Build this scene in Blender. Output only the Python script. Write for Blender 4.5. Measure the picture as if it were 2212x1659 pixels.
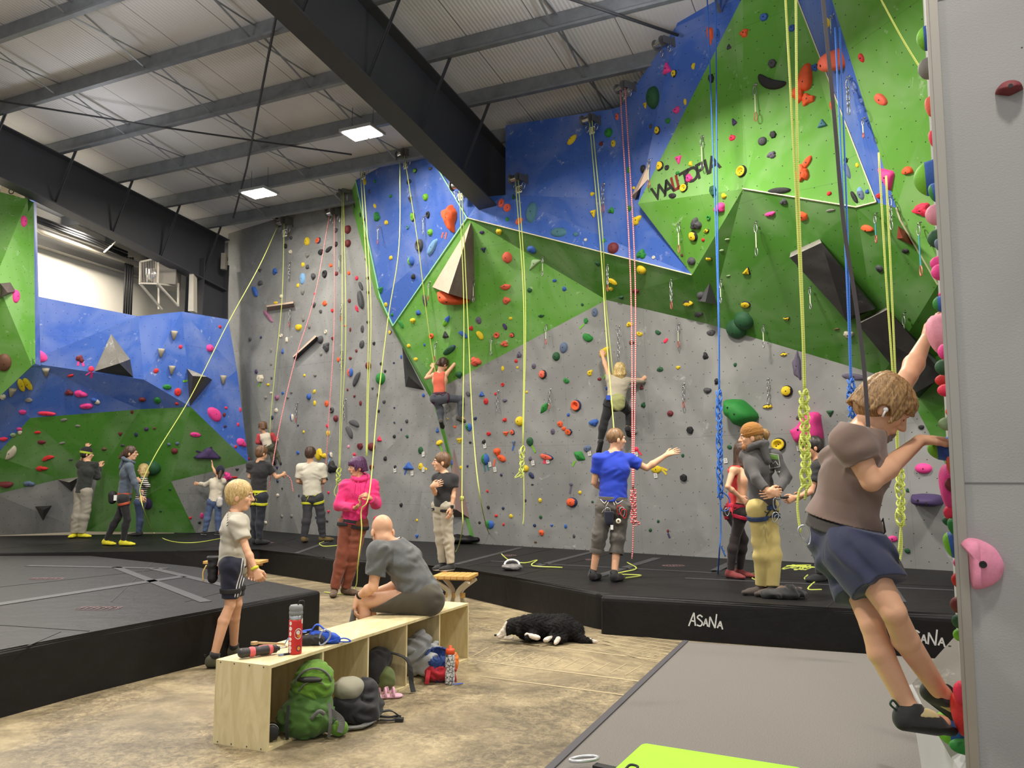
import bpy, bmesh, math, random
import numpy as np
from mathutils import Vector, Matrix, Euler
from mathutils.bvhtree import BVHTree
for _o in list(bpy.data.objects): bpy.data.objects.remove(_o)
SC = bpy.context.scene
COL = SC.collection
# ---------------------------------------------------------------- camera
F = 1750.0; PITCH = math.atan(201/1750); CAMZ = 1.5
cd = bpy.data.cameras.new('camera'); cam = bpy.data.objects.new('camera', cd); COL.objects.link(cam)
cd.sensor_width = 36; cd.lens = 36*F/2212; cd.clip_end = 200
cam.location = (0, 0, CAMZ); cam.rotation_euler = (math.pi/2+PITCH, 0, 0)
SC.camera = cam
# ---------------------------------------------------------------- world, exposure
w = bpy.data.worlds.new('world'); SC.world = w; w.use_nodes = True
w.node_tree.nodes['Background'].inputs[0].default_value = (0.93, 0.96, 1.0, 1)
w.node_tree.nodes['Background'].inputs[1].default_value = 0.6
SC.view_settings.view_transform = 'Standard'; SC.view_settings.look = 'None'
SC.view_settings.exposure = 0.18; SC.view_settings.gamma = 1.0; SC.view_settings.use_curve_mapping = False
# building axes: U runs down the roof slope (away), V runs along the purlins (to the left, away)
UA = np.array([math.sin(math.radians(25)), math.cos(math.radians(25)), 0]); VA = np.array([-math.cos(math.radians(25)), math.sin(math.radians(25)), 0])
def uv_(u, v, z): return UA*u + VA*v + np.array([0, 0, z])
def roofz(u): return 7.3 + .113*(11.2-u)
# high-bay lamps hung under the roof (two are in view, the others over and behind the camera; the far-left pair is added to brighten the end wall)
def pix(px, py):
    cx = (px-1106)/F; cy = (829.5-py)/F
    return np.array([cx, math.cos(PITCH)-cy*math.sin(PITCH), math.sin(PITCH)+cy*math.cos(PITCH)])
CAM = np.array([0, 0, CAMZ])
def atz(px, py, z):
    d = pix(px, py); return CAM + d*(z-CAMZ)/d[2]
def aty(px, py, Y):
    d = pix(px, py); return CAM + d*Y/d[1]
def atpl(px, py, q, n):
    d = pix(px, py); return CAM + d*np.dot(q-CAM, n)/np.dot(d, n)
LAMPS = [(10.16, 7.36, 120, 1), (11.31, 10.51, 110, 1), (5.5, 8.0, 290, 0), (7.8, 2.4, 330, 0), (7.6, -2.6, 270, 0), (2.2, 4.8, 250, 0), (1.6, -.6, 160, 0), (8.5, 11.5, 120, 0), (8.6, 15.3, 200, 0), (11.5, 15.4, 170, 0), (-3, 2, 90, 0)]
LAMPPOS = []
for (u, v, e, vis) in LAMPS:
    P = uv_(u, v, roofz(u)-(.48 if vis else .35 if v > 14 else 1.5))
    LAMPPOS.append(P)
    ld = bpy.data.lights.new('lamp_light', 'AREA'); ld.shape = 'RECTANGLE'; ld.size = .55; ld.size_y = .4
    ld.energy = e; ld.color = (1.0, .93, .84)
    lo = bpy.data.objects.new('lamp_light', ld); COL.objects.link(lo); lo.location = P + np.array([0, 0, -.05])
    lo.rotation_euler = (0, 0, math.radians(-25))
    if not vis:      # upward fill light, added only to brighten the roof liner
        l2 = bpy.data.lights.new('roof_fill', 'AREA'); l2.shape = 'RECTANGLE'; l2.size = .5; l2.size_y = .4; l2.energy = e*.085; l2.color = (.97, .96, 1.0)
        o2 = bpy.data.objects.new('roof_fill', l2); COL.objects.link(o2); o2.location = P + np.array([0, 0, .08]); o2.rotation_euler = (math.pi, 0, 0)
# ---------------------------------------------------------------- helpers
def s2l(c): return c/12.92 if c <= .04045 else ((c+.055)/1.055)**2.4
def rgb(r, g=None, b=None):
    if g is None: r, g, b = r
    return (s2l(r/255), s2l(g/255), s2l(b/255), 1)
MATS = {}
def mat(name, color, rough=.6, metal=0, emit=0, spec=.5, bump=0, bscale=60, var=0, vscale=6, sheen=0, coat=0):
    if name in MATS: return MATS[name]
    m = bpy.data.materials.new(name); m.use_nodes = True; nt = m.node_tree; b = nt.nodes['Principled BSDF']
    col = rgb(*color); b.inputs['Base Color'].default_value = col
    b.inputs['Roughness'].default_value = rough; b.inputs['Metallic'].default_value = metal
    b.inputs['Specular IOR Level'].default_value = spec
    if sheen: b.inputs['Sheen Weight'].default_value = sheen
    if coat: b.inputs['Coat Weight'].default_value = coat
    if emit: b.inputs['Emission Color'].default_value = col; b.inputs['Emission Strength'].default_value = emit
    tc = nt.nodes.new('ShaderNodeTexCoord')
    if var:
        n = nt.nodes.new('ShaderNodeTexNoise'); n.inputs['Scale'].default_value = vscale; n.inputs['Detail'].default_value = 5; n.inputs['Roughness'].default_value = .65
        nt.links.new(tc.outputs['Object'], n.inputs['Vector'])
        r = nt.nodes.new('ShaderNodeMapRange'); r.inputs[1].default_value = .3; r.inputs[2].default_value = .7; r.inputs[3].default_value = 1-var; r.inputs[4].default_value = 1+var
        nt.links.new(n.outputs[0], r.inputs[0])
        mx = nt.nodes.new('ShaderNodeVectorMath'); mx.operation = 'SCALE'; mx.inputs[0].default_value = col[:3]
        nt.links.new(r.outputs[0], mx.inputs['Scale']); nt.links.new(mx.outputs[0], b.inputs['Base Color'])
    if bump:
        n2 = nt.nodes.new('ShaderNodeTexNoise'); n2.inputs['Scale'].default_value = bscale; n2.inputs['Detail'].default_value = 4
        nt.links.new(tc.outputs['Object'], n2.inputs['Vector'])
        bp = nt.nodes.new('ShaderNodeBump'); bp.inputs['Strength'].default_value = bump; bp.inputs['Distance'].default_value = .02
        nt.links.new(n2.outputs[0], bp.inputs['Height']); nt.links.new(bp.outputs[0], b.inputs['Normal'])
    MATS[name] = m; return m
def panelmat(name, color, chalk=(200, 205, 210), amt=.75, cscale=1.6, thr=.56, grid=.2, dots=1.0, rough=.75, rand=False, seams=.28):
    """climbing panel: paint, drilled holes on a staggered grid, chalk smudges"""
    if name in MATS: return MATS[name]
    m = bpy.data.materials.new(name); m.use_nodes = True; nt = m.node_tree; N = nt.nodes.new; L = nt.links.new
    b = nt.nodes['Principled BSDF']; b.inputs['Roughness'].default_value = rough
    uv = N('ShaderNodeUVMap'); uv.uv_map = 'UVMap'
    def noise(scale, det=4, ro=.6, dist=0.0):
        n = N('ShaderNodeTexNoise'); n.inputs['Scale'].default_value = scale; n.inputs['Detail'].default_value = det
        n.inputs['Roughness'].default_value = ro; n.inputs['Distortion'].default_value = dist; L(uv.outputs[0], n.inputs['Vector']); return n.outputs[0]
    def ramp(x, a, bb, lo=0, hi=1):
        r = N('ShaderNodeMapRange'); r.inputs[1].default_value = a; r.inputs[2].default_value = bb; r.inputs[3].default_value = lo; r.inputs[4].default_value = hi; L(x, r.inputs[0]); return r.outputs[0]
    def mul(a, c):
        r = N('ShaderNodeMath'); r.operation = 'MULTIPLY'; L(a, r.inputs[0])
        if isinstance(c, (int, float)): r.inputs[1].default_value = c
        else: L(c, r.inputs[1])
        return r.outputs[0]
    def mth(op, a, c=None):
        r = N('ShaderNodeMath'); r.operation = op
        if isinstance(a, (int, float)): r.inputs[0].default_value = a
        else: L(a, r.inputs[0])
        if c is not None:
            if isinstance(c, (int, float)): r.inputs[1].default_value = c
            else: L(c, r.inputs[1])
        return r.outputs[0]
    c1 = ramp(noise(cscale*2.2, 6, .62, .9), thr+.02, thr+.14)
    c2 = ramp(noise(cscale*9, 4, .7, 1.0), .45, .62)
    c3 = mul(ramp(noise(cscale*.6, 3, .6, .6), .42, .75), .22)
    ck = mth('MAXIMUM', mul(mul(c1, c2), amt), c3)
    base = N('ShaderNodeMix'); base.data_type = 'RGBA'; base.inputs[6].default_value = rgb(*color); base.inputs[7].default_value = rgb(*chalk)
    L(ck, base.inputs[0])
    sp = N('ShaderNodeSeparateXYZ'); L(uv.outputs[0], sp.inputs[0])
    gx = mth('DIVIDE', sp.outputs[0], grid); gy = mth('DIVIDE', sp.outputs[1], grid*.85)
    row = mth('FLOOR', gy); off = mth('MULTIPLY', row, .37)
    fx = mth('SUBTRACT', mth('FRACT', mth('ADD', gx, off)), .5); fy = mth('SUBTRACT', mth('FRACT', gy), .5)
    d = mth('SQRT', mth('ADD', mth('POWER', mth('ABSOLUTE', fx), 2), mth('POWER', mth('ABSOLUTE', fy), 2)))
    dot = mul(mth('LESS_THAN', d, .007/grid), dots)
    if rand:
        vo = N('ShaderNodeTexVoronoi'); vo.inputs['Scale'].default_value = 7.5; vo.inputs['Randomness'].default_value = 1.0; L(uv.outputs[0], vo.inputs['Vector'])
        dot = mul(mth('LESS_THAN', vo.outputs['Distance'], .026), mul(mth('GREATER_THAN', noise(1.7, 2, .5), .5), .9))
    seam = mth('LESS_THAN', mth('ABSOLUTE', mth('SUBTRACT', mth('FRACT', mth('DIVIDE', sp.outputs[1], 2.44)), .5)), .0012)
    seam2 = mth('LESS_THAN', mth('ABSOLUTE', mth('SUBTRACT', mth('FRACT', mth('DIVIDE', sp.outputs[0], 1.22)), .5)), .0018)
    dk = mth('MAXIMUM', dot, mth('MULTIPLY', mth('MAXIMUM', seam, seam2), seams))
    fin = N('ShaderNodeMix'); fin.data_type = 'RGBA'; L(dk, fin.inputs[0]); L(base.outputs[2], fin.inputs[6]); fin.inputs[7].default_value = rgb(25, 25, 25)
    L(fin.outputs[2], b.inputs['Base Color'])
    bp = N('ShaderNodeBump'); bp.inputs['Strength'].default_value = .15; bp.inputs['Distance'].default_value = .01; L(noise(140, 3), bp.inputs['Height']); L(bp.outputs[0], b.inputs['Normal'])
    MATS[name] = m; return m

def tag(o, label=None, cat=None, group=None, kind=None):
    if label: o['label'] = label
    if cat: o['category'] = cat
    if group: o['group'] = group
    if kind: o['kind'] = kind
    return o
def root(name, label, cat, loc=(0, 0, 0), group=None):
    o = bpy.data.objects.new(name, None); COL.objects.link(o); o.location = Vector(loc); o.empty_display_size = .1
    return tag(o, label, cat, group)
def ploc(parent):
    l = Vector((0, 0, 0))
    while parent: l += parent.location; parent = parent.parent
    return l
def link(name, me, mats, parent=None, smooth=True):
    """world-space mesh -> object; under a parent the vertices are shifted to the parent's origin"""
    if not isinstance(mats, (list, tuple)): mats = [mats]
    if len(me.materials) == 0:
        for m in mats: me.materials.append(m)
    if smooth: me.polygons.foreach_set('use_smooth', [True]*len(me.polygons))
    o = bpy.data.objects.new(name, me); COL.objects.link(o)
    if parent:
        l = ploc(parent)
        if l.length > 0: me.transform(Matrix.Translation(-l))
        o.parent = parent
    else:
        n = len(me.vertices); co = np.empty(n*3, 'f'); me.vertices.foreach_get('co', co); co = co.reshape(-1, 3)
        c = (co.min(0)+co.max(0))/2; c[2] = co[:, 2].min()
        me.transform(Matrix.Translation(-Vector([float(q) for q in c]))); o.location = Vector([float(q) for q in c])
    return o
def bm2me(bm):
    me = bpy.data.meshes.new('m'); bm.normal_update(); bm.to_mesh(me); bm.free(); return me
def pyme(v, f, uvs=None):
    me = bpy.data.meshes.new('m'); me.from_pydata([tuple(map(float, q)) for q in v], [], f); me.update()
    return me
class MB:
    """collects shapes in one mesh"""
    def __init__(s): s.bm = bmesh.new(); s.mi = 0
    def _mk(s, vs, fs):
        bv = [s.bm.verts.new(tuple(map(float, v))) for v in vs]
        for f in fs:
            try:
                q = s.bm.faces.new([bv[i] for i in f]); q.material_index = s.mi
            except ValueError: pass
    def box(s, c, sz, ax=None):
        ax = np.eye(3) if ax is None else np.array(ax); c = np.array(c, float)
        vs = [c + ax[0]*sz[0]/2*i + ax[1]*sz[1]/2*j + ax[2]*sz[2]/2*k for i in (-1, 1) for j in (-1, 1) for k in (-1, 1)]
        s._mk(vs, [(0, 1, 3, 2), (4, 6, 7, 5), (0, 4, 5, 1), (2, 3, 7, 6), (0, 2, 6, 4), (1, 5, 7, 3)]); return s
    def bar(s, a, b, wd, hd, up=(0, 0, 1)):
        a = np.array(a, float); b = np.array(b, float); d = b-a; l = np.linalg.norm(d); d = d/l
        x = np.cross(d, up); 
        if np.linalg.norm(x) < 1e-6: x = np.cross(d, (1, 0, 0))
        x = x/np.linalg.norm(x); z = np.cross(x, d)
        return s.box((a+b)/2, (wd, l, hd), [x, d, z])
    def prism(s, pts, ext):
        """polygon pts (3d) extruded by vector ext"""
        n = len(pts); pts = [np.array(p, float) for p in pts]; ext = np.array(ext, float)
        vs = pts + [p+ext for p in pts]
        s._mk(vs, [tuple(range(n))[::-1], tuple(range(n, 2*n))] + [(i, (i+1) % n, n+(i+1) % n, n+i) for i in range(n)]); return s
    def tube(s, pts, r, seg=8, closed=False, caps=True):
        pts = [np.array(p, float) for p in pts]; n = len(pts); rings = []
        rr = r if hasattr(r, '__len__') else [r]*n
        up = None
        for i in range(n):
            if closed: d = pts[(i+1) % n]-pts[i-1]
            else: d = pts[min(i+1, n-1)]-pts[max(i-1, 0)]
            d = d/(np.linalg.norm(d)+1e-9)
            if up is None:
                up = np.array([0, 0, 1.]) if abs(d[2]) < .9 else np.array([1., 0, 0])
            x = np.cross(up, d); x /= np.linalg.norm(x)+1e-9; up = np.cross(d, x)
            rings.append([s.bm.verts.new(tuple(map(float, pts[i]+rr[i]*(x*math.cos(2*math.pi*k/seg)+up*math.sin(2*math.pi*k/seg))))) for k in range(seg)])
        m = n if closed else n-1
        for i in range(m):
            A = rings[i]; B = rings[(i+1) % n]
            for k in range(seg):
                try:
                    q = s.bm.faces.new([A[k], A[(k+1) % seg], B[(k+1) % seg], B[k]]); q.material_index = s.mi
                except ValueError: pass
        if caps and not closed:
            for R in (rings[0][::-1], rings[-1]):
                q = s.bm.faces.new(R); q.material_index = s.mi
        return s
    def ribbon(s, pts, wd, th, n):
        """continuous flat strap"""
        pts = [np.array(p, float) for p in pts]; R = []
        for i in range(len(pts)):
            d = nrm(pts[min(i+1, len(pts)-1)]-pts[max(i-1, 0)]); x = np.cross(d, n); x = x/(np.linalg.norm(x)+1e-9); z = np.cross(x, d)
            R.append([s.bm.verts.new(tuple(map(float, pts[i]+x*wd/2*a+z*th/2*b))) for a, b in ((-1, -1), (1, -1), (1, 1), (-1, 1))])
        for A, B in zip(R, R[1:]):
            for k in range(4): q = s.bm.faces.new([A[k], A[(k+1) % 4], B[(k+1) % 4], B[k]]); q.material_index = s.mi
        s.bm.faces.new(R[0][::-1]); s.bm.faces.new(R[-1]); return s
    def lathe(s, c, axis, prof, seg=20, caps=True):
        """prof: list of (dist along axis, radius)"""
        c = np.array(c, float); d = np.array(axis, float); d /= np.linalg.norm(d)
        x = np.cross(d, (0, 0, 1)); 
        if np.linalg.norm(x) < 1e-4: x = np.array([1., 0, 0])
        x /= np.linalg.norm(x); y = np.cross(d, x); rings = []
        for (t, r) in prof:
            rings.append([s.bm.verts.new(tuple(map(float, c+d*t+r*(x*math.cos(2*math.pi*k/seg)+y*math.sin(2*math.pi*k/seg))))) for k in range(seg)])
        for A, B in zip(rings, rings[1:]):
            for k in range(seg):
                q = s.bm.faces.new([A[k], A[(k+1) % seg], B[(k+1) % seg], B[k]]); q.material_index = s.mi
        if caps:
            for R in (rings[0][::-1], rings[-1]):
                q = s.bm.faces.new(R); q.material_index = s.mi
        return s
    def ell(s, c, r, ax=None, sub=2):
        b2 = bmesh.new(); bmesh.ops.create_icosphere(b2, subdivisions=sub, radius=1)
        ax = np.eye(3) if ax is None else np.array(ax); r = np.array(r, float); c = np.array(c, float)
        vs = [c + (np.array(v.co)*r) @ ax for v in b2.verts]; fs = [[v.index for v in f.verts] for f in b2.faces]; b2.free()
        s._mk(vs, fs); return s
    def done(s, name, m, parent=None, smooth=False, bevel=0, recalc=True):
        if recalc: bmesh.ops.recalc_face_normals(s.bm, faces=s.bm.faces)
        if bevel: 
            try: bmesh.ops.bevel(s.bm, geom=[e for e in s.bm.edges], offset=bevel, segments=2, affect='EDGES', profile=.6)
            except Exception: pass
        return link(name, bm2me(s.bm), m, parent, smooth)
def nrm(v): v = np.array(v, float); return v/(np.linalg.norm(v)+1e-12)
def spline(pts, n=8):
    """catmull-rom through points"""
    pts = [np.array(p, float) for p in pts]; out = []
    P = [2*pts[0]-pts[1]] + pts + [2*pts[-1]-pts[-2]]
    for i in range(1, len(P)-2):
        for k in range(n):
            t = k/n; a, b, c, d = P[i-1], P[i], P[i+1], P[i+2]
            out.append(.5*((2*b)+(c-a)*t+(2*a-5*b+4*c-d)*t*t+(3*b-a-3*c+d)*t**3))
    out.append(pts[-1]); return out
Z3 = np.array([0, 0, 1.])
# ---------------------------------------------------------------- smooth-blended body mesher (distance fields + surface nets)
class Prim:
    def __init__(s, fn, c, R): s.fn = fn; s.c = np.array(c, float); s.R = R
def cone(a, b, ra, rb, flat=None, ax=None, cap0=False, cap1=False, infl=0):
    """tapered capsule; flat<1 squashes it along axis ax"""
    a = np.array(a, float); b = np.array(b, float); ba = b-a; L2 = max(ba@ba, 1e-9); ra += infl; rb += infl
    d = ba/math.sqrt(L2); ln = math.sqrt(L2)
    if ax is not None: ax = np.array(ax, float); ax = ax/np.linalg.norm(ax)
    def fn(P):
        q = P-a; t = np.clip((q@ba)/L2, 0, 1); q = q-t[:, None]*ba
        if ax is not None:
            k = q@ax; q = q+(k*(1/flat-1))[:, None]*ax
        r = ra+(rb-ra)*t; v = np.sqrt((q*q).sum(1))-r
        if ax is not None: v = v*(.5+.5*flat)
        if cap1: v = np.maximum(v, (P-b)@d)
        if cap0: v = np.maximum(v, (a-P)@d)
        return v
    return Prim(fn, (a+b)/2, ln/2+max(ra, rb)*1.05)
def ellp(c, r, R=None, infl=0):
    """ellipsoid, R rows = axes"""
    c = np.array(c, float); r = np.array(r, float)+infl; R = np.eye(3) if R is None else np.array(R)
    def fn(P):
        q = (P-c)@R.T; k0 = np.sqrt(((q/r)**2).sum(1)); k1 = np.sqrt(((q/(r*r))**2).sum(1))+1e-9
        return k0*(k0-1)/k1
    return Prim(fn, c, max(r))
class Field:
    def __init__(s, k=.03): s.add_ = []; s.sub_ = []; s.clip_ = []; s.disp = None; s.k = k; s.k2 = None
    def add(s, *ps, k=None):
        for p in ps: s.add_.append((p, s.k if k is None else k))
        return s
    def sub(s, p, k=.01): s.sub_.append((p, k)); return s
    def clip(s, pt, n): s.clip_.append((np.array(pt, float), nrm(n))); return s   # keeps the side n points away from
    def shell(s, t): s.sh = t; return s
    def ev(s, P, cen, rad):
        d = np.full(len(P), 9.0)
        for p, k in s.add_:
            if np.linalg.norm(p.c-cen) > rad+p.R+k+.02: continue
            v = p.fn(P)
            if k > 0:
                h = np.clip(.5+.5*(v-d)/k, 0, 1); d = v*(1-h)+d*h-k*h*(1-h)
            else: d = np.minimum(d, v)
        for p, k in s.sub_:
            if np.linalg.norm(p.c-cen) > rad+p.R+k+.02: continue
            v = -p.fn(P); h = np.clip(.5-.5*(v-d)/k, 0, 1); d = v*h+d*(1-h)+k*h*(1-h) if False else np.maximum(d, v)
        if s.disp is not None: d = d+s.disp(P)
        for pt, n in s.clip_: d = np.maximum(d, (P-pt)@n)
        return d
    def mesh(s, res):
        lo = np.min([p.c-p.R for p, _ in s.add_], 0)-.02; hi = np.max([p.c+p.R for p, _ in s.add_], 0)+.02
        Bn = 8; B = Bn*res; n = np.ceil((hi-lo)/B).astype(int)+1
        offs = np.stack(np.meshgrid(*[np.arange(Bn+1)]*3, indexing='ij'), -1).reshape(-1, 3)
        act = []
        # block culling by primitive bounds, then centre value
        gi = np.stack(np.meshgrid(*[np.arange(q) for q in n], indexing='ij'), -1).reshape(-1, 3)
        cen = lo+(gi+.5)*B; rad = B*.87
        dc = np.full(len(cen), 9.0)
        for p, k in s.add_:
            m = np.linalg.norm(cen-p.c, axis=1) < rad+p.R+k
            if m.any(): 
                v = p.fn(cen[m]); dc[m] = np.minimum(dc[m], v-k*.3)
        keep = (dc < rad+.02) & (dc > -rad*2.2-.03)
        gi = gi[keep]; cen = cen[keep]
        vals = []; idx = []
        for g, c in zip(gi, cen):
            P = lo+(g*Bn+offs)*res; v = s.ev(P, c, rad)
            if v.min() < 0 < v.max(): vals.append(v.reshape(Bn+1, Bn+1, Bn+1)); idx.append(g*Bn)
        if not vals: return None
        Vv = np.array(vals); I = np.array(idx); nb = len(Vv)
        neg = Vv < 0
        # cells
        cnt = np.zeros((nb, Bn, Bn, Bn), int); corners = [(i, j, k) for i in (0, 1) for j in (0, 1) for k in (0, 1)]
        for (i, j, k) in corners: cnt += neg[:, i:i+Bn, j:j+Bn, k:k+Bn]
        cell = (cnt > 0) & (cnt < 8)
        b, x, y, z = np.nonzero(cell)
        acc = np.zeros((len(b), 3)); num = np.zeros(len(b))
        for a_, c1 in enumerate(corners):
            for c2 in corners[a_+1:]:
                if sum(abs(p-q) for p, q in zip(c1, c2)) != 1: continue
                v1 = Vv[b, x+c1[0], y+c1[1], z+c1[2]]; v2 = Vv[b, x+c2[0], y+c2[1], z+c2[2]]
                m = (v1 < 0) != (v2 < 0); t = v1/np.where(m, v1-v2, 1)
                pp = np.array(c1)+t[:, None]*(np.array(c2)-np.array(c1)); acc[m] += pp[m]; num[m] += 1
        loc = np.stack([x, y, z], 1)+I[b]; pos = lo+(loc+acc/num[:, None])*res
        NN = 8192; code = (loc[:, 0].astype(np.int64)*NN+loc[:, 1])*NN+loc[:, 2]
        o = np.argsort(code); sc = code[o]
        def look(l):
            cc = (l[:, 0].astype(np.int64)*NN+l[:, 1])*NN+l[:, 2]; q = np.searchsorted(sc, cc); q = np.clip(q, 0, len(sc)-1)
            ok = sc[q] == cc; return np.where(ok, o[q], -1)
        quads = []
        for ax in range(3):
            e = np.zeros(3, int); e[ax] = 1; A = neg[:, :Bn, :Bn, :Bn]; Bv = neg[:, e[0]:e[0]+Bn, e[1]:e[1]+Bn, e[2]:e[2]+Bn]
            b2, x2, y2, z2 = np.nonzero(A != Bv); l = np.stack([x2, y2, z2], 1)+I[b2]; fl = A[b2, x2, y2, z2]
            u = np.zeros(3, int); u[(ax+1) % 3] = 1; v = np.zeros(3, int); v[(ax+2) % 3] = 1
            q = np.stack([look(l-u-v), look(l-v), look(l), look(l-u)], 1)
            q[~fl] = q[~fl][:, ::-1]; quads.append(q)
        Q = np.concatenate(quads); Q = Q[(Q >= 0).all(1)]
        me = bpy.data.meshes.new('sdf'); me.vertices.add(len(pos)); me.vertices.foreach_set('co', pos.astype('f').ravel())
        me.loops.add(len(Q)*4); me.loops.foreach_set('vertex_index', Q.astype('i').ravel())
        me.polygons.add(len(Q)); me.polygons.foreach_set('loop_start', np.arange(0, len(Q)*4, 4, dtype='i')); me.polygons.foreach_set('loop_total', np.full(len(Q), 4, 'i'))
        me.update(); me.validate(); return me
def folds(a, L, seed=0, dirn=(0, 0, 1)):
    """cloth wrinkles: warped ridges running roughly across dirn"""
    r = np.random.RandomState(seed); d = nrm(dirn); o = nrm(np.cross(d, r.randn(3))); o2 = np.cross(d, o); ph = r.rand(6)*6.28
    def f(P):
        x = P@d; y = P@o; z = P@o2; w = 6.28/L
        s1 = np.sin(w*(x+.35*y)+1.6*np.sin(w*.31*y+ph[0])+1.3*np.sin(w*.27*z+ph[1])+ph[2])
        s2 = np.sin(w*.63*(x-.6*z)+1.7*np.sin(w*.23*z+ph[3])+ph[4])
        m = np.clip(.5+.8*np.sin(w*.33*(y+.7*z)+1.5*np.sin(w*.17*x+ph[0])+ph[5]), 0, 1)
        m2 = np.clip(.3+.9*np.sin(w*.29*(x-.5*y)+2*np.sin(w*.21*z+ph[1])+ph[3]), 0, 1)
        s3 = np.sin(w*.9*(.8*y-.6*x)+1.8*np.sin(w*.35*x+ph[4]))
        return a*(.95*s1*m*m2+.5*s2*(1-m)+.45*s3*m*(1-m2))
    return f
# ---------------------------------------------------------------- people
SKIN = mat('skin', (218, 168, 134), rough=.5, var=.05, vscale=14, spec=.35)
SKIN2 = mat('skin_tan', (205, 152, 120), rough=.5, var=.05, vscale=14, spec=.35)
LIP = mat('lips', (196, 118, 104), rough=.5); EYEW = mat('eye_white', (235, 232, 226), rough=.3); IRIS = mat('iris', (60, 50, 42), rough=.25)
def hairmat(name, c1, c2):
    if name in MATS: return MATS[name]
    m = bpy.data.materials.new(name); m.use_nodes = True; nt = m.node_tree; N = nt.nodes.new; L = nt.links.new; b = nt.nodes['Principled BSDF']
    tc = N('ShaderNodeTexCoord'); mp = N('ShaderNodeMapping'); mp.inputs['Scale'].default_value = (1, 1, .22); L(tc.outputs['Object'], mp.inputs[0])
    n = N('ShaderNodeTexNoise'); n.inputs['Scale'].default_value = 90; n.inputs['Detail'].default_value = 4; n.inputs['Distortion'].default_value = 1.5; L(mp.outputs[0], n.inputs[0])
    cr = N('ShaderNodeValToRGB'); cr.color_ramp.elements[0].position = .35; cr.color_ramp.elements[0].color = rgb(*c1); cr.color_ramp.elements[1].position = .65; cr.color_ramp.elements[1].color = rgb(*c2); L(n.outputs[0], cr.inputs[0]); L(cr.outputs[0], b.inputs['Base Color'])
    b.inputs['Roughness'].default_value = .45
    bp = N('ShaderNodeBump'); bp.inputs['Strength'].default_value = .6; bp.inputs['Distance'].default_value = .004; L(n.outputs[0], bp.inputs['Height']); L(bp.outputs[0], b.inputs['Normal'])
    MATS[name] = m; return m
def cloth(name, c, var=.06, rough=.85, bump=.12): return mat(name, c, rough=rough, var=var, vscale=9, bump=bump, bscale=350, sheen=.15)
def hand(fl, wr, d, n, side, curl=.35, s=1.0, thumb=.6, k=.007, rf=.0085, spread=.12):
    """fl: field; wr wrist; d finger direction; n palm normal; side: direction of the thumb"""
    d = nrm(d); n = nrm(np.array(n)-d*np.dot(n, d)); sd = nrm(np.cross(d, n)); 
    if np.dot(sd, side) < 0: sd = -sd
    wr = np.array(wr, float); P = wr
    fl.add(cone(P, P+d*.05*s, .023*s, .026*s, .62, n), k=.02)
    lens = [(.044, .026, .021), (.048, .03, .022), (.045, .028, .022), (.035, .021, .019)]
    for i, L_ in enumerate(lens):
        off = (1.5-i)*.0205*s; base = P+d*(.088-.004*abs(i-1.2))*s+sd*off
        fl.add(cone(P+d*.03*s+sd*off*.55, base, .014*s, .0115*s), k=.014)
        a = curl*(1+.12*i)*.75; dd = nrm(d+sd*(1.5-i)*spread); q = base
        for j, l in enumerate(L_):
            ang = a*(1 if j == 0 else 1.15); dd = nrm(dd*math.cos(ang)+n*math.sin(ang)); nn = nrm(n)
            n_ = nrm(np.cross(np.cross(dd, n), dd)); e = q+dd*l*s
            r0 = (rf-.0006*j)*s*(.92 if i == 3 else 1); fl.add(cone(q, e, r0, r0-.0007*s), k=k); q = e
            n2 = n_; dd = dd; n_local = n2
            if j == 0: nb = n2
            n_use = n2; n = n if j == 2 else n
            # bend further in the plane spanned by dd and its own palm side
            dd = nrm(dd*math.cos(a*.55)+n_use*math.sin(a*.55))
    t0 = P+d*.018*s+sd*.02*s; t1 = t0+nrm(d*.65+sd*.75+n*.25)*.042*s; t2 = t1+nrm(d*.9+sd*(.55-thumb*.5)+n*thumb*.7)*.032*s; t3 = t2+nrm(d+n*thumb*.6-sd*thumb*.2)*.026*s
    fl.add(cone(t0, t1, .016*s, .0125*s), k=.016); fl.add(cone(t1, t2, .0115*s, .0105*s), cone(t2, t3, .0105*s, .009*s), k=k)
def frame(f, up=(0, 0, 1)):
    f = nrm(f); r = nrm(np.cross(f, up)); u = np.cross(r, f); return f, r, u     # r = person's right
def yawdir(deg, pitch=0):
    """0 = away from the viewer, 90 = toward image right, 180 = toward the viewer"""
    a = math.radians(deg); p_ = math.radians(pitch)
    return np.array([math.sin(a)*math.cos(p_), math.cos(a)*math.cos(p_), math.sin(p_)])
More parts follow.
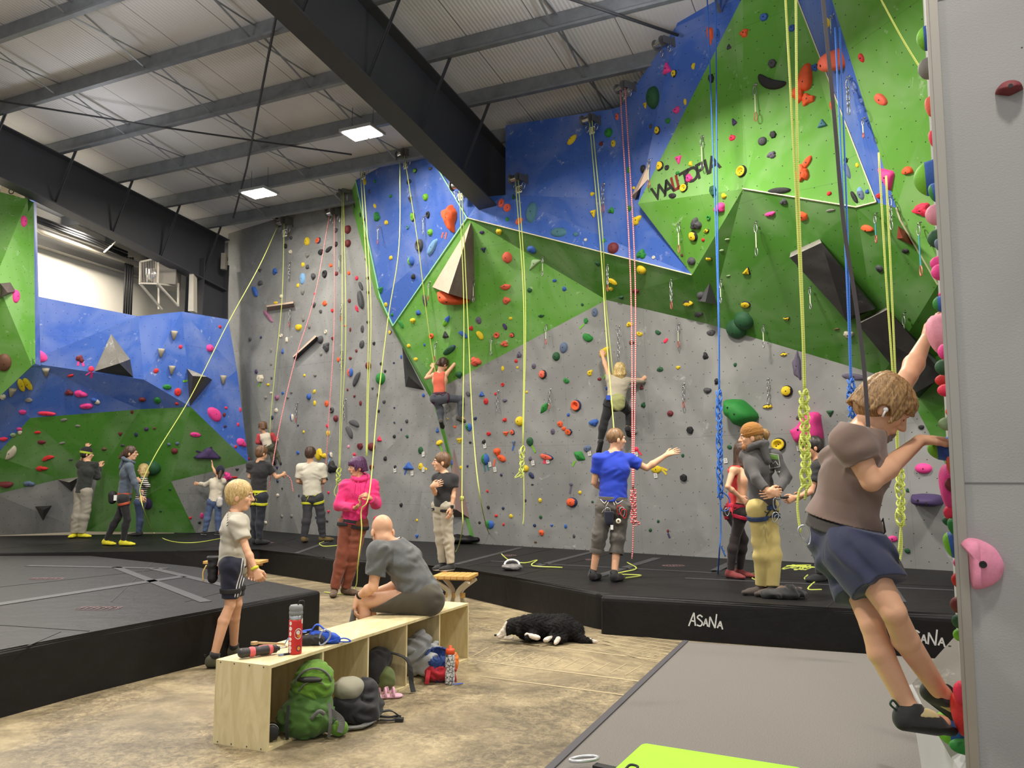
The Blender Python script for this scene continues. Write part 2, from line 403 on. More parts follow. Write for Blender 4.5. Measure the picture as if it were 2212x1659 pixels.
def person(label, Y, S, J, yaw=0, head=(0, 0), skin=SKIN, top=None, bot=None, shoes=None, hair=None, hat=None, harness=None, hands=None, res=.007, hs=1.0, roll=0, build=1.0, kind_up=None, seat=None, seed=0, gz=None, arm=1.0, lids=False, face=True, socks=None, brow=(90, 65, 45)):
    """Y depth of the figure, S stature factor (1 = 1.75 m), J joints {(px, py, depth offset)}; unnamed hips/shoulders follow the torso"""
    X = {}
    for k_, v in J.items(): X[k_] = aty(v[0], v[1], Y+v[2])
    f, r, _ = frame(yawdir(yaw)); Z = Z3
    if gz is not None:
        for q in 'lr': X['a'+q][2] = gz+.088*S
    nk, pv = X['nk'], X['pv']; up = nrm(nk-pv); r = nrm(r-up*(r@up)); f = nrm(np.cross(up, r)); 
    if 'sr' not in X: X['sr'] = nk+r*.165*S-up*.045*S
    if 'sl' not in X: X['sl'] = nk-r*.165*S-up*.045*S
    if 'hr' not in X: X['hr'] = pv+r*.088*S-up*.02*S
    if 'hl' not in X: X['hl'] = pv-r*.088*S-up*.02*S
    hd = X['hd']; hf, hr, hu = frame(yawdir(*head), up=nrm(np.array([0, 0, 1.])+ (kind_up if kind_up is not None else 0)))
    base = np.array([pv[0], pv[1], min(X['al'][2], X['ar'][2])-.08*S])
    t = root('person', label, 'person', base)
    bw = build
    def limbs(infl=0, w=1.0): pass
    body = Field(.03*S)
    chest = pv+(nk-pv)*.68; waist = pv+(nk-pv)*.36
    torso = lambda i, lo=0: [cone(pv, waist, .135*S*bw, .118*S*bw, .72, f, infl=i), cone(waist, chest, .118*S*bw, .148*S*bw, .70, f, infl=i), cone(chest, nk-up*.05*S, .148*S*bw, .095*S*bw, .68, f, infl=i),
                             cone(X['sl'], X['sr'], .056*S*bw, .056*S*bw, infl=i), cone(chest-r*.05*S, chest+r*.05*S, .1*S*bw, .1*S*bw, .9, f, infl=i)]
    body.add(*torso(0))
    body.add(cone(nk-up*.05*S, hd-hu*.07*S*hs-hf*.015*S, .062*S, .052*S), k=.03*S)
    armr = [.046*S*bw*arm, .034*S*bw*arm, .0245*S*(.5+.5*arm)]
    legr = [.080*S*bw, .047*S*bw, .034*S]
    for q in 'lr':
        s_, e_, w_ = X['s'+q], X['e'+q], X['w'+q]
        body.add(cone(s_, e_, armr[0], armr[1]*.95), k=.02*S); body.add(cone(e_, e_+(w_-e_)*.3, armr[1]*.9, armr[1]*1.12), cone(e_+(w_-e_)*.3, w_, armr[1]*1.12, armr[2], .88, nrm(np.cross(w_-e_, r)+1e-3)), k=.012*S)
        h_, k2, a_ = X['h'+q], X['k'+q], X['a'+q]
        body.add(cone(h_, k2, legr[0], legr[1]), k=.014*S)
        sh = nrm(a_-k2); back = -f if abs(sh@f) < .9 else -up
        if 'bk' in (hands or {}): back = nrm(hands['bk'])
        calf = k2+(a_-k2)*.3+nrm(back-sh*(back@sh))*.014*S
        body.add(cone(k2, calf, legr[1]*.95, .050*S), cone(calf, a_, .050*S, legr[2]), k=.012*S)
        foot = X.get('t'+q)
        if foot is None: foot = a_+f*.15*S-Z*.05*S; X['t'+q] = foot
        if gz is None: body.add(cone(a_, a_+(foot-a_)*.75, .034*S, .026*S))
        else:
            ff = nrm((foot-a_)*[1, 1, 0]); body.add(cone(a_-Z*.03*S, a_-Z*.05*S+ff*.13*S, .034*S, .022*S))
    # head
    H = S*hs
    def hp(a, b_, c): return hd+hf*a*H+hr*b_*H+hu*c*H
    R_ = np.array([hr, hf, hu])
    body.add(ellp(hp(-.012, 0, .032), np.array([.076, .095, .088])*H, R_), ellp(hp(.022, 0, -.04), np.array([.058, .068, .072])*H, R_), k=.03*H)
    if face:
        body.add(cone(hp(.055, -.018, -.098), hp(.055, .018, -.098), .022*H, .022*H), cone(hp(.085, -.035, .022), hp(.085, .035, .022), .012*H, .012*H), k=.02*H)
        body.add(cone(hp(.09, 0, .01), hp(.112, 0, -.03), .009*H, .0125*H), cone(hp(.098, -.011, -.033), hp(.098, .011, -.033), .009*H, .009*H), k=.012*H)
        body.add(cone(hp(.082, -.016, -.062), hp(.082, .016, -.062), .013*H, .013*H), ellp(hp(.06, .042, -.025), np.array([.022, .02, .024])*H), ellp(hp(.06, -.042, -.025), np.array([.022, .02, .024])*H), k=.015*H)
        for e in (-1, 1):
            if lids: body.add(ellp(hp(.0775, .032*e, -.001), np.array([.0135, .013, .011])*H, R_), k=.004*H)
            else: body.sub(ellp(hp(.098, .032*e, .0), np.array([.016, .016, .011])*H, R_), k=.006)
    for e in (-1, 1): body.add(ellp(hp(-.008, .078*e, -.018), np.array([.011, .02, .032])*H, R_), k=.006)
    hands = hands or {}
    for q in 'lr':
        dflt = dict(curl=.35, side=None, n=None, d=None, thumb=.4)
        hp_ = dict(dflt); hp_.update(hands.get(q, {}))
        d = nrm(X['w'+q]-X['e'+q]) if hp_['d'] is None else nrm(hp_['d'])
        n = (r if q == 'l' else -r) if hp_['n'] is None else np.array(hp_['n'], float)
        if abs(nrm(n)@d) > .95: n = f
        sd = f if hp_['side'] is None else np.array(hp_['side'], float)
        hand(body, X['w'+q], d, n, sd, hp_['curl'], S*.98, hp_['thumb'], rf=max(.0085, res*1.15/S))
    bm_ = body.mesh(res); link('body', bm_, skin, t)
    if face:
        for e in (-1, 1):
            if lids: b = MB(); b.tube(spline([hp(.089, .02*e, -.0045), hp(.0912, .032*e, -.007), hp(.086, .044*e, -.0045)], 4), .0016*H, 5); b.done('eyelashes', IRIS, t, smooth=True)
            else:
                b = MB(); b.ell(hp(.0785, .032*e, 0), np.array([.0118]*3)*H, sub=2); b.done('eye', EYEW, t, smooth=True)
                b = MB(); b.ell(hp(.086, .032*e, -.001), np.array([.0058]*3)*H, sub=1); b.done('iris', IRIS, t, smooth=True)
            b = MB(); b.tube(spline([hp(.093, .016*e, .018), hp(.096, .032*e, .024), hp(.084, .05*e, .018)], 3), .0035*H, 5); b.done('eyebrow', mat('brow%d_%d_%d' % brow, brow), t, smooth=True)
        b = MB(); b.tube(spline([hp(.083, -.024, -.062), hp(.096, 0, -.061), hp(.083, .024, -.062)], 4), .0048*H, 6); b.done('lips', LIP, t, smooth=True)
    # ---- top
    if top:
        i = top.get('infl', .016)*S
        fl = Field(.035*S); hem = top.get('hem', .02)
        fl.add(*torso(i))
        if top.get('hemflare'): fl.add(cone(waist, pv-up*hem*S, .118*S*bw, .14*S*bw, .8, f, infl=i+top['hemflare']*S))
        fl.add(cone(waist, pv-up*.12*S, .12*S*bw, .138*S*bw, .78, f, infl=i))
        sl = top.get('sleeve', 'short')
        for q in 'lr':
            s_, e_, w_ = X['s'+q], X['e'+q], X['w'+q]
            if sl == 'short': fl.add(cone(s_, s_+(e_-s_)*top.get('sl', .62), armr[0]*.98*top.get('sr', 1), armr[0]*1.0*top.get('sr', 1), infl=i*1.1, cap1=True))
            elif sl == 'long': fl.add(cone(s_, e_, armr[0], armr[1], infl=i*1.15), cone(e_, e_+(w_-e_)*top.get('sl', .95), armr[1], armr[2]+.004, infl=i*.95, cap1=True))
            elif sl == 'elbow': fl.add(cone(s_, e_, armr[0], armr[1], infl=i), cone(e_, e_+(w_-e_)*.3, armr[1], armr[1], infl=i, cap1=True))
        if sl == 'none':
            for q, sg in (('l', -1), ('r', 1)): fl.clip(X['s'+q]-r*sg*.008*S, r*sg)
        fl.clip(pv-up*hem*S, -up)
        fl.sub(cone(nk-up*.06*S, nk+up*.12*S, .066*S, .075*S), k=.01) if not top.get('hood') else None
        fl.clip(nk+up*top.get('nclip', .02)*S, up) if not top.get('hood') else None
        fl.disp = folds(top.get('fold', .004)*S, top.get('fl', .085), seed+3, up)
        link(top.get('name', 'shirt'), fl.mesh(res), top['m'], t)
        if top.get('hood'):
            fh = Field(.03*S); cc = nk-f*.055*S+up*.0*S
            ring = [nk+(f*math.cos(a)*.085+r*math.sin(a)*.095+up*(.03-.035*math.cos(a)))*S for a in np.linspace(0, 2*math.pi, 13)]
            for a, b_ in zip(ring, ring[1:]): fh.add(cone(a, b_, .026*S, .026*S))
            fh.add(cone(nk-f*.08*S+up*.02*S, nk-f*.115*S-up*.1*S, .055*S, .045*S, .6, f))
            fh.disp = folds(.003, .05, seed+9, r); link('hood', fh.mesh(res), top['m'], t)
        if top.get('cuff'):
            for q in 'lr':
                e_, w_ = X['e'+q], X['w'+q]; a = e_+(w_-e_)*.9; b = MB(); b.tube([a, a+(w_-e_)*.12], armr[2]+.012*S, 14); b.done('cuff', top['cuff'], t, smooth=True)
    # ---- bottoms
    if bot:
        i = bot.get('infl', .014)*S; ln = bot.get('len', 'long')
        fl = Field(.03*S); fl.add(cone(pv-up*.01, waist-up*.05*S, .13*S*bw, .118*S*bw, .74, f, infl=i), cone(X['hl'], X['hr'], .092*S*bw, .092*S*bw, infl=i))
        for q in 'lr':
            h_, k2, a_ = X['h'+q], X['k'+q], X['a'+q]; lo = bot.get('loose', 0)*S
            if ln == 'short':
                e = h_+(k2-h_)*bot.get('to', .8); fl.add(cone(h_, e, legr[0], legr[1]*1.25, infl=i+lo, cap1=True))
            else:
                to = bot.get('to', .97); e = k2+(a_-k2)*to
                bk_ = -f-nrm(a_-k2)*((-f)@nrm(a_-k2)); cf = k2+(a_-k2)*.3*min(1, to*1.1)+nrm(bk_)*.012*S; fl.add(cone(h_, k2, legr[0]+.004*S, legr[1]+lo+.004*S, infl=i), cone(k2, cf, legr[1]+lo+.004*S, .053*S+lo, infl=i), cone(cf, e, .053*S+lo, (legr[2] if to > .8 else .045*S)+lo*bot.get('ankle', 1.0), infl=i, cap1=True))
        fl.clip(pv+up*bot.get('waist', .1)*S, up)
        fl.disp = folds(bot.get('fold', .005)*S, bot.get('fl', .11), seed+5, up)
        link(bot.get('name', 'trousers'), fl.mesh(res), bot['m'], t)
    # ---- shoes
    if shoes:
        for q in 'lr':
            a_, k2, to = X['a'+q], X['k'+q], X['t'+q]; sh = nrm(k2-a_); fd = nrm(to-a_); fdp = nrm(fd)
            heel = a_-sh*.052*S-fdp*.035*S; ball = heel+nrm(to-a_+sh*0)*.0
            dn = -sh; fwd = nrm((to-a_)-dn*((to-a_)@dn)*.55)
            if gz is not None: fwd = nrm(np.array([fwd[0], fwd[1], 0]))
            ups = Z3 if gz is not None else nrm(sh-fwd*(sh@fwd)); sid = np.cross(fwd, ups)
            heel = a_-ups*.05*S-fwd*.028*S; ball = heel+fwd*.155*S; tip = heel+fwd*.215*S
            for nm, m_, clipn in (('shoe', shoes['m'], 1), ('sole', shoes.get('sole', shoes['m']), -1)):
                fl = Field(.02*S); g = 0 if clipn == 1 else .003
                fl.add(cone(heel, ball, .036*S+g, .043*S+g, .8, ups), cone(ball, tip, .042*S+g, .03*S+g, .75, ups), cone(heel+ups*.02*S, a_+ups*.03*S*shoes.get('high', .3), .04*S, .042*S), cone(heel+ups*.03*S, ball, .042*S, .034*S))
                if clipn == 1: fl.clip(a_+ups*(.02+.05*shoes.get('high', .3))*S, ups); fl.clip(heel-ups*.018*S, -ups)
                else: fl.clip(heel-ups*.016*S, ups); fl.clip(heel-ups*.033*S, -ups)
                me = fl.mesh(max(res*.8, .004))
                if me: o = link(nm, me, m_, t)
            if shoes.get('lace'):
                b = MB()
                for k_ in range(4):
                    c = heel+fwd*(.085+.025*k_)*S+ups*(.043-.008*k_)*S; b.tube([c-sid*.024*S-ups*.01*S, c+ups*.004, c+sid*.024*S-ups*.01*S], .0035*S, 5)
                b.done('laces', shoes['lace'], t, smooth=True)
            if shoes.get('tab'):
                c = a_-fwd*.055*S+ups*.0*S; b = MB(); b.tube(spline([c, c-fwd*.03*S+ups*.03*S, c-fwd*.005*S+ups*.03*S], 4), .004*S, 5); b.done('pull_tab', shoes['tab'], t, smooth=True)
            if socks:
                b = MB(); b.tube([a_+sh*.0, a_+sh*.05*S], [.046*S, .046*S], 14); b.done('sock', socks, t, smooth=True)
    # ---- hair
    if hair:
        st = hair['style']; hm = hair['m']; I_ = hair.get('infl', .010)*H
        fl = Field(.012*H); fl.add(ellp(hp(-.014, 0, .034), np.array([.079, .097, .091])*H+I_, R_))
        if st in ('mop', 'bowl', 'long', 'short', 'pony'):
            fl.add(ellp(hp(-.035, 0, -.005), np.array([.074, .072, .075])*H+I_*.8, R_))
        if st == 'mop':
            rs = np.random.RandomState(seed+1); nst = hair.get('n', 110); ln_ = hair.get('fringe', .075)
            crown = hp(-.05, 0, .125)
            for k_ in range(nst):
                a = 2.75*(2*((k_*.618034) % 1)-1)+rs.uniform(-.1, .1); lo = rs.uniform(.0, 1)
                el = -.02 if abs(a) > .9 else .05
                p1 = hp(math.cos(a)*.055-.02, math.sin(a)*.05, .118+.008*rs.rand()); p2 = hp(math.cos(a)*.1-.01, math.sin(a)*.088, .06+.03*lo); p3 = hp(math.cos(a)*(.112+.01*rs.rand())-.01, math.sin(a)*.098, el+.03*lo-.02)
                p4 = p3-hu*(ln_*(.35+.65*lo) if abs(a) < .55 else .012 if abs(a) < 1.3 else .045*lo)*H-hf*.006*H+Z3*-.006
                pts = spline([crown+hr*math.sin(a)*.012*H, p1, p2, p3, p4], 2)
                for j_, (q0, q1) in enumerate(zip(pts, pts[1:])): tt = j_/len(pts); fl.add(cone(q0, q1, (.0115-.007*tt)*H, (.0115-.007*(tt+.13))*H), k=.004*H)
        fr = {'mop': (.13, -.056, .128, .1, .088), 'bowl': (.118, -.045, .09, .075, .085), 'long': (.118, -.05, .085, .07, .09), 'short': (.115, -.045, .088, .08, .088), 'buzz': (.11, -.03, .09, .085, .08), 'pony': (.118, -.035, .09, .078, .09)}[st]
        fl.sub(ellp(hp(fr[0], 0, fr[1]), np.array([fr[3], fr[2], fr[4]])*H*np.array([1.1, 1, 1]), R_))
        if st in ('short', 'buzz', 'bowl', 'pony', 'mop'):
            for e in (-1, 1): fl.sub(ellp(hp(.0, .1*e, -.045 if st != 'mop' else -.05), np.array([.035, .035, .045])*H, R_))
            if st != 'mop' or 1: fl.clip(hp(0, 0, -.075 if st != 'buzz' else -.05), -hu+hf*.1)
        if st == 'long':
            for k_ in range(hair.get('n', 14)):
                a = math.pi*(.42+1.16*k_/(hair.get('n', 14)-1)); dr = hf*math.cos(a)+hr*math.sin(a); Lh = hair.get('L', .2)
                fl.add(cone(hp(-.015, 0, .03)+dr*.078*H, hp(-.02, 0, .0)+dr*.085*H-Z*Lh*.5*H, .024*H, .024*H), cone(hp(-.02, 0, 0)+dr*.085*H-Z*Lh*.5*H, hp(-.02, 0, 0)+dr*.07*H-Z*Lh*H, .024*H, .012*H), k=.012*H)
        if st == 'pony':
            p0 = hp(-.1, 0, .045); Lh = hair.get('L', .3); pd = hair.get('dir', None); pd = nrm(-hf*.35-Z) if pd is None else nrm(pd)
            mid = p0-hf*.035*H+pd*Lh*.4; en = p0+pd*Lh-hf*.02*H
            pts = spline([p0, mid, en], 5); n_ = len(pts)
            for k_ in range(n_-1):
                tt = k_/(n_-1); rr = lambda x: (.018+.022*math.sin(min(1, x*1.15+.15)*math.pi))*H
                fl.add(cone(pts[k_], pts[k_+1], rr(tt), rr((k_+1)/(n_-1))), k=.01)
        fr_ = hair.get('freq', 420)
        def dsp(P, c=hd, ax=hr, h2=hf):
            q = P-c; a = np.arctan2(q@ax, q@h2); return .0013*H*np.sin(a*30+1.6*np.sin(q[:, 2]*30+a*3))+.0022*H*np.sin(a*9+2*np.sin(q[:, 2]*22))
        if st != 'mop': fl.disp = dsp
        link('hair', fl.mesh(min(res, .006)), hm, t)
    if hat:
        fl = Field(.015*H)
        if hat['style'] == 'beanie':
            fl.add(ellp(hp(-.015, 0, .05), np.array([.092, .112, .1])*H, R_)); fl.clip(hp(0, 0, .005 if not hat.get('low') else -.01), nrm(-hu*1-hf*.18)); fl.disp = folds(.0025, .02, seed, hu)
            link('beanie', fl.mesh(min(res, .006)), hat['m'], t)
            fb = Field(.01); fb.add(ellp(hp(-.015, 0, .045), np.array([.095, .116, .1])*H, R_)); up2 = nrm(-hu-hf*.18)
            fb.clip(hp(0, 0, -.0), up2); fb.clip(hp(0, 0, .045), -up2); link('beanie_cuff', fb.mesh(min(res, .006)), hat.get('m2', hat['m']), t)
        if hat['style'] == 'cap':
            fl.add(ellp(hp(-.012, 0, .045), np.array([.096, .112, .1])*H, R_)); fl.clip(hp(0, 0, .02), -hu); fl.add(cone(hp(.09, 0, .035), hp(.15, 0, .03), .06*H, .05*H, .18, hu), k=.004); link('cap', fl.mesh(min(res, .006)), hat['m'], t)
    # ---- harness: waist belt and leg loops as bands around the clothes
    if harness:
        i = .014*S+harness.get('infl', .012)*S
        fl = Field(.02); hc = pv+up*harness.get('h', .06)*S
        fl.add(cone(pv-up*.05*S, waist, .135*S*bw, .122*S*bw, .76, f, infl=i)); fl.clip(hc+up*.022*S, up); fl.clip(hc-up*.022*S, -up)
        o = fl.mesh(res); link('harness_belt', o, harness['m'], t) if o else None
        for q in 'lr':
            h_, k2 = X['h'+q], X['k'+q]; d = nrm(k2-h_); fl = Field(.01); c = h_+(k2-h_)*harness.get('leg', .25)
            fl.add(cone(h_, k2, legr[0]+.004, legr[1]+.004+.0*S, infl=i)); fl.clip(c+d*.022*S, d); fl.clip(c-d*.022*S, -d)
            o = fl.mesh(res)
            if o: link('leg_loop', o, harness['m'], t)
        mt = harness.get('m2', harness['m']); b = MB()
        for q, sg in (('l', -1), ('r', 1)):
            c0 = hc-f*.1*S+r*sg*.05*S; b.tube(spline([hc-f*.105*S+r*sg*.04*S, hc-f*.12*S+r*sg*.07*S-up*.05*S, hc-f*.08*S+r*sg*.125*S-up*.01*S], 5), .004, 6)
            b.tube([hc-f*.11*S-up*.02*S+r*sg*.02*S, X['h'+q]+(X['k'+q]-X['h'+q])*.22-f*.105*S], .006, 6)
        b.done('gear_loops', mt, t, smooth=True)
    info = dict(t=t, X=X, f=f, r=r, up=up, hc=pv+up*.06*S, S=S, hp=hp, hf=hf, hr=hr, hu=hu, pv=pv, nk=nk, chest=chest, H=H)
    return info
def onobj(o, px, py, off_=.003):
    """point on a built surface seen at a pixel, lifted along its normal"""
    if o.name not in _BV:
        me = o.data; l = np.array(ploc(o)); co = [tuple(np.array(v.co)+l) for v in me.vertices]; _BV[o.name] = BVHTree.FromPolygons(co, [tuple(p_.vertices) for p_ in me.polygons])
    q = _BV[o.name].ray_cast(Vector(CAM), Vector(pix(px, py)).normalized())
    if q[0] is None: return None
    return np.array(q[0])+np.array(q[1])*off_
_BV = {}
def child(info, nm): return [c for c in info['t'].children if c.name.split('.')[0] == nm][0]
def drawon(o, lines, r, m, nm, par, seg_=6, off_=.001):
    b = MB()
    for ln in lines:
        pts = []
        for (x0, y0), (x1, y1) in zip(ln, ln[1:]):
            for k_ in range(seg_): pts.append(onobj(o, x0+(x1-x0)*k_/seg_, y0+(y1-y0)*k_/seg_, off_))
        pts.append(onobj(o, ln[-1][0], ln[-1][1], off_)); pts = [p_ for p_ in pts if p_ is not None]
        if len(pts) > 1: b.tube(pts, r, 5)
    return b.done(nm, m, par, smooth=True)
def patchon(o, poly, m, nm, par, n_=5, off_=.002):
    """flat print following the cloth: bilinear quad patch given by 4 pixel corners"""
    b = MB(); G = []
    for i in range(n_+1):
        for j in range(n_+1):
            u, v = i/n_, j/n_; (ax_, ay_), (bx, by), (cx, cy), (dx, dy) = poly
            x = (ax_*(1-u)+bx*u)*(1-v)+(dx*(1-u)+cx*u)*v; y = (ay_*(1-u)+by*u)*(1-v)+(dy*(1-u)+cy*u)*v; G.append(onobj(o, x, y, off_))
    if any(g is None for g in G): return None
    b._mk(G, [(i*(n_+1)+j, (i+1)*(n_+1)+j, (i+1)*(n_+1)+j+1, i*(n_+1)+j+1) for i in range(n_) for j in range(n_)]); return b.done(nm, m, par, smooth=True)
def carabiner(c, d, n, L=.1, m=None, parent=None, name='carabiner', r=.005):
    d = nrm(d); n = nrm(np.array(n)-d*(np.array(n)@d)); s = np.cross(d, n); w_ = L*.28
    pts = [c+d*L*.5*math.cos(a)+s*w_*math.sin(a)*(1+.35*math.cos(a)) for a in np.linspace(0, 2*math.pi, 18)[:-1]]
    b = MB(); b.tube(pts, r, 6, closed=True); return b.done(name, m, parent, smooth=True)
def chalkbag(info, side, m, m2, name='chalk_bag', back=.12, dn=.08, s=1.0, label=None, lat=0):
    """pouch hung from the back of the belt"""
    S = info['S']; c = info['hc']-info['f']*back*S+info['r']*lat*S-info['up']*dn*S; up = info['up']; t = info['t']
    fl = Field(.02); fl.add(cone(c+up*.05*s, c-up*.06*s, .055*s, .05*s)); fl.clip(c+up*.06*s, up); fl.disp = folds(.003, .05, 7, up); o = link(name, fl.mesh(.007), m, t)
    b = MB(); b.lathe(c+up*.055*s, up, [(0, .058*s), (.018*s, .058*s), (.02*s, .05*s), (0.0, .048*s)], 18, caps=False); b.done('rim', m2, o if False else t, smooth=True)
    return o

BLK = cloth('black_cloth', (34, 34, 36)); GT = cloth('grey_marl_tee', (182, 176, 160)); NAVY = cloth('navy_cloth', (22, 26, 46))
BLACKG = mat('black_webbing', (30, 30, 32), rough=.7); YEL = mat('yellow_webbing', (206, 206, 50), rough=.6); STEEL = mat('brushed_steel', (190, 192, 195), rough=.3, metal=.9)
RUB = mat('black_rubber', (24, 24, 25), rough=.55); WHITE = mat('white_plastic', (235, 235, 232), rough=.4)
MZ = .36
# ================================================================ SETTING
M_conc = None
def concrete():
    m = bpy.data.materials.new('worn_concrete'); m.use_nodes = True; nt = m.node_tree; N = nt.nodes.new; L = nt.links.new; b = nt.nodes['Principled BSDF']
    tc = N('ShaderNodeTexCoord')
    mp = N('ShaderNodeMapping'); mp.inputs['Rotation'].default_value = (0, 0, math.radians(25)); L(tc.outputs['Object'], mp.inputs[0])
    def noise(sc, det, ro, dist=0):
        n = N('ShaderNodeTexNoise'); n.inputs['Scale'].default_value = sc; n.inputs['Detail'].default_value = det; n.inputs['Roughness'].default_value = ro; n.inputs['Distortion'].default_value = dist; L(mp.outputs[0], n.inputs['Vector']); return n.outputs[0]
    cr = N('ShaderNodeValToRGB'); cr.color_ramp.elements[0].position = .3; cr.color_ramp.elements[0].color = rgb(92, 82, 62); cr.color_ramp.elements[1].position = .72; cr.color_ramp.elements[1].color = rgb(190, 175, 138)
    e = cr.color_ramp.elements.new(.48); e.color = rgb(138, 124, 96); e = cr.color_ramp.elements.new(.58); e.color = rgb(168, 152, 118)
    L(noise(1.3, 12, .72, .5), cr.inputs[0])
    sp2 = N('ShaderNodeMapRange'); sp2.inputs[1].default_value = .42; sp2.inputs[2].default_value = .6; sp2.inputs[3].default_value = .42; sp2.inputs[4].default_value = 1.06; L(noise(20, 10, .85, .8), sp2.inputs[0])
    spm = N('ShaderNodeMapRange'); spm.inputs[1].default_value = .38; spm.inputs[2].default_value = .56; L(noise(.8, 4, .5), spm.inputs[0])
    mixs = N('ShaderNodeMix'); mixs.data_type = 'FLOAT'; L(spm.outputs[0], mixs.inputs[0]); mixs.inputs[2].default_value = 1.0; L(sp2.outputs[0], mixs.inputs[3])
    sc = N('ShaderNodeVectorMath'); sc.operation = 'SCALE'; L(cr.outputs[0], sc.inputs[0]); L(mixs.outputs[0], sc.inputs['Scale'])
    L(sc.outputs[0], b.inputs['Base Color']); b.inputs['Roughness'].default_value = .55
    bp = N('ShaderNodeBump'); bp.inputs['Strength'].default_value = .2; bp.inputs['Distance'].default_value = .01; L(noise(30, 8, .7), bp.inputs['Height']); L(bp.outputs[0], b.inputs['Normal'])
    return m
bm = MB(); bm.box((-2, 8, -.05), (26, 30, .1))
tag(bm.done('floor', concrete()), 'worn concrete floor with pale grooved lines', None, kind='structure')
# pale worn lines scored across the concrete between the bench and the carpet
chk = mat('pale_scoring', (168, 153, 120), rough=.8)
def floorline(pts, wd, name='trim_1'):
    P = [atz(x, y, .002) for x, y in pts]; v = []; f = []
    for i, p in enumerate(P):
        d = nrm(P[min(i+1, len(P)-1)]-P[max(i-1, 0)]); s = np.array([-d[1], d[0], 0])*wd/2
        v += [p-s, p+s]
        if i: k = 2*i; f.append((k-2, k-1, k+1, k))
    return v, f
V_, F_ = [], []
def addl(pts, wd):
    v, f = floorline(pts, wd); o = len(V_); V_.extend(v); F_.extend([tuple(i+o for i in q) for q in f])
for i in range(9):
    addl([(1015+i*4, 1302+i*8), (1230, 1335+i*7.0), (1475-i*4, 1382+i*6.6)] if i > 4 else [(1015, 1300+i*9), (1085, 1311+i*9)], .013)
for i in range(5): addl([(1290, 1362+i*7), (1478-i*5, 1388+i*7)], .02)
addl([(1080, 1383), (1440, 1428)], .03); addl([(1030, 1427), (1385, 1472)], .03); addl([(1035, 1460), (1355, 1502)], .025)
for i in range(11): addl([(1055+i*33, 1398+i*4), (1020+i*33, 1418+i*4)], .009)
addl([(740, 1342), (1010, 1262)], .02)
o = link('trim_1', pyme(V_, F_), chk); tag(o, 'pale grooves scored in the concrete floor', kind='structure')

def uvproj(me, scale=1.0):
    """per-face planar UVs in metres"""
    uvl = me.uv_layers.new(name='UVMap')
    for p in me.polygons:
        n = p.normal; t = Vector((0, 0, 1)).cross(n)
        if t.length < .05: t = Vector((1, 0, 0))
        t.normalize(); bt = n.cross(t)
        for li in p.loop_indices:
            co = me.vertices[me.loops[li].vertex_index].co
            uvl.data[li].uv = (co.dot(t), co.dot(bt))
BLUE = panelmat('blue_panel', (58, 98, 184), chalk=(205, 212, 225), amt=.7, thr=.57)
GREEN = panelmat('green_panel', (92, 154, 50), chalk=(215, 228, 200), amt=.6, thr=.58)
SHGREEN = panelmat('shaded_green_panel', (66, 124, 34), chalk=(205, 220, 190), amt=.4, thr=.62)  # same green paint, its colour darkened for shade on the overhangs
GREY = panelmat('grey_panel', (128, 129, 127), chalk=(222, 222, 220), amt=.55, thr=.6)
LGREY = panelmat('pale_grey_panel', (150, 150, 149), chalk=(232, 232, 232), amt=.7, thr=.63, cscale=1.1, rand=True, seams=0)
PLY = mat('pale_edge', (222, 214, 180), rough=.7)
# --- main wall: base plane through two floor points; each corner sits `off` metres in front of it
def plane_pts(a, b):
    a = np.array(a, float); b = np.array(b, float); d = nrm(b-a); n = np.array([-d[1], d[0], 0]); 
    if np.dot(CAM-a, n) < 0: n = -n
    return a, n
MAINP = plane_pts((-.62, 14.2, 0), (5.35, 9.97, 0))
LEFTP = plane_pts((-10.19, 16.37, 0), (-6.5, 16.91, 0))
WALLS = []   # (name, verts, polys, matindex list)
def facets(name, base, verts, polys, mats, label, thick=.12):
    q, n = base; V = {k: atpl(x, y, q+n*off, n) for k, (x, y, off) in verts.items()}
    keys = list(V); vs = [V[k] for k in keys]; idx = {k: i for i, k in enumerate(keys)}
    bm = bmesh.new(); bv = [bm.verts.new(tuple(map(float, v))) for v in vs]; faces = []
    for (m, ks) in polys:
        f = bm.faces.new([bv[idx[k]] for k in ks]); f.material_index = mats.index(m); f.normal_update()
        if f.normal.dot(Vector(n)) < 0: f.normal_flip()
    bmesh.ops.triangulate(bm, faces=bm.faces[:], ngon_method='BEAUTY'); bm.normal_update()
    tree = BVHTree.FromBMesh(bm); WALLS.append((tree, name))
    me = bm2me(bm); uvproj(me)
    o = bpy.data.objects.new(name, me); COL.objects.link(o)
    for m in mats: me.materials.append(m)
    md = o.modifiers.new('solid', 'SOLIDIFY'); md.thickness = thick; md.offset = -1
    tag(o, label, kind='structure'); return V
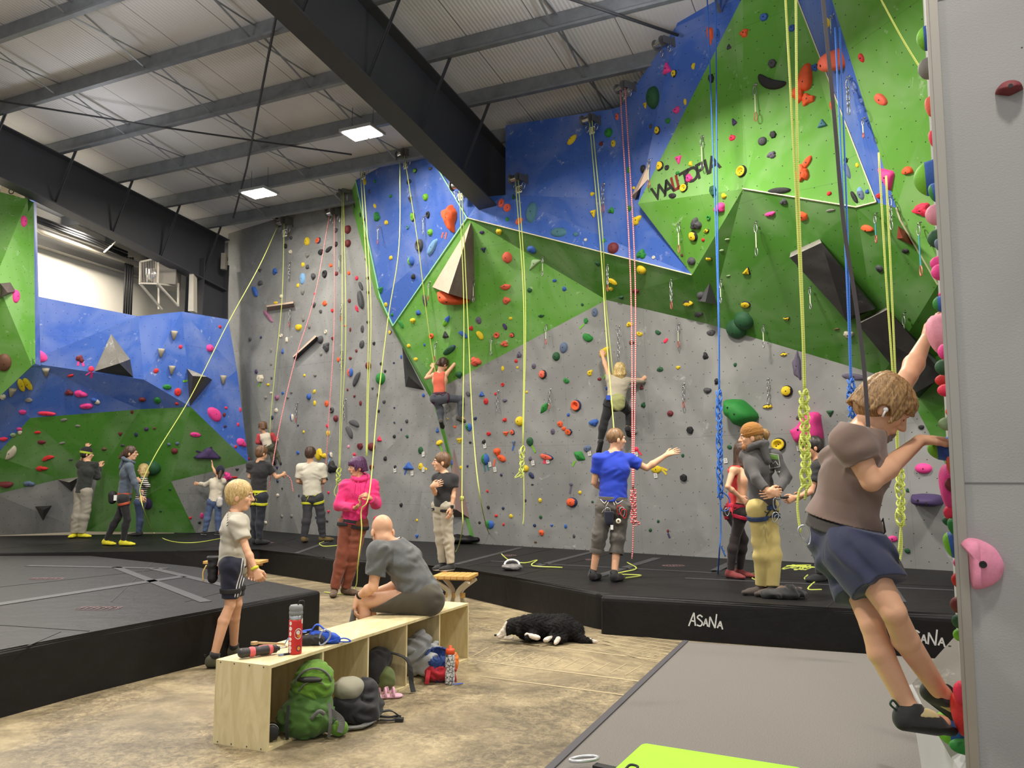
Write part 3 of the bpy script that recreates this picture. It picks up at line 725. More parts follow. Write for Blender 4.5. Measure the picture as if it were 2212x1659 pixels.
mv = dict(a=(1310, 648, .28), b=(1530, 700, .26), c=(1905, 812, .2), d=(1960, 845, .2), e=(2046, 1010, .1), f=(2070, 1237, 0), g=(1500, 1203, 0), h=(1028, 1175, 0.02), i=(945, 873, .2), j=(955, 836, .22),
    k=(850, 704, .35), l=(1010, 471, 1.05), m=(1495, 594, .95), n=(1605, 408, 1.7), o=(1850, 448, 1.7), p=(1893, 437, 1.85), q=(1936, 449, 1.9), r=(1945, 476, 1.85), s=(2026, 615, 1.5), t=(2050, 760, .7),
    u=(1378, 440, 1.3), v=(1605, -8, 1.95), w=(1720, -8, 2.0), x=(1795, -8, 2.6), y=(2080, -8, 3.2), z=(2060, 640, 1.75),
    A=(1320, 236, 1.15), B=(1385, 432, 1.15), C=(1092, 271, 1.0), D=(1092, 421, 1.0), E=(1040, 426, 1.0), G=(1012, 398, 1.05), H=(917, 314, 1.1), I=(944, 310, 1.1), J=(760, 346, .75), K=(822, 642, .45),
    Lx=(1460, 58, 1.75), Mx=(1486, -8, 1.95), Nx=(757, 344, .35), Ox=(756, 432, .2), Px=(815, 655, .2), Qx=(1342, 230, 1.2))
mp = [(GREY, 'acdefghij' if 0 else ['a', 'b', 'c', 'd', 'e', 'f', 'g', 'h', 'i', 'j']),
    (GREEN, ['l', 'a', 'j', 'k']), (SHGREEN, ['l', 'm', 'a']), (SHGREEN, ['m', 'n', 'b', 'a']), (SHGREEN, ['n', 'o', 'c', 'b']), (SHGREEN, ['o', 'p', 'q', 'r', 's', 't', 'd', 'c']), (SHGREEN, ['t', 'e', 'd']),
    (SHGREEN, ['k', 'j', 'i']), (BLUE, ['J', 'H', 'l', 'k', 'K']), (BLUE, ['H', 'I', 'G', 'E', 'l']), (BLUE, ['l', 'E', 'D', 'm']), (BLUE, ['D', 'C', 'A', 'B', 'm']), (BLUE, ['B', 'u', 'm']),
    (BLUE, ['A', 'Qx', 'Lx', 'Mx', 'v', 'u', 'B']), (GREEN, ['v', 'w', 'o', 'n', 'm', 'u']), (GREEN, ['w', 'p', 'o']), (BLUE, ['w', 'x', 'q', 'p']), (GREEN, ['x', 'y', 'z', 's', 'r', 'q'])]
MV = facets('wall_back', MAINP, mv, mp, [GREY, GREEN, SHGREEN, BLUE], 'tall faceted climbing wall of grey, green and blue panels')
sv = dict(a=(493, 486, .3), b=(756, 432, .25), Nx=(757, 344, .35), J=(760, 346, .75), K=(822, 642, .45), P=(812, 640, .25), k=(850, 704, .35), k2=(845, 706, .22), i=(945, 873, .2), i2=(937, 873, .16), h=(1028, 1175, .02), h2=(1019, 1174, .06), g=(898, 1170, .2), f=(647, 1156, .12), e=(556, 1144, -.1), c=(493, 690, .1))
sp_ = [(GREY, ['a', 'b', 'P', 'k2', 'i2', 'h2', 'g', 'f', 'e', 'c']), (GREEN, ['Nx', 'J', 'K', 'P', 'b']), (GREEN, ['P', 'K', 'k', 'k2']), (SHGREEN, ['k2', 'k', 'i', 'i2']), (SHGREEN, ['i2', 'i', 'h', 'h2'])]
facets('wall_back_left', MAINP, sv, sp_, [GREY, GREEN, SHGREEN], 'tall plain grey slab wall with a narrow green return edge')
lv = dict(a=(65, 637, 1.72), b=(298, 683, 1.65), c=(311, 820, 1.65), d=(55, 783, 1.88), e=(393, 673, 1.42), f=(412, 879, 1.12), g=(303, 884, 1.12), h=(65, 903, 1.20), i=(493, 690, 0.45), j=(512, 800, 0.30), k=(537, 1000, 0.08),
    l=(0, 1000, 0.83), m=(-10, 850, 1.80), n=(370, 1040, 0.45), o=(423, 1151, 0.00), p=(210, 1033, 0.52), q=(187, 1148, 0.00), r=(130, 1035, 0.52), s=(-10, 1068, 0.45), t=(-10, 1157, 0.00), u=(560, 1143, -0.11), v=(-10, 985, 0.90))
lp = [(BLUE, 'abcd'), (BLUE, 'becb' if 0 else ['b', 'e', 'f', 'g', 'c']), (BLUE, 'eijkf'), (BLUE, 'dcghvm'), (SHGREEN, 'hgfknprsv'), (SHGREEN, 'pnoq'), (GREY, 'srpqt'), (GREY, 'nkuo')]
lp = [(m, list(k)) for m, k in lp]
facets('wall_left', LEFTP, lv, lp, [BLUE, SHGREEN, GREY], 'low bouldering wall with blue upper facets over dark green')
gv = dict(a=(-10, 412, 2.70), b=(60, 430, 2.80), c=(69, 790, 2.50), d=(-10, 865, 2.40), e=(-10, 600, 3.40), f=(62, 432, 2.10), g=(71, 790, 2.10))
facets('wall_left_pillar', LEFTP, gv, [(GREEN, list('abe')), (GREEN, list('bcde')), (BLUE, ['b', 'f', 'g', 'c'])], [GREEN, BLUE], 'green bouldering prow at the far left edge')
# pale panel-edge strips along the colour joints
def strip(name, keys, V, wd=.012, m=PLY, off=.012, label='pale strip along a panel joint'):
    b = MB(); n = MAINP[1]
    for a, c in zip(keys, keys[1:]): b.bar(V[a]+n*off, V[c]+n*off, wd, .02, up=n)
    return tag(b.done(name, m), label, kind='structure')
strip('trim_2', ['n', 'o', 'p'], MV); strip('trim_3', ['w', 'p'], MV); strip('trim_4', ['q', 'r', 's'], MV, wd=.018)
TEAL = mat('teal_edge', (150, 215, 175), rough=.6)
strip('trim_5', ['J', 'K', 'k', 'l', 'H'], MV, m=TEAL, wd=.02); strip('trim_6', ['l', 'm'], MV, wd=.014)
# --- near pillar (grey side face, climbed edge with aluminium trim)
Ptop = aty(2008, 0, 3.1); Pbot = aty(2098, 1659, 3.1)
dirn = (Ptop-Pbot)/(Ptop[2]-Pbot[2])
def pedge(z): return Pbot + dirn*(z-Pbot[2])
FA = nrm((math.cos(math.radians(-26.5)), math.sin(math.radians(-26.5)), 0)); FB = nrm((math.sin(math.radians(26.9)), math.cos(math.radians(26.9)), 0))
ALU = mat('aluminium_trim', (170, 165, 155), rough=.35, metal=.7)
z0, z1 = 0.0, 5.2
b = MB(); E0, E1 = pedge(z0), pedge(z1)
b.prism([E0, E0+FA*2.2, E0+FA*2.2+FB*1.1, E0+FB*1.1], E1-E0)
me = bm2me(b.bm); bpy.context.view_layer.update(); uvproj(me)
PIL = link('wall_right', me, LGREY, smooth=False); tag(PIL, 'pale grey panelled pillar at the right edge', kind='structure')
b = MB()
for k, t in enumerate((.0, .028)):
    b.bar(E0-FA*.008+FB*(.012+t), E1-FA*.008+FB*(.012+t), .016, .02, up=FB)
b.bar(E0-FB*.004+FA*.012, E1-FB*.004+FA*.012, .03, .008, up=FB)
tag(b.done('trim_7', ALU), 'aluminium edge strip on the right pillar', kind='structure')
b = MB()
for z in (3.42, 1.478):
    e = pedge(z); b.bar(e-FB*.001+FA*.03, e-FB*.001+FA*2.1, .002, .004, up=(0, 0, 1))
tag(b.done('trim_8', mat('seam', (105, 105, 105))), 'thin panel seam across the pale pillar', kind='structure')
# pillar foot: grey volume and pale sloped base panel
p = lambda x, y, Y: aty(x, y, Y)
b = MB(); A_ = p(1990, 1700, 3.4); 
f1 = [pedge(.0)+FB*.05, pedge(.0)+FB*1.1, p(1962, 1480, 4.5), p(2010, 1680, 3.5)]
b._mk([f1[0], f1[1], f1[2]*[1, 1, 1], np.array([f1[3][0], f1[3][1], 0.0]), pedge(.35)+FB*.05, pedge(.55)+FB*1.1], [(0, 1, 2, 3), (4, 5, 2, 3), (0, 3, 4), (1, 5, 2), (0, 4, 5, 1)])
me = bm2me(b.bm); uvproj(me); tag(link('wall_pillar_foot', me, LGREY, smooth=False), 'pale sloped panel at the foot of the pillar', kind='structure')
# --- back of the building: white wall beyond the left rafter, dark gable behind
WHT = mat('white_cladding', (236, 228, 210), rough=.8, var=.03, vscale=2)
DARK = mat('dark_cladding', (58, 58, 62), rough=.8)
b = MB(); b.prism([uv_(-3, 16.5, 0), uv_(15.2, 16.5, 0), uv_(15.2, 16.5, 6.83), uv_(-3, 16.5, 8.88)], VA*.15)
tag(b.done('wall_far_left', WHT), 'cream end wall above the bouldering wall', kind='structure')
b = MB(); b.prism([uv_(15.35, 18, 0), uv_(15.35, -12, 0), uv_(15.35, -12, 7.1), uv_(15.35, 18, 7.1)], UA*.2)
tag(b.done('wall_far_back', DARK), 'dark side wall behind the climbing walls', kind='structure')
# roof: corrugated pale liner
def roofmat():
    m = bpy.data.materials.new('roof_liner'); m.use_nodes = True; nt = m.node_tree; N = nt.nodes.new; L = nt.links.new; b = nt.nodes['Principled BSDF']
    b.inputs['Base Color'].default_value = rgb(215, 214, 214); b.inputs['Roughness'].default_value = .4
    uv = N('ShaderNodeUVMap'); uv.uv_map = 'UVMap'; sp = N('ShaderNodeSeparateXYZ'); L(uv.outputs[0], sp.inputs[0])
    a = N('ShaderNodeMath'); a.operation = 'MULTIPLY'; a.inputs[1].default_value = 2*math.pi/.055; L(sp.outputs[0], a.inputs[0])
    s = N('ShaderNodeMath'); s.operation = 'SINE'; L(a.outputs[0], s.inputs[0])
    fr = N('ShaderNodeMath'); fr.operation = 'FRACT'; d = N('ShaderNodeMath'); d.operation = 'DIVIDE'; d.inputs[1].default_value = 1.0; L(sp.outputs[0], d.inputs[0]); L(d.outputs[0], fr.inputs[0])
    lt = N('ShaderNodeMath'); lt.operation = 'LESS_THAN'; lt.inputs[1].default_value = .012; L(fr.outputs[0], lt.inputs[0])
    mx = N('ShaderNodeMix'); mx.data_type = 'RGBA'; L(lt.outputs[0], mx.inputs[0]); mx.inputs[6].default_value = rgb(215, 214, 214); mx.inputs[7].default_value = rgb(120, 118, 115); L(mx.outputs[2], b.inputs['Base Color'])
    bp = N('ShaderNodeBump'); bp.inputs['Strength'].default_value = .5; bp.inputs['Distance'].default_value = .004; L(s.outputs[0], bp.inputs['Height']); L(bp.outputs[0], b.inputs['Normal'])
    return m
bmr = bmesh.new(); cs = [uv_(-6, 18, roofz(-6)), uv_(-6, -9, roofz(-6)), uv_(15.3, -9, roofz(15.3)), uv_(15.3, 18, roofz(15.3))]
top = [c+np.array([0, 0, .12]) for c in cs]
bv = [bmr.verts.new(tuple(map(float, c))) for c in cs+top]
for f in [(0, 1, 2, 3), (7, 6, 5, 4), (0, 4, 5, 1), (1, 5, 6, 2), (2, 6, 7, 3), (3, 7, 4, 0)]: bmr.faces.new([bv[i] for i in f])
me = bm2me(bmr); uvl = me.uv_layers.new(name='UVMap')
for pl_ in me.polygons:
    for li in pl_.loop_indices:
        co = np.array(me.vertices[me.loops[li].vertex_index].co); uvl.data[li].uv = (co@VA, co@UA)
tag(link('ceiling', me, roofmat(), smooth=False), 'pale ribbed metal roof liner', kind='structure')
# ---------------------------------------------------------------- steelwork
GALV = mat('galvanised_steel', (128, 132, 136), rough=.45, metal=.35, var=.18, vscale=5)
BLACKST = mat('dark_painted_steel', (62, 63, 68), rough=.55, var=.06, vscale=2)
PUR = [2.9, 4.2, 5.45, 6.7, 7.97, 9.25, 10.45, 11.6, 12.72, 13.9]
Z3 = np.array([0, 0, 1.])
nth = ['nearest', 'second nearest', 'third', 'fourth', 'fifth', 'sixth', 'seventh', 'eighth', 'ninth', 'farthest']
for i, u in enumerate(PUR):
    t = root('roof_purlin', 'long galvanised roof purlin, %s of ten counted from the viewer toward the climbing wall' % nth[i], 'purlin', uv_(u, 4, roofz(u)-.3), 'roof purlins')
    zt = roofz(u)-.012
    b = MB()
    v0, v1 = (16.45, -8.5)
    b.bar(uv_(u, v0, zt-.13), uv_(u, v1, zt-.13), .012, .25)            # web
    b.bar(uv_(u+.035, v0, zt-.006), uv_(u+.035, v1, zt-.006), .08, .012); b.bar(uv_(u-.035, v0, zt-.254), uv_(u-.035, v1, zt-.254), .08, .012)
    b.bar(uv_(u-.072, v0, zt-.24), uv_(u-.072, v1, zt-.24), .008, .03)
    b.done('web', GALV, t)
    if i < len(PUR)-1:
        u2 = PUR[i+1]; zn = roofz(u2)-.012
        for v in (11.55, 9.6, 7.62, 3.7, 1.7, -.3):
            for q in (0, 1):
                b = MB(); za, zb = (zt-.03, zn-.23) if q == 0 else (zt-.23, zn-.03)
                b.bar(uv_(u+.01, v-q*.03, za), uv_(u2-.01, v-q*.03, zb), .03, .006)
                b.done('bridging_rod', GALV, t)
def rafter(v, d0, d1, u_end, label, braces, w=.3):
    t = root('roof_beam', label, 'roof beam', uv_(6, v, 6.5), 'tapered roof beams')
    us = [-4, 4, 9, u_end]; dz = [d0, d0, d0+(d1-d0)*.35, d1]
    b = MB()
    def zt(u): return roofz(u)-.28
    webp = [uv_(u, v, zt(u)) for u in us] + [uv_(u, v, zt(u)-d) for u, d in list(zip(us, dz))[::-1]]
    b.prism(webp, VA*.02); b.done('web', BLACKST, t)
    b = MB()
    for (a, da), (c, dc) in zip(list(zip(us, dz)), list(zip(us, dz))[1:]):
        b.bar(uv_(a, v+.01, zt(a)-da), uv_(c, v+.01, zt(c)-dc), w, .025)
    b.done('bottom_flange', BLACKST, t)
    b = MB()
    for a, c in zip(us, us[1:]): b.bar(uv_(a, v+.01, zt(a)), uv_(c, v+.01, zt(c)), w, .02)
    b.done('top_flange', BLACKST, t)
    def dep(u): return np.interp(u, us, dz)
    for u, side in braces:
        b = MB(); b.bar(uv_(u, v+.5*side, roofz(u)-.25), uv_(u, v+.03*side, zt(u)-dep(u)+.06), .05, .008); 
        b.bar(uv_(u, v+.5*side, roofz(u)-.25), uv_(u, v+.03*side, zt(u)-dep(u)+.06), .008, .05); b.done('fly_brace', BLACKST, t)
    for u in [q for q in PUR if q > 6]:
        b = MB(); b.box(uv_(u, v-.08, zt(u)+.1), (.12, .01, .2), [VA, UA, Z3]); b.done('purlin_cleat', BLACKST, t)
    return t
br = [(u, s) for u in PUR if 6 < u < 13.2 for s in (-1,)]
rafter(13.35, .78, 1.15, 13.35, 'dark tapered steel roof beam at the left, running down to a column', br)
rafter(5.75, .95, 1.2, 13.35, 'dark tapered steel roof beam overhead in the middle, ending at the blue wall', [(u, s) for u in PUR if 6 < u < 11.2 for s in (1, -1)], w=.34)
for v, lab in ((13.35, 'grey steel column under the left roof beam beside the grey slab'), ):
    t = root('steel_column', lab, 'column', uv_(13.0, v, 0)); b = MB()
    b.box(uv_(13.0, v, 3.1), (.02, .7, 6.2), [VA, UA, Z3]); b.done('web', BLACKST, t)
    for k in (-1, 1):
        b = MB(); b.box(uv_(13.0+.35*k, v, 3.1), (.3, .02, 6.2), [VA, UA, Z3]); b.done('flange', BLACKST, t)
b = MB(); b.bar(uv_(13.9, 16.3, 6.72), uv_(13.9, -3, 6.72), .25, .35); tag(b.done('eaves_beam', BLACKST), 'dark eaves beam running just above the grey slab wall', 'beam')
# diagonal tension rods under the roof
def rod(pts, r, label):
    b = MB(); b.tube(pts, r, 6); return tag(b.done('tension_rod', BLACKST, smooth=True), label, 'rod')
def onroof(px, py, drop):
    n = np.array([.113*UA[0], .113*UA[1], 1.]); q = UA*11.2+np.array([0, 0, 7.3-drop]); return atpl(px, py, q, n)
rod([onroof(605, -10, .3), onroof(533, 362, .3), onroof(504, 470, .28)], .018, 'steep thin tension rod crossing the roof from top edge to the slab corner')
rod([onroof(-20, 215, .3), onroof(330, 272, .3), onroof(760, 334, .29)], .015, 'thin tension rod running low across the roof from the left edge')
rod([onroof(1210, -10, .3), onroof(1465, 76, .3)], .02, 'short thick tension rod meeting the top of the blue wall')
# high-bay lamps
LAMPM = mat('lamp_lens', (255, 250, 240), emit=14)
ALUM2 = mat('lamp_housing', (190, 190, 190), rough=.4, metal=.5)
lab = ['bright square high-bay lamp left of the middle roof beam', 'bright square high-bay lamp above the slab wall, the farther one', ]
for k, (L_, P) in enumerate(zip(LAMPS, LAMPPOS)):
    if not L_[3]: continue
    t = root('ceiling_light', lab[k], 'light', P)
    b = MB(); b.box(P, (.6, .42, .05), [VA, UA, Z3]); b.done('housing', ALUM2, t)
    b = MB()
    for s in (-1, 1): b.box(P+VA*.14*s+np.array([0, 0, -.03]), (.24, .36, .012), [VA, UA, Z3])
    b.done('lens', LAMPM, t)
    for s in (-1, 1):
        b = MB(); b.tube([P+VA*.2*s, P+VA*.2*s+Z3*.45], .004, 5); b.done('hanger', BLACKST, t)
# ================================================================ MATS, CARPET, PAD
VIN = mat('black_vinyl', (20, 19, 20), rough=.52, spec=.3, var=.14, vscale=3, bump=.5, bscale=6); VING = mat('grey_worn_vinyl', (66, 65, 67), rough=.5, var=.25, vscale=4, bump=.15, bscale=12); VINT = mat('grey_vinyl_strip', (62, 62, 65), rough=.5, var=.1)
def fabslab(poly, z0, z1, name, m, label, bev=.05, parent=None, sag=.006, group=None, rnd=1):
    """soft slab with rounded rim and slightly uneven top"""
    n = len(poly); P = [np.array([p_[0], p_[1]]) for p_ in poly]; 
    a2 = sum(P[i][0]*P[(i+1) % n][1]-P[(i+1) % n][0]*P[i][1] for i in range(n)); P = P if a2 > 0 else P[::-1]
    b = bmesh.new(); c = sum(P)/n; vb = [b.verts.new((p_[0], p_[1], z0)) for p_ in P]; vt = [b.verts.new((p_[0], p_[1], z1)) for p_ in P]
    b.faces.new(vb[::-1]); b.faces.new(vt)
    for i in range(n): b.faces.new([vb[i], vb[(i+1) % n], vt[(i+1) % n], vt[i]])
    te = [e for e in b.edges if all(v.co.z > z1-.001 for v in e.verts)]; ve = [e for e in b.edges if abs(e.verts[0].co.z-e.verts[1].co.z) > .01]
    bmesh.ops.bevel(b, geom=te+ve, offset=bev, segments=4, affect='EDGES', profile=.55)
    me = bm2me(b); o = link(name, me, m, parent, smooth=False)
    if label: tag(o, label, 'crash mat' if 'mat' in name else name, group)
    return o
G3 = lambda x, y, z: atz(x, y, z)[:2]
def matset(poly, z, label, seams, strips=(), h0=0.0, bev=.05):
    o = fabslab([G3(x, y, z) if len(q) == 2 else (x, y) for q in poly for x, y in [q[:2]]], h0, z, 'crash_mat', VIN, label, bev, group='landing mats')
    for a_, c_ in seams:
        b = MB(); A_, B_ = atz(*a_, z+.001), atz(*c_, z+.001); b.bar(A_, B_, .012, .004); b.done('seam', mat('seam_black', (14, 14, 14)), o)
    for a_, c_, wd in strips:
        b = MB(); A_, B_ = atz(*a_, z+.003), atz(*c_, z+.003); b.bar(A_, B_, wd, .005); b.done('cover_strip', VINT, o)
    return o
# near-left mat
def off(px, py, z): return atz(px, py, z)
zl = .42
matset([(695, 1275), (597, 1262), (430, 1224), (200, 1200), (-500, 1200), (-900, 1500), (-180, 1440), (192, 1366)], zl, 'black crash mat in the left foreground beside the walking youngster', [((192, 1363), (-300, 1330)), ((330, 1232), (-200, 1290)), ((130, 1365), (60, 1395)), ((560, 1258), (400, 1300)), ((330, 1215), (240, 1300))],
       [((395, 1245), (-100, 1320), .14), ((500, 1268), (330, 1228), .10), ((360, 1228), (60, 1222), .10), ((445, 1300), (250, 1225), .1)])
b = MB(); A_, B_ = atz(192, 1363, zl), atz(189, 1488, 0); dr = nrm(np.array([-1, .35, 0])); b.bar(np.array([A_[0], A_[1], .02])-np.array([0, .012, 0]), np.array([A_[0], A_[1], zl-.03])-np.array([0, .012, 0]), .02, .02); tag(b.done('mat_seam', mat('seam_black', (14, 14, 14))), 'vertical seam in the front face of the left crash mat', 'seam')
# far mats under the walls
matset([(1291, 1279), (1000, 1226), (730, 1207), (560, 1186), (400, 1190), (150, 1193), (-180, 1197), (-180, 1160), (430, 1152), (556, 1142), (900, 1166), (1500, 1199), (1640, 1207), (1560, 1300)], MZ, 'long black crash mat under the grey climbing wall', [((560, 1186), (640, 1163)), ((1010, 1224), (1200, 1184)), ((1110, 1245), (1330, 1194)), ((820, 1211), (900, 1180)), ((700, 1203), (560, 1160)), ((380, 1190), (560, 1168)), ((0, 1185), (300, 1162)), ((120, 1192), (300, 1178)), ((1030, 1222), (1290, 1232))],
       [((985, 1219), (1125, 1183), .1), ((1150, 1225), (1280, 1192), .1), ((1290, 1245), (1420, 1205), .12), ((640, 1195), (720, 1166), .08), ((1060, 1212), (1700, 1246), .06)])
matset([(1293, 1284), (1790, 1312), (2090, 1330), (2300, 1300), (2300, 1250), (2065, 1232), (1640, 1208), (1540, 1236)], MZ+.012, 'black crash mat with white lettering, at right front', [((1785, 1312), (1870, 1240)), ((1560, 1245), (2080, 1268)), ((1700, 1309), (1480, 1300))], [((1545, 1232), (1600, 1206), .12), ((1940, 1300), (1900, 1235), .14), ((1480, 1249), (2060, 1275), .06)], bev=.06)
MATF = bpy.data.objects[-1] if False else None
# grey carpet
CARP = mat('grey_carpet', (114, 110, 105), rough=.95, bump=.3, bscale=700, var=.3, vscale=150)
E1_, E2_ = atz(1487, 1380, .02), atz(1190, 1659, .02); dE = nrm(E2_-E1_)
c1 = E1_+dE*.12; c2 = E2_+dE*2.2; R_ = np.array([4.2, -2.0, 0])
pe_ = pedge(0); fabslab([c1, c2, (pe_-FA*.06-FB*1.6), (pe_-FA*.06), (pe_-FA*.06+FB*1.2), atz(2060, 1425, .02)], 0, .02, 'carpet', CARP, 'grey carpet on the floor at right front', .006)
b = MB(); b.bar(c1+np.array([0, 0, .003]), c2+np.array([0, 0, .003]), .045, .012); tag(b.done('carpet_edging', mat('dark_edging', (72, 70, 74), rough=.7)), 'dark edging strip along the left side of the grey carpet', 'edging')
# lime pad
LIME = mat('lime_fabric', (150, 226, 40), rough=.7, var=.03, bump=.1, bscale=12)
o = fabslab([G3(1385, 1600, .14), G3(1290, 1685, .14), G3(1330, 1790, .14), G3(1760, 1760, .14), G3(1740, 1655, .14)], .02, .14, 'crash_pad', LIME, 'lime green folded crash pad at the bottom edge on the carpet', .04); o['category'] = 'crash pad'
b = MB(); b.tube(spline([atz(1350, 1662, .15), atz(1362, 1652, .16), atz(1378, 1656, .16), atz(1372, 1664, .15)], 4), .006, 6); b.done('strap_loop', BLACKG if 'BLACKG' in globals() else mat('black_webbing', (30, 30, 32)), o, smooth=True)
b = MB(); c = atz(1262, 1648, .05); b.tube([c+np.array([.075*math.cos(a), .035*math.sin(a)+.02*math.cos(a), .02]) for a in np.linspace(0, 6.28, 16)[:-1]], .009, 8, closed=True); o = b.done('carabiner', mat('white_black', (190, 190, 195), rough=.3, metal=.4), smooth=True); tag(o, 'silver carabiner clip on the carpet left of the lime pad', 'carabiner')
b = MB(); b.bar(c+np.array([.05, -.03, -.01]), c+np.array([.16, -.1, -.01]), .05, .03); b.done('handle_tape', mat('black_webbing', (30, 30, 32)), o)
# brushed white lettering on the two front faces
def strokes(lines, a, c, zc, hgt, wpx, label):
    """a, c: ground points along the mat front; lines in unit space"""
    d = nrm(np.array(c)-np.array(a)); n = np.array([d[1], -d[0], 0]); n = n if n@(CAM-a) > 0 else -n; b = MB()
    for ln in lines:
        pts = spline([np.array(a)+d*x*hgt+Z3*(zc+y*hgt)+n*.012 for x, y in ln], 4)
        for p0, p1 in zip(pts, pts[1:]): b.bar(p0, p1+(p1-p0)*.12, wpx, .003, up=n)
    return tag(b.done('mat_lettering', mat('white_print', (225, 225, 222))), label, 'lettering')
AS = [[(0, .0), (.22, .55), (.42, 1.0)], [(.42, 1.0), (.46, .5), (.5, .05)], [(.12, .42), (.5, .36)], [(1.05, .72), (.85, .85), (.66, .68), (.85, .5), (1.02, .3), (.88, .06), (.6, .12)], [(1.1, .1), (1.3, .62)], [(1.3, .62), (1.42, .05)], [(1.16, .3), (1.38, .26)], [(1.52, .02), (1.6, .78)], [(1.6, .78), (1.95, -.02)], [(1.95, -.02), (2.1, 1.0)], [(2.12, .0), (2.36, .5)], [(2.36, .5), (2.5, -.08)], [(2.2, .2), (2.45, .16)]]
Lp = atz(1293, 1368, 0); Rp = atz(1790, 1412, 0)
fr = lambda x: Lp+(Rp-Lp)*((x-1293)/(1790-1293))
q0, q1 = atz(1293, 1284, MZ+.012), atz(1790, 1312, MZ+.012); q2 = atz(2090, 1330, MZ+.012)
def lettering(px, py, qa, qb, label, hg):
    n = nrm(np.cross(qb-qa, Z3)); n = n if n@(CAM-qa) > 0 else -n
    P = atpl(px, py, qa, n); d = nrm((qb-qa)*[1, 1, 0]); b = MB()
    for ln in AS:
        pts = spline([P+d*x*hg+Z3*y*hg+n*.006 for x, y in ln], 4)
        b.ribbon(pts, .0125, .003, n)
    return tag(b.done('mat_lettering', mat('white_print', (225, 225, 222))), label, 'lettering', 'brushed white lettering on mats')
lettering(1488, 1352, q0, q1, 'brushed white ASANA lettering on the mat front in the middle right', .122)
lettering(1950, 1388, q1, q2, 'brushed white ASANA lettering behind the large climber shin', .125)
# faded pinkish logos printed on the mat tops
LOGO = mat('faded_print', (120, 92, 94), rough=.6)
for x, y, z, s_, w_ in [(212, 1314, zl, .3, 'on the near left mat'), (100, 1250, zl, .3, 'on the left mat further back'), (1455, 1222, MZ, .24, 'right of the blue-shirted person feet'), (1280, 1209, MZ, .16, 'left of the blue-shirted person feet'), (1100, 1200, MZ, .18, 'beside the rope on the middle mat'), (582, 1172, MZ, .13, 'between the two belayers')]:
    P = atz(x, y, z+.004+(.012 if x > 1500 else 0)); b = MB()
    for i in range(7):
        xx = (i-3)/3; b.bar(P+np.array([xx*s_*.5, .04*abs(xx)-.05, 0]), P+np.array([xx*s_*.5+.03*s_, .09, 0]), .012, .001); b.bar(P+np.array([xx*s_*.5-.02, .07-.05*(i % 2), 0]), P+np.array([xx*s_*.5+.05*s_, .05*(i % 2), 0]), .012, .001)
    b.tube([P+np.array([s_*.6*math.cos(a), .1*math.sin(a), 0]) for a in np.linspace(0, 6.28, 20)[:-1]], .002, 4, closed=True)
    tag(b.done('mat_print', LOGO), 'faded winged print '+w_, 'print', 'faded prints on mats')
# ================================================================ PEOPLE
BLOND = hairmat('blond_hair', (160, 128, 74), (220, 192, 134)); BROWN = hairmat('brown_hair', (78, 55, 38), (122, 88, 58)); DBROWN = hairmat('dark_brown_hair', (44, 31, 24), (84, 58, 42)); SANDY = hairmat('sandy_hair', (112, 82, 48), (176, 138, 88))
PURPLE = hairmat('purple_hair', (48, 22, 52), (92, 44, 92)); BLKH = hairmat('black_hair', (22, 18, 16), (48, 38, 32)); GOLD = hairmat('golden_hair', (150, 118, 60), (224, 200, 140))
def Yf(px, py, z): return atz(px, py, z)[1]
def seg(a, b, t): return a+(b-a)*t
# 1. grey-tee youth walking by the bench
Y = Yf(478, 1436, 0)
kid = person('young person in grey t-shirt and striped navy shorts walking behind the plywood bench', Y, .88, dict(hd=(518, 1071, 0), nk=(508, 1110, 0), pv=(501, 1216, 0), sl=(519, 1126, .15), sr=(513, 1131, -.14), er=(533, 1188, -.2), wr=(552, 1231, -.22), el=(530, 1185, .18), wl=(540, 1225, .2), kr=(497, 1308, -.07), ar=(462, 1414, -.12), kl=(512, 1305, .08), al=(505, 1394, .25), tr=(487, 1435, -.1), tl=(532, 1418, .25)),
  yaw=75, head=(82, -2), gz=0, top=dict(m=GT, hem=.03, sl=.62, infl=.024, fold=.006), bot=dict(m=NAVY, len='short', to=.82, infl=.018, name='shorts'), shoes=dict(m=cloth('olive_shoe', (74, 72, 52)), sole=RUB, lace=mat('coral_lace', (220, 96, 70)), tab=RUB), hair=dict(style='bowl', m=BLOND, infl=.014), res=.0055, hs=1.12, seed=4,
  hands=dict(r=dict(curl=1.25, thumb=.7), l=dict(curl=.9)), socks=BLK, harness=dict(m=BLACKG, m2=mat('dusty_pink_web', (190, 130, 120)), leg=.62, infl=.016, h=.03))
t = kid['t']; X = kid['X']
o = child(kid, 'shorts')
for j in range(3): drawon(o, [[(524+j*5, 1205), (520+j*5, 1235), (512+j*5.5, 1262), (507+j*5.5, 1290)]], .0042, WHITE, 'stripe', t)
w_ = X['wr']; e_ = X['er']; a = seg(e_, w_, .86); b = MB(); b.tube([a, seg(e_, w_, .98)], .031, 16); b.done('wristband', YEL, t, smooth=True)
b = MB(); b.tube([kid['nk']+(kid['f']*math.cos(a)*.055+kid['r']*math.sin(a)*.055+Z3*(.012-.02*math.cos(a)))*.95 for a in np.linspace(0, 6.28, 18)[:-1]], .0028, 5, closed=True); b.done('necklace', mat('cord_brown', (110, 60, 40)), t, smooth=True)
c = kid['hc']-kid['f']*.145-Z3*.09; fl = Field(.02); fl.add(cone(c+Z3*.07, c-Z3*.075, .06, .052, .75, kid['f'])); fl.clip(c+Z3*.085, Z3); fl.disp = folds(.004, .06, 2); link('chalk_bag', fl.mesh(.006), BLACKG, t)
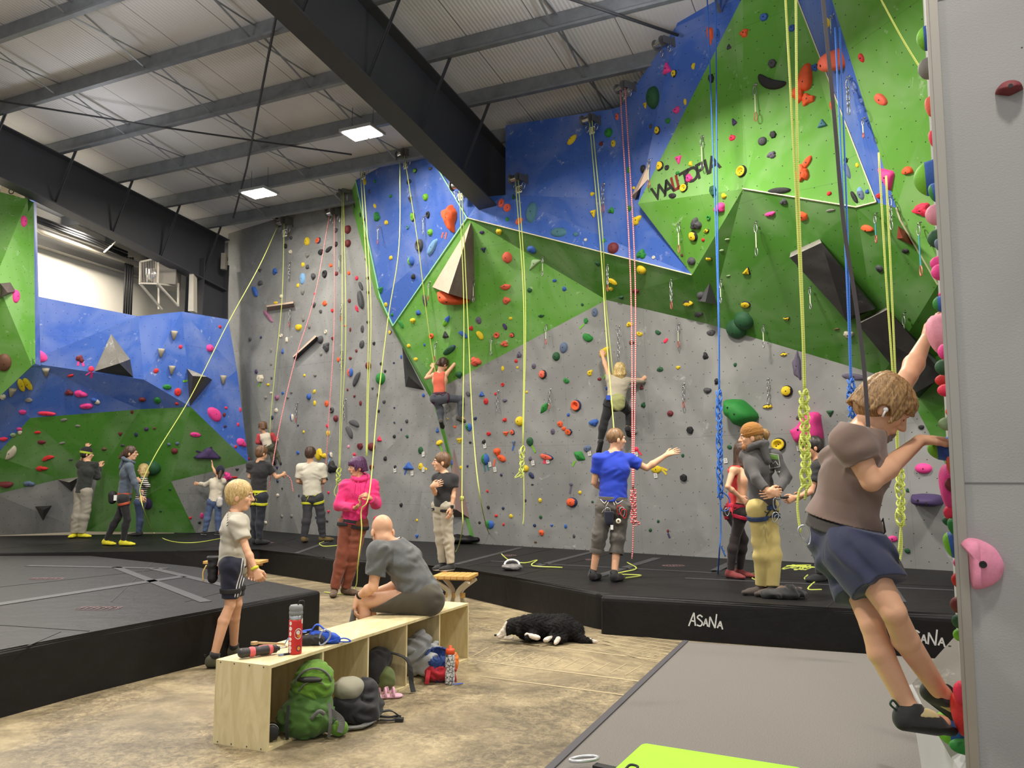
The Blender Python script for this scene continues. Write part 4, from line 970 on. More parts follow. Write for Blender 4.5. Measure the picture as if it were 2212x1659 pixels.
b = MB(); b.tube([c+Z3*.083+(kid['f']*math.cos(a)*.045+kid['r']*math.sin(a)*.058) for a in np.linspace(0, 6.28, 20)[:-1]], .008, 6, closed=True); b.done('chalk_bag_rim', cloth('charcoal', (58, 58, 60)), t, smooth=True)
b = MB(); b.tube(spline([c-kid['f']*.05+Z3*.02, c-kid['f']*.075-Z3*.04, c-kid['f']*.07-Z3*.11], 4), .006, 6); b.done('chalk_bag_cord', mat('cord_sand', (214, 180, 110)), t, smooth=True)
o = child(kid, 'shirt'); drawon(o, [[(493, 1100+j*5.5), (493-j*.6, 1103+j*5.5)] for j in range(7)], .0025, mat('print_dark', (90, 88, 82)), 'back_print', t, seg_=2)
# 2. pink hoodie belayer
PINK = cloth('pink_fleece', (214, 42, 112), bump=.2); RUST = cloth('rust_trousers', (122, 62, 40))
Y = Yf(738, 1288, 0)
pk = person('standing person with purple hair in pink hoodie and rust trousers holding the belay rope', Y, 1.0, dict(hd=(772, 1009, -.02), nk=(778, 1036, 0), pv=(764, 1126, 0), sr=(747, 1051, .0), sl=(804, 1050, 0), er=(732, 1092, -.05), wr=(767, 1097, -.28), el=(812, 1088, -.08), wl=(800, 1076, -.3), kr=(740, 1195, -.03), ar=(722, 1272, 0), kl=(765, 1195, 0), al=(747, 1270, .12), tr=(719, 1284, -.14), tl=(768, 1280, .05)),
  yaw=193, head=(243, -4), skin=SKIN2, gz=0, top=dict(m=PINK, sleeve='long', hood=True, infl=.03, hem=.03, fold=.007, fl=.1, name='hoodie'), bot=dict(m=RUST, infl=.018, loose=.008, fold=.006), shoes=dict(m=cloth('brown_shoe', (96, 76, 58)), sole=mat('brown_sole', (60, 46, 38)), tab=mat('orange_tab', (190, 110, 50))), hair=dict(style='mop', m=PURPLE, infl=.006), res=.0065, seed=11, brow=(50, 32, 28),
  harness=dict(m=BLACKG, infl=.03, h=.0, leg=.1), hands=dict(r=dict(curl=1.1, d=(.8, -.3, .35), n=(0, -.2, 1)), l=dict(curl=1.15, d=(-.6, -.5, .5), n=(-.5, .4, -.4))))
X = pk['X']; t = pk['t']
b = MB()
for s in (-1, 1): b.tube(spline([pk['nk']+pk['f']*.13+pk['r']*.03*s-Z3*.02, pk['nk']+pk['f']*.165+pk['r']*.035*s-Z3*.12, pk['nk']+pk['f']*.18+pk['r']*.03*s-Z3*.2], 4), .004, 5)
b.done('drawstring', PINK, t, smooth=True)
# 3. bald seated man
DG = cloth('charcoal_marl_tee', (92, 94, 94), var=.22); OLV = cloth('olive_shorts', (72, 66, 54))
Y = Yf(925, 1322, .46)
bald = person('bald person in charcoal t-shirt and olive shorts sitting hunched on the bench', Y, 1.05, dict(hd=(826, 1148, -.02), nk=(853, 1178, .02), pv=(912, 1288, 0), sl=(818, 1192, -.17), sr=(868, 1190, .2), el=(806, 1268, -.2), wl=(774, 1288, -.13), er=(866, 1262, .25), wr=(808, 1278, .22), kl=(782, 1297, -.1), al=(790, 1400, -.06), kr=(792, 1300, .22), ar=(800, 1396, .26), hl=(925, 1297, -.1), hr=(917, 1290, .13), tl=(758, 1418, -.1), tr=(768, 1410, .26)),
  yaw=278, head=(338, -34), build=1.1, top=dict(m=DG, hem=.05, sl=.68, infl=.02, fold=.009, hemflare=.012, nclip=.12), bot=dict(m=OLV, len='short', to=.86, infl=.018, name='shorts'), shoes=dict(m=cloth('grey_shoe', (90, 90, 90)), sole=RUB), res=.006, seed=21, face=True,
  hands=dict(l=dict(d=(-.35, 0, -1), curl=.5, n=(1, .2, 0)), r=dict(d=(-.8, -.3, -.2), curl=.6)))
X = bald['X']; a = seg(X['el'], X['wl'], .84); b = MB(); b.tube([a, seg(X['el'], X['wl'], .94)], .034, 14); b.done('wristwatch', RUB, bald['t'], smooth=True)
b = MB(); b.tube([bald['nk']+(bald['f']*math.cos(a)*.062+bald['r']*math.sin(a)*.066)+bald['up']*(.035) for a in np.linspace(0, 6.28, 22)[:-1]], .0045, 5, closed=True); b.done('neck_chain', WHITE, bald['t'], smooth=True)
b = MB(); b.tube(spline([X['wl']+np.array([-.03, 0, -.1]), X['wl']+np.array([-.05, .02, -.25]), X['wl']+np.array([-.06, .02, -.4])], 4), [.02, .022, .024, .026, .028, .03, .03, .03, .03], 8); b.done('held_cloth', cloth('grey_rag', (100, 96, 92)), bald['t'], smooth=True)
# 4. boy in black tee on the stool
Y = Yf(962, 1232, .45); KH = cloth('khaki_joggers', (168, 160, 142))
bt = person('young person in black t-shirt and khaki joggers standing on the slatted stool, hand at chest', Y, .79, dict(hd=(954, 998, 0), nk=(961, 1023, 0), pv=(957, 1092, 0), sr=(944, 1034, .05), sl=(980, 1035, -.04), er=(941, 1066, -.04), wr=(933, 1051, -.16), el=(980, 1064, -.06), wl=(975, 1097, -.1), kr=(949, 1146, .02), ar=(956, 1210, .03), kl=(966, 1146, -.03), al=(974, 1210, -.06), tr=(940, 1226, -.08), tl=(958, 1230, -.14)),
  yaw=222, head=(262, 2), gz=.45, top=dict(m=BLK, hem=.02, sl=.6, infl=.022), bot=dict(m=KH, infl=.016, loose=.006, fold=.007, fl=.08), shoes=dict(m=BLK, sole=WHITE, lace=WHITE), hair=dict(style='bowl', m=BROWN, infl=.008), res=.006, hs=1.14, seed=31,
  harness=dict(m=BLACKG, infl=.016, leg=.12), hands=dict(r=dict(d=(.9, -.2, .35), n=(.1, .9, 0), curl=.12, side=(0, 0, 1)), l=dict(curl=.3, n=(-.6, .4, 0), side=(-.5, -.6, 0))))
t = bt['t']; X = bt['X']
b = MB(); a = seg(X['el'], X['wl'], .9); b.tube([a, seg(X['el'], X['wl'], .96)], .026, 14); b.box(seg(X['el'], X['wl'], .93)+np.array([.01, -.026, 0]), (.034, .014, .036)); b.done('wristwatch', RUB, t, smooth=False)
carabiner(bt['hc']+bt['r']*.13-Z3*.06, (0, 0, 1), bt['f'], .1, STEEL, t); carabiner(bt['hc']+bt['r']*.15-Z3*.09, (.2, 0, 1), bt['f'], .09, STEEL, t)
b = MB(); c = bt['chest']+bt['f']*.135+bt['up']*.03-bt['r']*.06; b.tube([c+bt['r']*.022*k+Z3*.006*k for k in (-1, 0, 1)], [.003, .009, .005], 8); b.done('chest_mark', WHITE, t, smooth=True)
# 5. blue shirt man
ROY = cloth('royal_blue_tee', (30, 62, 186)); GRT = cloth('grey_trousers', (84, 80, 74)); TAUP = mat('taupe_webbing', (92, 86, 76), rough=.8)
Y = Yf(1300, 1255, MZ)
bl = person('person in royal blue t-shirt and rolled grey trousers on the middle mat, pointing right', Y, 1.0, dict(hd=(1331, 949, .02), nk=(1326, 978, 0), pv=(1324, 1092, 0), sl=(1293, 993, 0), sr=(1361, 994, .02), el=(1284, 1042, .05), wl=(1306, 1060, .25), er=(1397, 1011, .02), wr=(1439, 983, .03), kl=(1297, 1148, 0), al=(1281, 1236, 0), kr=(1336, 1150, 0), ar=(1327, 1246, -.1), tl=(1290, 1248, .12), tr=(1340, 1257, -.0)),
  yaw=18, head=(72, 0), gz=MZ, top=dict(m=ROY, hem=-.045, sl=.6, infl=.018), bot=dict(m=GRT, infl=.016, to=.45, loose=.012, fold=.007, fl=.09), shoes=dict(m=BLK, sole=RUB, high=.6, tab=RUB), hair=dict(style='buzz', m=hairmat('short_sandy_hair', (104, 76, 50), (150, 116, 80)), infl=.004), res=.0065, seed=41,
  harness=dict(m=TAUP, infl=.014, h=.075, leg=.04, m2=mat('cream_cord', (214, 205, 190))), hands=dict(r=dict(d=(.93, .1, .38), n=(.2, .6, -.5), curl=.12, side=(-.2, 0, 1), thumb=.0), l=dict(curl=.6)), build=1.04)
t = bl['t']; hc = bl['hc']; f = bl['f']; r = bl['r']
RED = mat('red_anodised', (200, 50, 50), rough=.3, metal=.5)
for i, (dx, dz, m_) in enumerate([(-.03, -.13, STEEL), (.1, -.1, RED), (.13, -.12, STEEL), (.08, -.13, BLACKG), (.15, -.14, RED)]):
    carabiner(hc-f*.15+r*dx+Z3*dz, (.2*(i % 2)-.1, 0, 1), (0, 1, 0), .1, m_, t)
b = MB(); b.lathe(hc-f*.17+r*.09-Z3*.22, f, [(-.008, .012), (-.008, .028), (.008, .028), (.008, .012)], 18, caps=False); b.done('tape_ring', mat('cream_tape', (225, 215, 190)), t, smooth=True)
fl = Field(.02); c = hc-f*.15-r*.02-Z3*.18; fl.add(cone(c+Z3*.05, c-Z3*.05, .055, .05, .7, f)); fl.clip(c+Z3*.06, Z3); link('chalk_bag', fl.mesh(.007), NAVY, t)
b = MB(); b.box(hc-f*.19+r*.02-Z3*.29, (.03, .004, .05)); b.done('tag', WHITE, t)
for q in 'lr':
    k2, a_ = bl['X']['k'+q], bl['X']['a'+q]; c = seg(k2, a_, .44); d = nrm(a_-k2); b = MB(); b.tube([c-d*.012, c+d*.014, c+d*.04], [.08, .084, .079], 20, caps=False); b.done('rolled_cuff', GRT, t, smooth=True)
# 6. red-top woman
Y = Yf(1590, 1250, MZ); BRG = cloth('black_leggings', (34, 24, 24)); CR = cloth('red_tank', (196, 46, 46))
wr_ = person('person with long brown hair in red tank top and black leggings', Y, .94, dict(hd=(1606, 975, .02), nk=(1600, 1004, 0), pv=(1590, 1104, 0), sr=(1583, 1017, -.14), sl=(1612, 1015, .15), er=(1572, 1051, -.2), wr=(1600, 1075, -.16), el=(1620, 1050, .1), wl=(1625, 1075, 0), kr=(1587, 1166, -.03), ar=(1578, 1236, -.03), kl=(1606, 1166, .05), al=(1598, 1234, .1), tr=(1590, 1250, -.1), tl=(1612, 1246, .03)),
  yaw=60, head=(85, -5), gz=MZ, top=dict(m=CR, sleeve='none', infl=.01, hem=.02), bot=dict(m=BRG, infl=.008, fold=.002), shoes=dict(m=cloth('wine_shoe', (120, 44, 44)), sole=RUB), hair=dict(style='long', m=DBROWN, L=.36), res=.007, seed=51, face=False, harness=dict(m=mat('crimson_web', (190, 30, 60)), leg=.12, infl=.012), build=.92)
carabiner(wr_['hc']-wr_['f']*.15-Z3*.08, (0, 0, 1), (0, 1, 0), .09, STEEL, wr_['t'])
# 7. beanie man
GHD = cloth('dark_grey_hoodie', (74, 72, 72), bump=.2); KHK = cloth('sand_trousers', (186, 168, 104)); MUST = cloth('mustard_knit', (150, 100, 34), bump=.3)
Y = Yf(1655, 1288, MZ)
be = person('bearded person in mustard beanie, grey hoodie and sand trousers with hands behind the back', Y, 1.0, dict(hd=(1622, 944, 0), nk=(1636, 972, 0), pv=(1647, 1092, 0), sl=(1613, 986, .05), sr=(1672, 985, -.04), el=(1634, 1036, -.2), wl=(1660, 1062, -.3), er=(1698, 1031, -.12), wr=(1678, 1066, -.28), kl=(1641, 1170, 0), al=(1645, 1268, .03), kr=(1668, 1168, 0), ar=(1670, 1266, -.05), tl=(1622, 1280, .0), tr=(1648, 1290, -.1)),
  yaw=325, head=(282, -3), gz=MZ, top=dict(m=GHD, sleeve='long', hood=True, infl=.016, hem=-.0, fold=.007, fl=.12, name='hoodie', sl=.78), build=.93, bot=dict(m=KHK, infl=.014, loose=.008, fold=.006, fl=.17), shoes=dict(m=cloth('dark_brown_shoe', (60, 50, 44)), sole=RUB), hair=dict(style='pony', m=SANDY, L=.08, infl=.004), hat=dict(style='beanie', m=MUST), res=.0065, seed=61,
  harness=dict(m=mat('navy_webbing', (34, 54, 88), rough=.7), infl=.02, h=-.02, leg=.28, m2=BLACKG), hands=dict(l=dict(d=(.9, 0, -.1), n=(0, 1, 0), curl=.6, side=(0, 0, 1)), r=dict(d=(-.9, -.2, -.1), n=(0, 1, 0), curl=.6, side=(0, 0, 1))), skin=SKIN)
t = be['t']
fl = Field(.02); fl.add(ellp(be['hp'](.05, 0, -.09), np.array([.05, .05, .045]))); fl.sub(ellp(be['hp'](.1, 0, -.062), np.array([.02, .02, .01]))); fl.clip(be['hp'](0, 0, -.052), be['hu']); link('beard', fl.mesh(.006), hairmat('ginger_beard', (150, 96, 56), (184, 128, 82)), t)
for i, (dx, dz, L_) in enumerate([(.0, -.04, .12), (-.03, -.17, .1), (.02, -.2, .11)]): carabiner(be['hc']-be['f']*.17+be['r']*dx+Z3*dz, ((.25, 0, 1), (.3, 0, 1), (-.35, 0, 1))[i], (0, 1, 0), L_, STEEL, t)
# back print: rounded badge with mountain line
o = child(be, 'hoodie'); PG = mat('print_grey', (176, 180, 172), rough=.8)
patchon(o, [(1659, 981), (1680, 984), (1682, 993), (1661, 991)], mat('print_green', (96, 140, 60)), 'badge_patch', t)
drawon(o, [[(1657, 979), (1681, 983), (1685, 1008), (1663, 1012), (1657, 979)], [(1661, 1004), (1666, 995), (1670, 1002), (1675, 996), (1682, 1006)]], .0035, PG, 'back_print', t)
drawon(o, [[(1663+4*j, 1018), (1663+4*j, 1023), (1665+4*j, 1018)] for j in range(6)], .0025, PG, 'back_print', t, seg_=2)
# 8. man half hidden behind the near climber
Y = Yf(1757, 1258, MZ)
hm = person('dark-haired person in black half hidden behind the climber in front, holding a belay device', Y, .95, dict(hd=(1757, 966, 0), nk=(1768, 994, 0), pv=(1775, 1100, 0), sl=(1766, 1010, -.15), sr=(1775, 1008, .15), el=(1752, 1062, -.2), wl=(1718, 1075, -.2), er=(1760, 1060, .1), wr=(1735, 1070, .1), kl=(1768, 1170, 0), al=(1772, 1240, 0), kr=(1778, 1170, .1), ar=(1782, 1240, .1), tl=(1752, 1256, -.05), tr=(1762, 1254, .1)),
  yaw=275, head=(280, -5), skin=SKIN2, gz=MZ, top=dict(m=BLK, infl=.016), bot=dict(m=BLK, infl=.016), shoes=dict(m=BLK, sole=RUB), hair=dict(style='short', m=BLKH, infl=.008), res=.007, seed=71, hands=dict(l=dict(curl=1.0)), brow=(30, 24, 20))
b = MB(); c = hm['X']['wl']+np.array([-.1, 0, 0]); b.tube([c+np.array([.03, 0, 0]), c-np.array([.06, 0, -.005])], .012, 8); b.done('belay_device', RUB, hm['t'], smooth=True); carabiner(c-np.array([.09, 0, 0]), (1, 0, 0), (0, 1, 0), .07, BLACKG, hm['t'])
# 9. climbers on the wall
def wally(px, py):
    d = Vector(pix(px, py)); best = None
    for tr, nm in WALLS:
        h = tr.ray_cast(Vector(CAM), d.normalized())
        if h[0] is not None and (best is None or h[3] < best[3]): best = h
    return best
def YW(px, py): return wally(px, py)[0][1]
TANK = cloth('coral_tank', (208, 96, 72)); SLATE = cloth('slate_leggings', (72, 76, 86)); OATM = cloth('oatmeal_top', (176, 166, 146))
Y = YW(960, 850)-.3
wc = person('ponytailed climber in coral tank top and slate leggings on the green-edged corner', Y, .92, dict(hd=(957, 787, .02), nk=(950, 806, 0), pv=(950, 858, -.04), sl=(937, 811, 0), sr=(963, 809, .0), el=(920, 817, .02), wl=(936, 794, .16), er=(984, 784, .05), wr=(988, 760, .15), kl=(951, 884, .06), al=(953, 909, .0), kr=(997, 862, .08), ar=(994, 901, .08), tl=(956, 921, .12), tr=(1014, 912, .12)),
  yaw=8, head=(40, -25), top=dict(m=TANK, sleeve='none', infl=.012, hem=-.04), bot=dict(m=SLATE, infl=.014, fold=.005), shoes=dict(m=cloth('grey_climb_shoe', (70, 66, 62)), sole=RUB), hair=dict(style='pony', m=DBROWN, L=.3), res=.008, seed=81, harness=dict(m=mat('plum_web', (70, 24, 50)), leg=.15), hands=dict(l=dict(curl=.7, d=(-.1, .5, 1), n=(.2, 1, -.1)), r=dict(curl=.9, d=(-.5, .5, .6), n=(-.2, 1, -.3))), build=.95, kind_up=np.array([.25, 0, 0]))
Y = YW(1335, 850)-.32
bc = person('blonde climber in oatmeal long-sleeved top and black trousers, arms spread on the grey wall', Y, .92, dict(hd=(1340, 800, .0), nk=(1337, 816, 0), pv=(1330, 869, -.05), sl=(1318, 819, 0), sr=(1355, 822, 0), el=(1309, 793, .05), wl=(1302, 769, .15), er=(1387, 821, .02), wr=(1408, 804, .12), kl=(1305, 912, .02), al=(1296, 956, .08), kr=(1361, 892, .1), ar=(1357, 925, .06), tl=(1291, 978, .12), tr=(1360, 938, .16)),
  yaw=5, head=(30, 12), top=dict(m=OATM, sleeve='long', infl=.016, hem=-.05, sl=.9), bot=dict(m=BLK, infl=.014, to=.85), shoes=dict(m=BLK, sole=RUB), hair=dict(style='long', m=GOLD, L=.12, infl=.014), res=.008, seed=82, harness=dict(m=BLACKG, leg=.15, h=.05), hands=dict(l=dict(curl=.7, n=(0, 1, -.3), d=(-.1, .4, 1)), r=dict(curl=.8, n=(0, 1, -.3), d=(.8, .3, .6))))
fl = Field(.02); c = bc['hc']-bc['f']*.16+bc['r']*.02-Z3*.09; fl.add(cone(c+Z3*.03, c-Z3*.03, .11, .1, .6, bc['f'])); fl.disp = folds(.006, .07, 5); link('chalk_bag', fl.mesh(.008), cloth('sage_pouch', (150, 152, 100)), bc['t'])
b = MB(); b.box(bc['hc']-bc['f']*.13-bc['r']*.11-Z3*.03, (.09, .03, .07)); b.done('belt_buckle', mat('blue_web', (40, 80, 190)), bc['t'])
b = MB(); a = seg(bc['X']['er'], bc['X']['wr'], .93); b.tube([a, bc['X']['wr']], .034, 12); b.done('wristwatch', RUB, bc['t'], smooth=True)
Y = YW(580, 965)-.28; OLT = cloth('olive_trousers', (76, 76, 58)); RAG = cloth('cream_tee', (206, 196, 176)); RGS = cloth('red_sleeve', (180, 60, 66))
rb = person('small climber in red and cream raglan top low on the grey slab', Y, .66, dict(hd=(567, 922, .0), nk=(572, 937, 0), pv=(579, 966, 0), sl=(560, 942, 0), sr=(588, 940, 0), el=(557, 955, .0), wl=(568, 958, .14), er=(594, 950, .03), wr=(600, 944, .12), kl=(588, 982, .06), al=(591, 995, .03), kr=(599, 980, .08), ar=(607, 1000, .03), tl=(592, 1002, .12), tr=(613, 1004, .12)),
  yaw=0, head=(300, 0), top=dict(m=RAG, sleeve='short', sl=.1, infl=.018, hem=-.02), bot=dict(m=OLT, infl=.016), shoes=dict(m=BLK, sole=RUB), hair=dict(style='mop', m=BROWN, infl=.002), res=.0075, hs=1.25, seed=83, harness=dict(m=BLACKG, leg=.12), hands=dict(l=dict(curl=.6), r=dict(curl=.7, d=(.3, .3, .5), n=(0, 1, 0))))
for q in 'lr':
    fl = Field(.02); X = rb['X']; fl.add(cone(X['s'+q], X['e'+q], .058, .048), cone(X['e'+q], seg(X['e'+q], X['w'+q], .85), .048, .038, cap1=True)); link('raglan_sleeve', fl.mesh(.007), RGS, rb['t'])
# 10. belayers by the slab
Y = Yf(560, 1177, MZ); CT = cloth('cream_tee2', (208, 202, 184))
bb = person('belayer in black t-shirt with yellow harness under the small climber, paying out red rope', Y, 1.0, dict(hd=(566, 979, 0), nk=(561, 997, 0), pv=(558, 1070, 0), sl=(541, 1005, .02), sr=(578, 1007, 0), er=(597, 1031, .05), wr=(610, 1026, .2), el=(539, 1030, .02), wl=(558, 1036, .25), kl=(552, 1117, .05), al=(551, 1165, .08), kr=(563, 1117, 0), ar=(560, 1166, 0), tl=(562, 1175, .2), tr=(574, 1176, .1)),
  yaw=30, head=(45, -3), gz=MZ, top=dict(m=BLK, infl=.018, hem=-.04), bot=dict(m=cloth('dark_denim', (34, 38, 48)), infl=.015), shoes=dict(m=BLK, sole=RUB), hair=dict(style='short', m=BROWN, infl=.012), res=.008, seed=91, harness=dict(m=YEL, infl=.02, leg=.35), hands=dict(r=dict(curl=1.0)), face=False)
Y = Yf(676, 1172, MZ)
wb = person('belayer in cream t-shirt and charcoal trousers with yellow harness facing the slab', Y, 1.0, dict(hd=(671, 981, 0), nk=(671, 1001, 0), pv=(675, 1073, 0), sl=(650, 1010, 0), sr=(695, 1010, 0), er=(701, 1040, .02), wr=(688, 1046, .26), el=(644, 1040, .02), wl=(660, 1046, .26), kl=(664, 1112, 0), al=(657, 1162, 0), kr=(693, 1110, .05), ar=(697, 1158, .15), tl=(659, 1173, .1), tr=(709, 1165, .22)),
  yaw=3, head=(10, -3), gz=MZ, top=dict(m=CT, infl=.026, hem=-.02, sl=.75), bot=dict(m=cloth('charcoal_trousers', (58, 58, 62)), infl=.016, loose=.008), shoes=dict(m=cloth('tan_shoe', (110, 90, 50)), sole=RUB), hair=dict(style='short', m=DBROWN, infl=.014), res=.008, seed=92, harness=dict(m=YEL, infl=.018, leg=.3), face=False)
# 11. far left group
Y = Yf(165, 1158, MZ)-.55; PLD = cloth('dark_plaid', (42, 46, 42), var=.3); SWE = cloth('grey_sweatpants', (150, 144, 130))
pl_ = person('person in striped beanie, dark plaid shirt and grey sweatpants touching the bouldering wall', Y, .98, dict(hd=(188, 981, 0), nk=(189, 998, 0), pv=(180, 1060, 0), sl=(174, 1004, 0), sr=(203, 1004, 0), er=(210, 1030, .08), wr=(215, 1010, .22), el=(180, 985, .22), wl=(187, 967, .32), kl=(170, 1102, 0), al=(161, 1146, 0), kr=(185, 1102, 0), ar=(176, 1146, .02), tl=(152, 1156, -.15), tr=(190, 1156, 0)),
  yaw=25, head=(60, 0), gz=MZ, top=dict(m=PLD, sleeve='long', infl=.026, hem=.04), bot=dict(m=SWE, infl=.02, loose=.02), shoes=dict(m=mat('yellow_shoe', (206, 196, 40)), sole=RUB), hat=dict(style='beanie', m=BLK, m2=mat('neon_stripe', (180, 200, 60))), res=.009, seed=93, hands=dict(r=dict(curl=.5, d=(0, .3, 1), n=(0, 1, 0)), l=dict(curl=.5, d=(0, .3, 1), n=(0, 1, 0))), hair=dict(style='short', m=BLKH))
Y = Yf(255, 1180, MZ); BH = cloth('steel_blue_hoodie', (78, 90, 104))
pw = person('ponytailed person in steel blue hoodie and black leggings belaying by the green wall', Y, .96, dict(hd=(283, 979, 0), nk=(277, 998, 0), pv=(269, 1074, 0), sr=(279, 1008, -.13), sl=(280, 1008, .15), er=(291, 1043, -.14), wr=(303, 1072, -.1), el=(290, 1040, .15), wl=(300, 1060, .05), kr=(275, 1122, -.04), ar=(266, 1171, 0), kl=(254, 1120, .04), al=(229, 1163, .1), tr=(290, 1178, .0), tl=(248, 1175, .05)),
  yaw=78, head=(80, 2), gz=MZ, top=dict(m=BH, sleeve='long', hood=True, infl=.016, hem=.02, name='hoodie'), bot=dict(m=BLK, infl=.008, fold=.002), shoes=dict(m=mat('yellow_shoe', (206, 196, 40)), sole=RUB), hair=dict(style='pony', m=DBROWN, L=.34, dir=(-.25, 0, -1)), res=.008, seed=94, build=.95, harness=dict(m=mat('orange_web', (176, 78, 50)), infl=.012, leg=.25), hands=dict(r=dict(curl=.9)))
t = pw['t']; b = MB()
for e in (-1, 1): b.tube([pw['hp'](.106, .032*e, 0)+pw['hu']*.016*math.cos(a)+pw['hr']*.02*math.sin(a) for a in np.linspace(0, 6.28, 12)[:-1]], .0022, 5, closed=True)
b.tube([pw['hp'](.1, .05, 0), pw['hp'](0, .085, 0)], .0022, 5); b.done('glasses', RUB, t, smooth=True)
fl = Field(.02); c = pw['hc']-pw['f']*.19-Z3*.07; fl.add(cone(c+Z3*.04, c-Z3*.05, .07, .06)); link('chalk_bag', fl.mesh(.009), BLACKG, t); b = MB(); b.box(pw['hc']-pw['f']*.12+pw['r']*.1-Z3*.07, (.05, .01, .09)); b.done('tag', WHITE, t)
Y = Yf(300, 1158, MZ); STR = mat('striped_knit', (60, 60, 64), rough=.9)
nt = STR.node_tree; tc = nt.nodes.new('ShaderNodeTexCoord'); sp = nt.nodes.new('ShaderNodeSeparateXYZ'); nt.links.new(tc.outputs['Object'], sp.inputs[0]); m1 = nt.nodes.new('ShaderNodeMath'); m1.operation = 'MULTIPLY'; m1.inputs[1].default_value = 160; nt.links.new(sp.outputs[2], m1.inputs[0]); m2 = nt.nodes.new('ShaderNodeMath'); m2.operation = 'SINE'; nt.links.new(m1.outputs[0], m2.inputs[0]); m3 = nt.nodes.new('ShaderNodeMath'); m3.operation = 'GREATER_THAN'; m3.inputs[1].default_value = .1; nt.links.new(m2.outputs[0], m3.inputs[0]); mx = nt.nodes.new('ShaderNodeMix'); mx.data_type = 'RGBA'; mx.inputs[6].default_value = rgb(40, 40, 44); mx.inputs[7].default_value = rgb(200, 196, 188); nt.links.new(m3.outputs[0], mx.inputs[0]); nt.links.new(mx.outputs[2], nt.nodes['Principled BSDF'].inputs['Base Color'])
sg_ = person('child in striped jumper and jeans standing behind the ponytailed belayer', Y, .78, dict(hd=(309, 1014, 0), nk=(311, 1030, 0), pv=(303, 1083, 0), sl=(310, 1036, -.12), sr=(313, 1035, .12), el=(320, 1050, -.14), wl=(305, 1040, -.16), er=(318, 1050, .1), wr=(305, 1042, 0), kl=(300, 1115, 0), al=(298, 1148, 0), kr=(304, 1115, .08), ar=(303, 1147, .1), tl=(288, 1156, 0), tr=(293, 1155, .1)),
  yaw=275, head=(270, 0), gz=MZ, top=dict(m=STR, sleeve='long', infl=.016), bot=dict(m=cloth('jeans', (52, 66, 96)), infl=.012), shoes=dict(m=BLK, sole=RUB), hair=dict(style='long', m=GOLD, L=.16), res=.008, hs=1.15, seed=95)
Y = Yf(458, 1156, MZ); CRM = cloth('cream_sweater', (214, 204, 184)); BJ = cloth('blue_jeans', (74, 92, 128), var=.12)
cg = person('small child in navy cap, cream sweater and jeans reaching for the purple hold', Y, .77, dict(hd=(475, 1018, 0), nk=(471, 1033, 0), pv=(464, 1083, 0), sl=(458, 1040, 0), sr=(482, 1040, 0), el=(444, 1047, .05), wl=(431, 1045, .16), er=(466, 1022, .0), wr=(459, 1008, .12), kl=(450, 1110, 0), al=(443, 1140, 0), kr=(471, 1110, 0), ar=(472, 1142, 0), tl=(435, 1151, .1), tr=(465, 1152, .1)),
  yaw=350, head=(330, 20), gz=MZ, top=dict(m=CRM, sleeve='long', infl=.024, hem=0), bot=dict(m=BJ, infl=.018, loose=.012), shoes=dict(m=BLK, sole=WHITE), hair=dict(style='pony', m=DBROWN, L=.3, dir=(-.1, -.3, -1)), hat=dict(style='cap', m=NAVY), res=.008, hs=1.15, seed=96, harness=dict(m=mat('violet_web', (90, 70, 120)), leg=.15), hands=dict(l=dict(curl=.2, d=(-1, .1, .1)), r=dict(curl=.1, d=(-.2, .3, 1))))
fl = Field(.02); c = cg['hc']-cg['f']*.13+cg['r']*.11-Z3*.05; fl.add(cone(c+Z3*.05, c-Z3*.04, .06, .06)); link('chalk_bag', fl.mesh(.009), mat('white_pouch', (200, 196, 190), var=.3, vscale=25), cg['t'])
# 12. hero climber on the right pillar
HY = 3.3
TAU = cloth('taupe_tee', (122, 102, 92), bump=.06); SHN = cloth('navy_shorts', (46, 52, 78), var=.12); HG = mat('harness_grey', (66, 62, 60), rough=.75)
CSH = cloth('climbing_shoe', (34, 36, 36))
he = person('large foreground climber in taupe t-shirt and navy shorts gripping the pillar edge, head bowed', HY, .97, dict(hd=(1907, 880, -.01), nk=(1862, 936, 0), pv=(1812, 1162, .06), sr=(1840, 955, -.13), sl=(1896, 915, .17), er=(1882, 1040, -.16), wr=(1988, 951, .03), el=(1962, 812, .16), wl=(2001, 730, .3), kr=(1930, 1322, -.2), ar=(2036, 1503, .02), kl=(1884, 1350, -.05), al=(1968, 1540, -.08), hr=(1850, 1188, -.06), hl=(1835, 1192, .14), tr=(2090, 1548, .03), tl=(2062, 1568, -.04)),
  yaw=88, head=(101, -36), top=dict(m=TAU, sl=.55, infl=.022, hem=-.075, fold=.014, fl=.12, hemflare=.016, nclip=.03, sr=.84), bot=dict(m=SHN, len='short', to=.62, infl=.02, loose=.03, fold=.014, waist=.075, name='shorts'), arm=1.22, lids=True, hair=dict(style='mop', m=SANDY, infl=.012, fringe=.035), res=.0042, seed=101, brow=(120, 90, 60), hs=1.02,
  hands=dict(r=dict(d=(1, .1, .05), n=(.25, .1, -1), curl=.5, side=(-.1, -1, .2), thumb=.4), l=dict(d=(.35, .2, .9), n=(1, 0, -.2), curl=.5, side=(0, -1, 0))), kind_up=None)
t = he['t']; X = he['X']; f, r, up = he['f'], he['r'], he['up']
b = MB(); b.ell(he['hp'](-.0, .092, -.02), (.011, .007, .011)); b.tube([he['hp'](.0, .094, -.022), he['hp'](.006, .094, -.052)], .0042, 8); b.done('earphone', WHITE, t, smooth=True)
fl = Field(.01); hc = seg(he['pv'], he['nk'], .1)
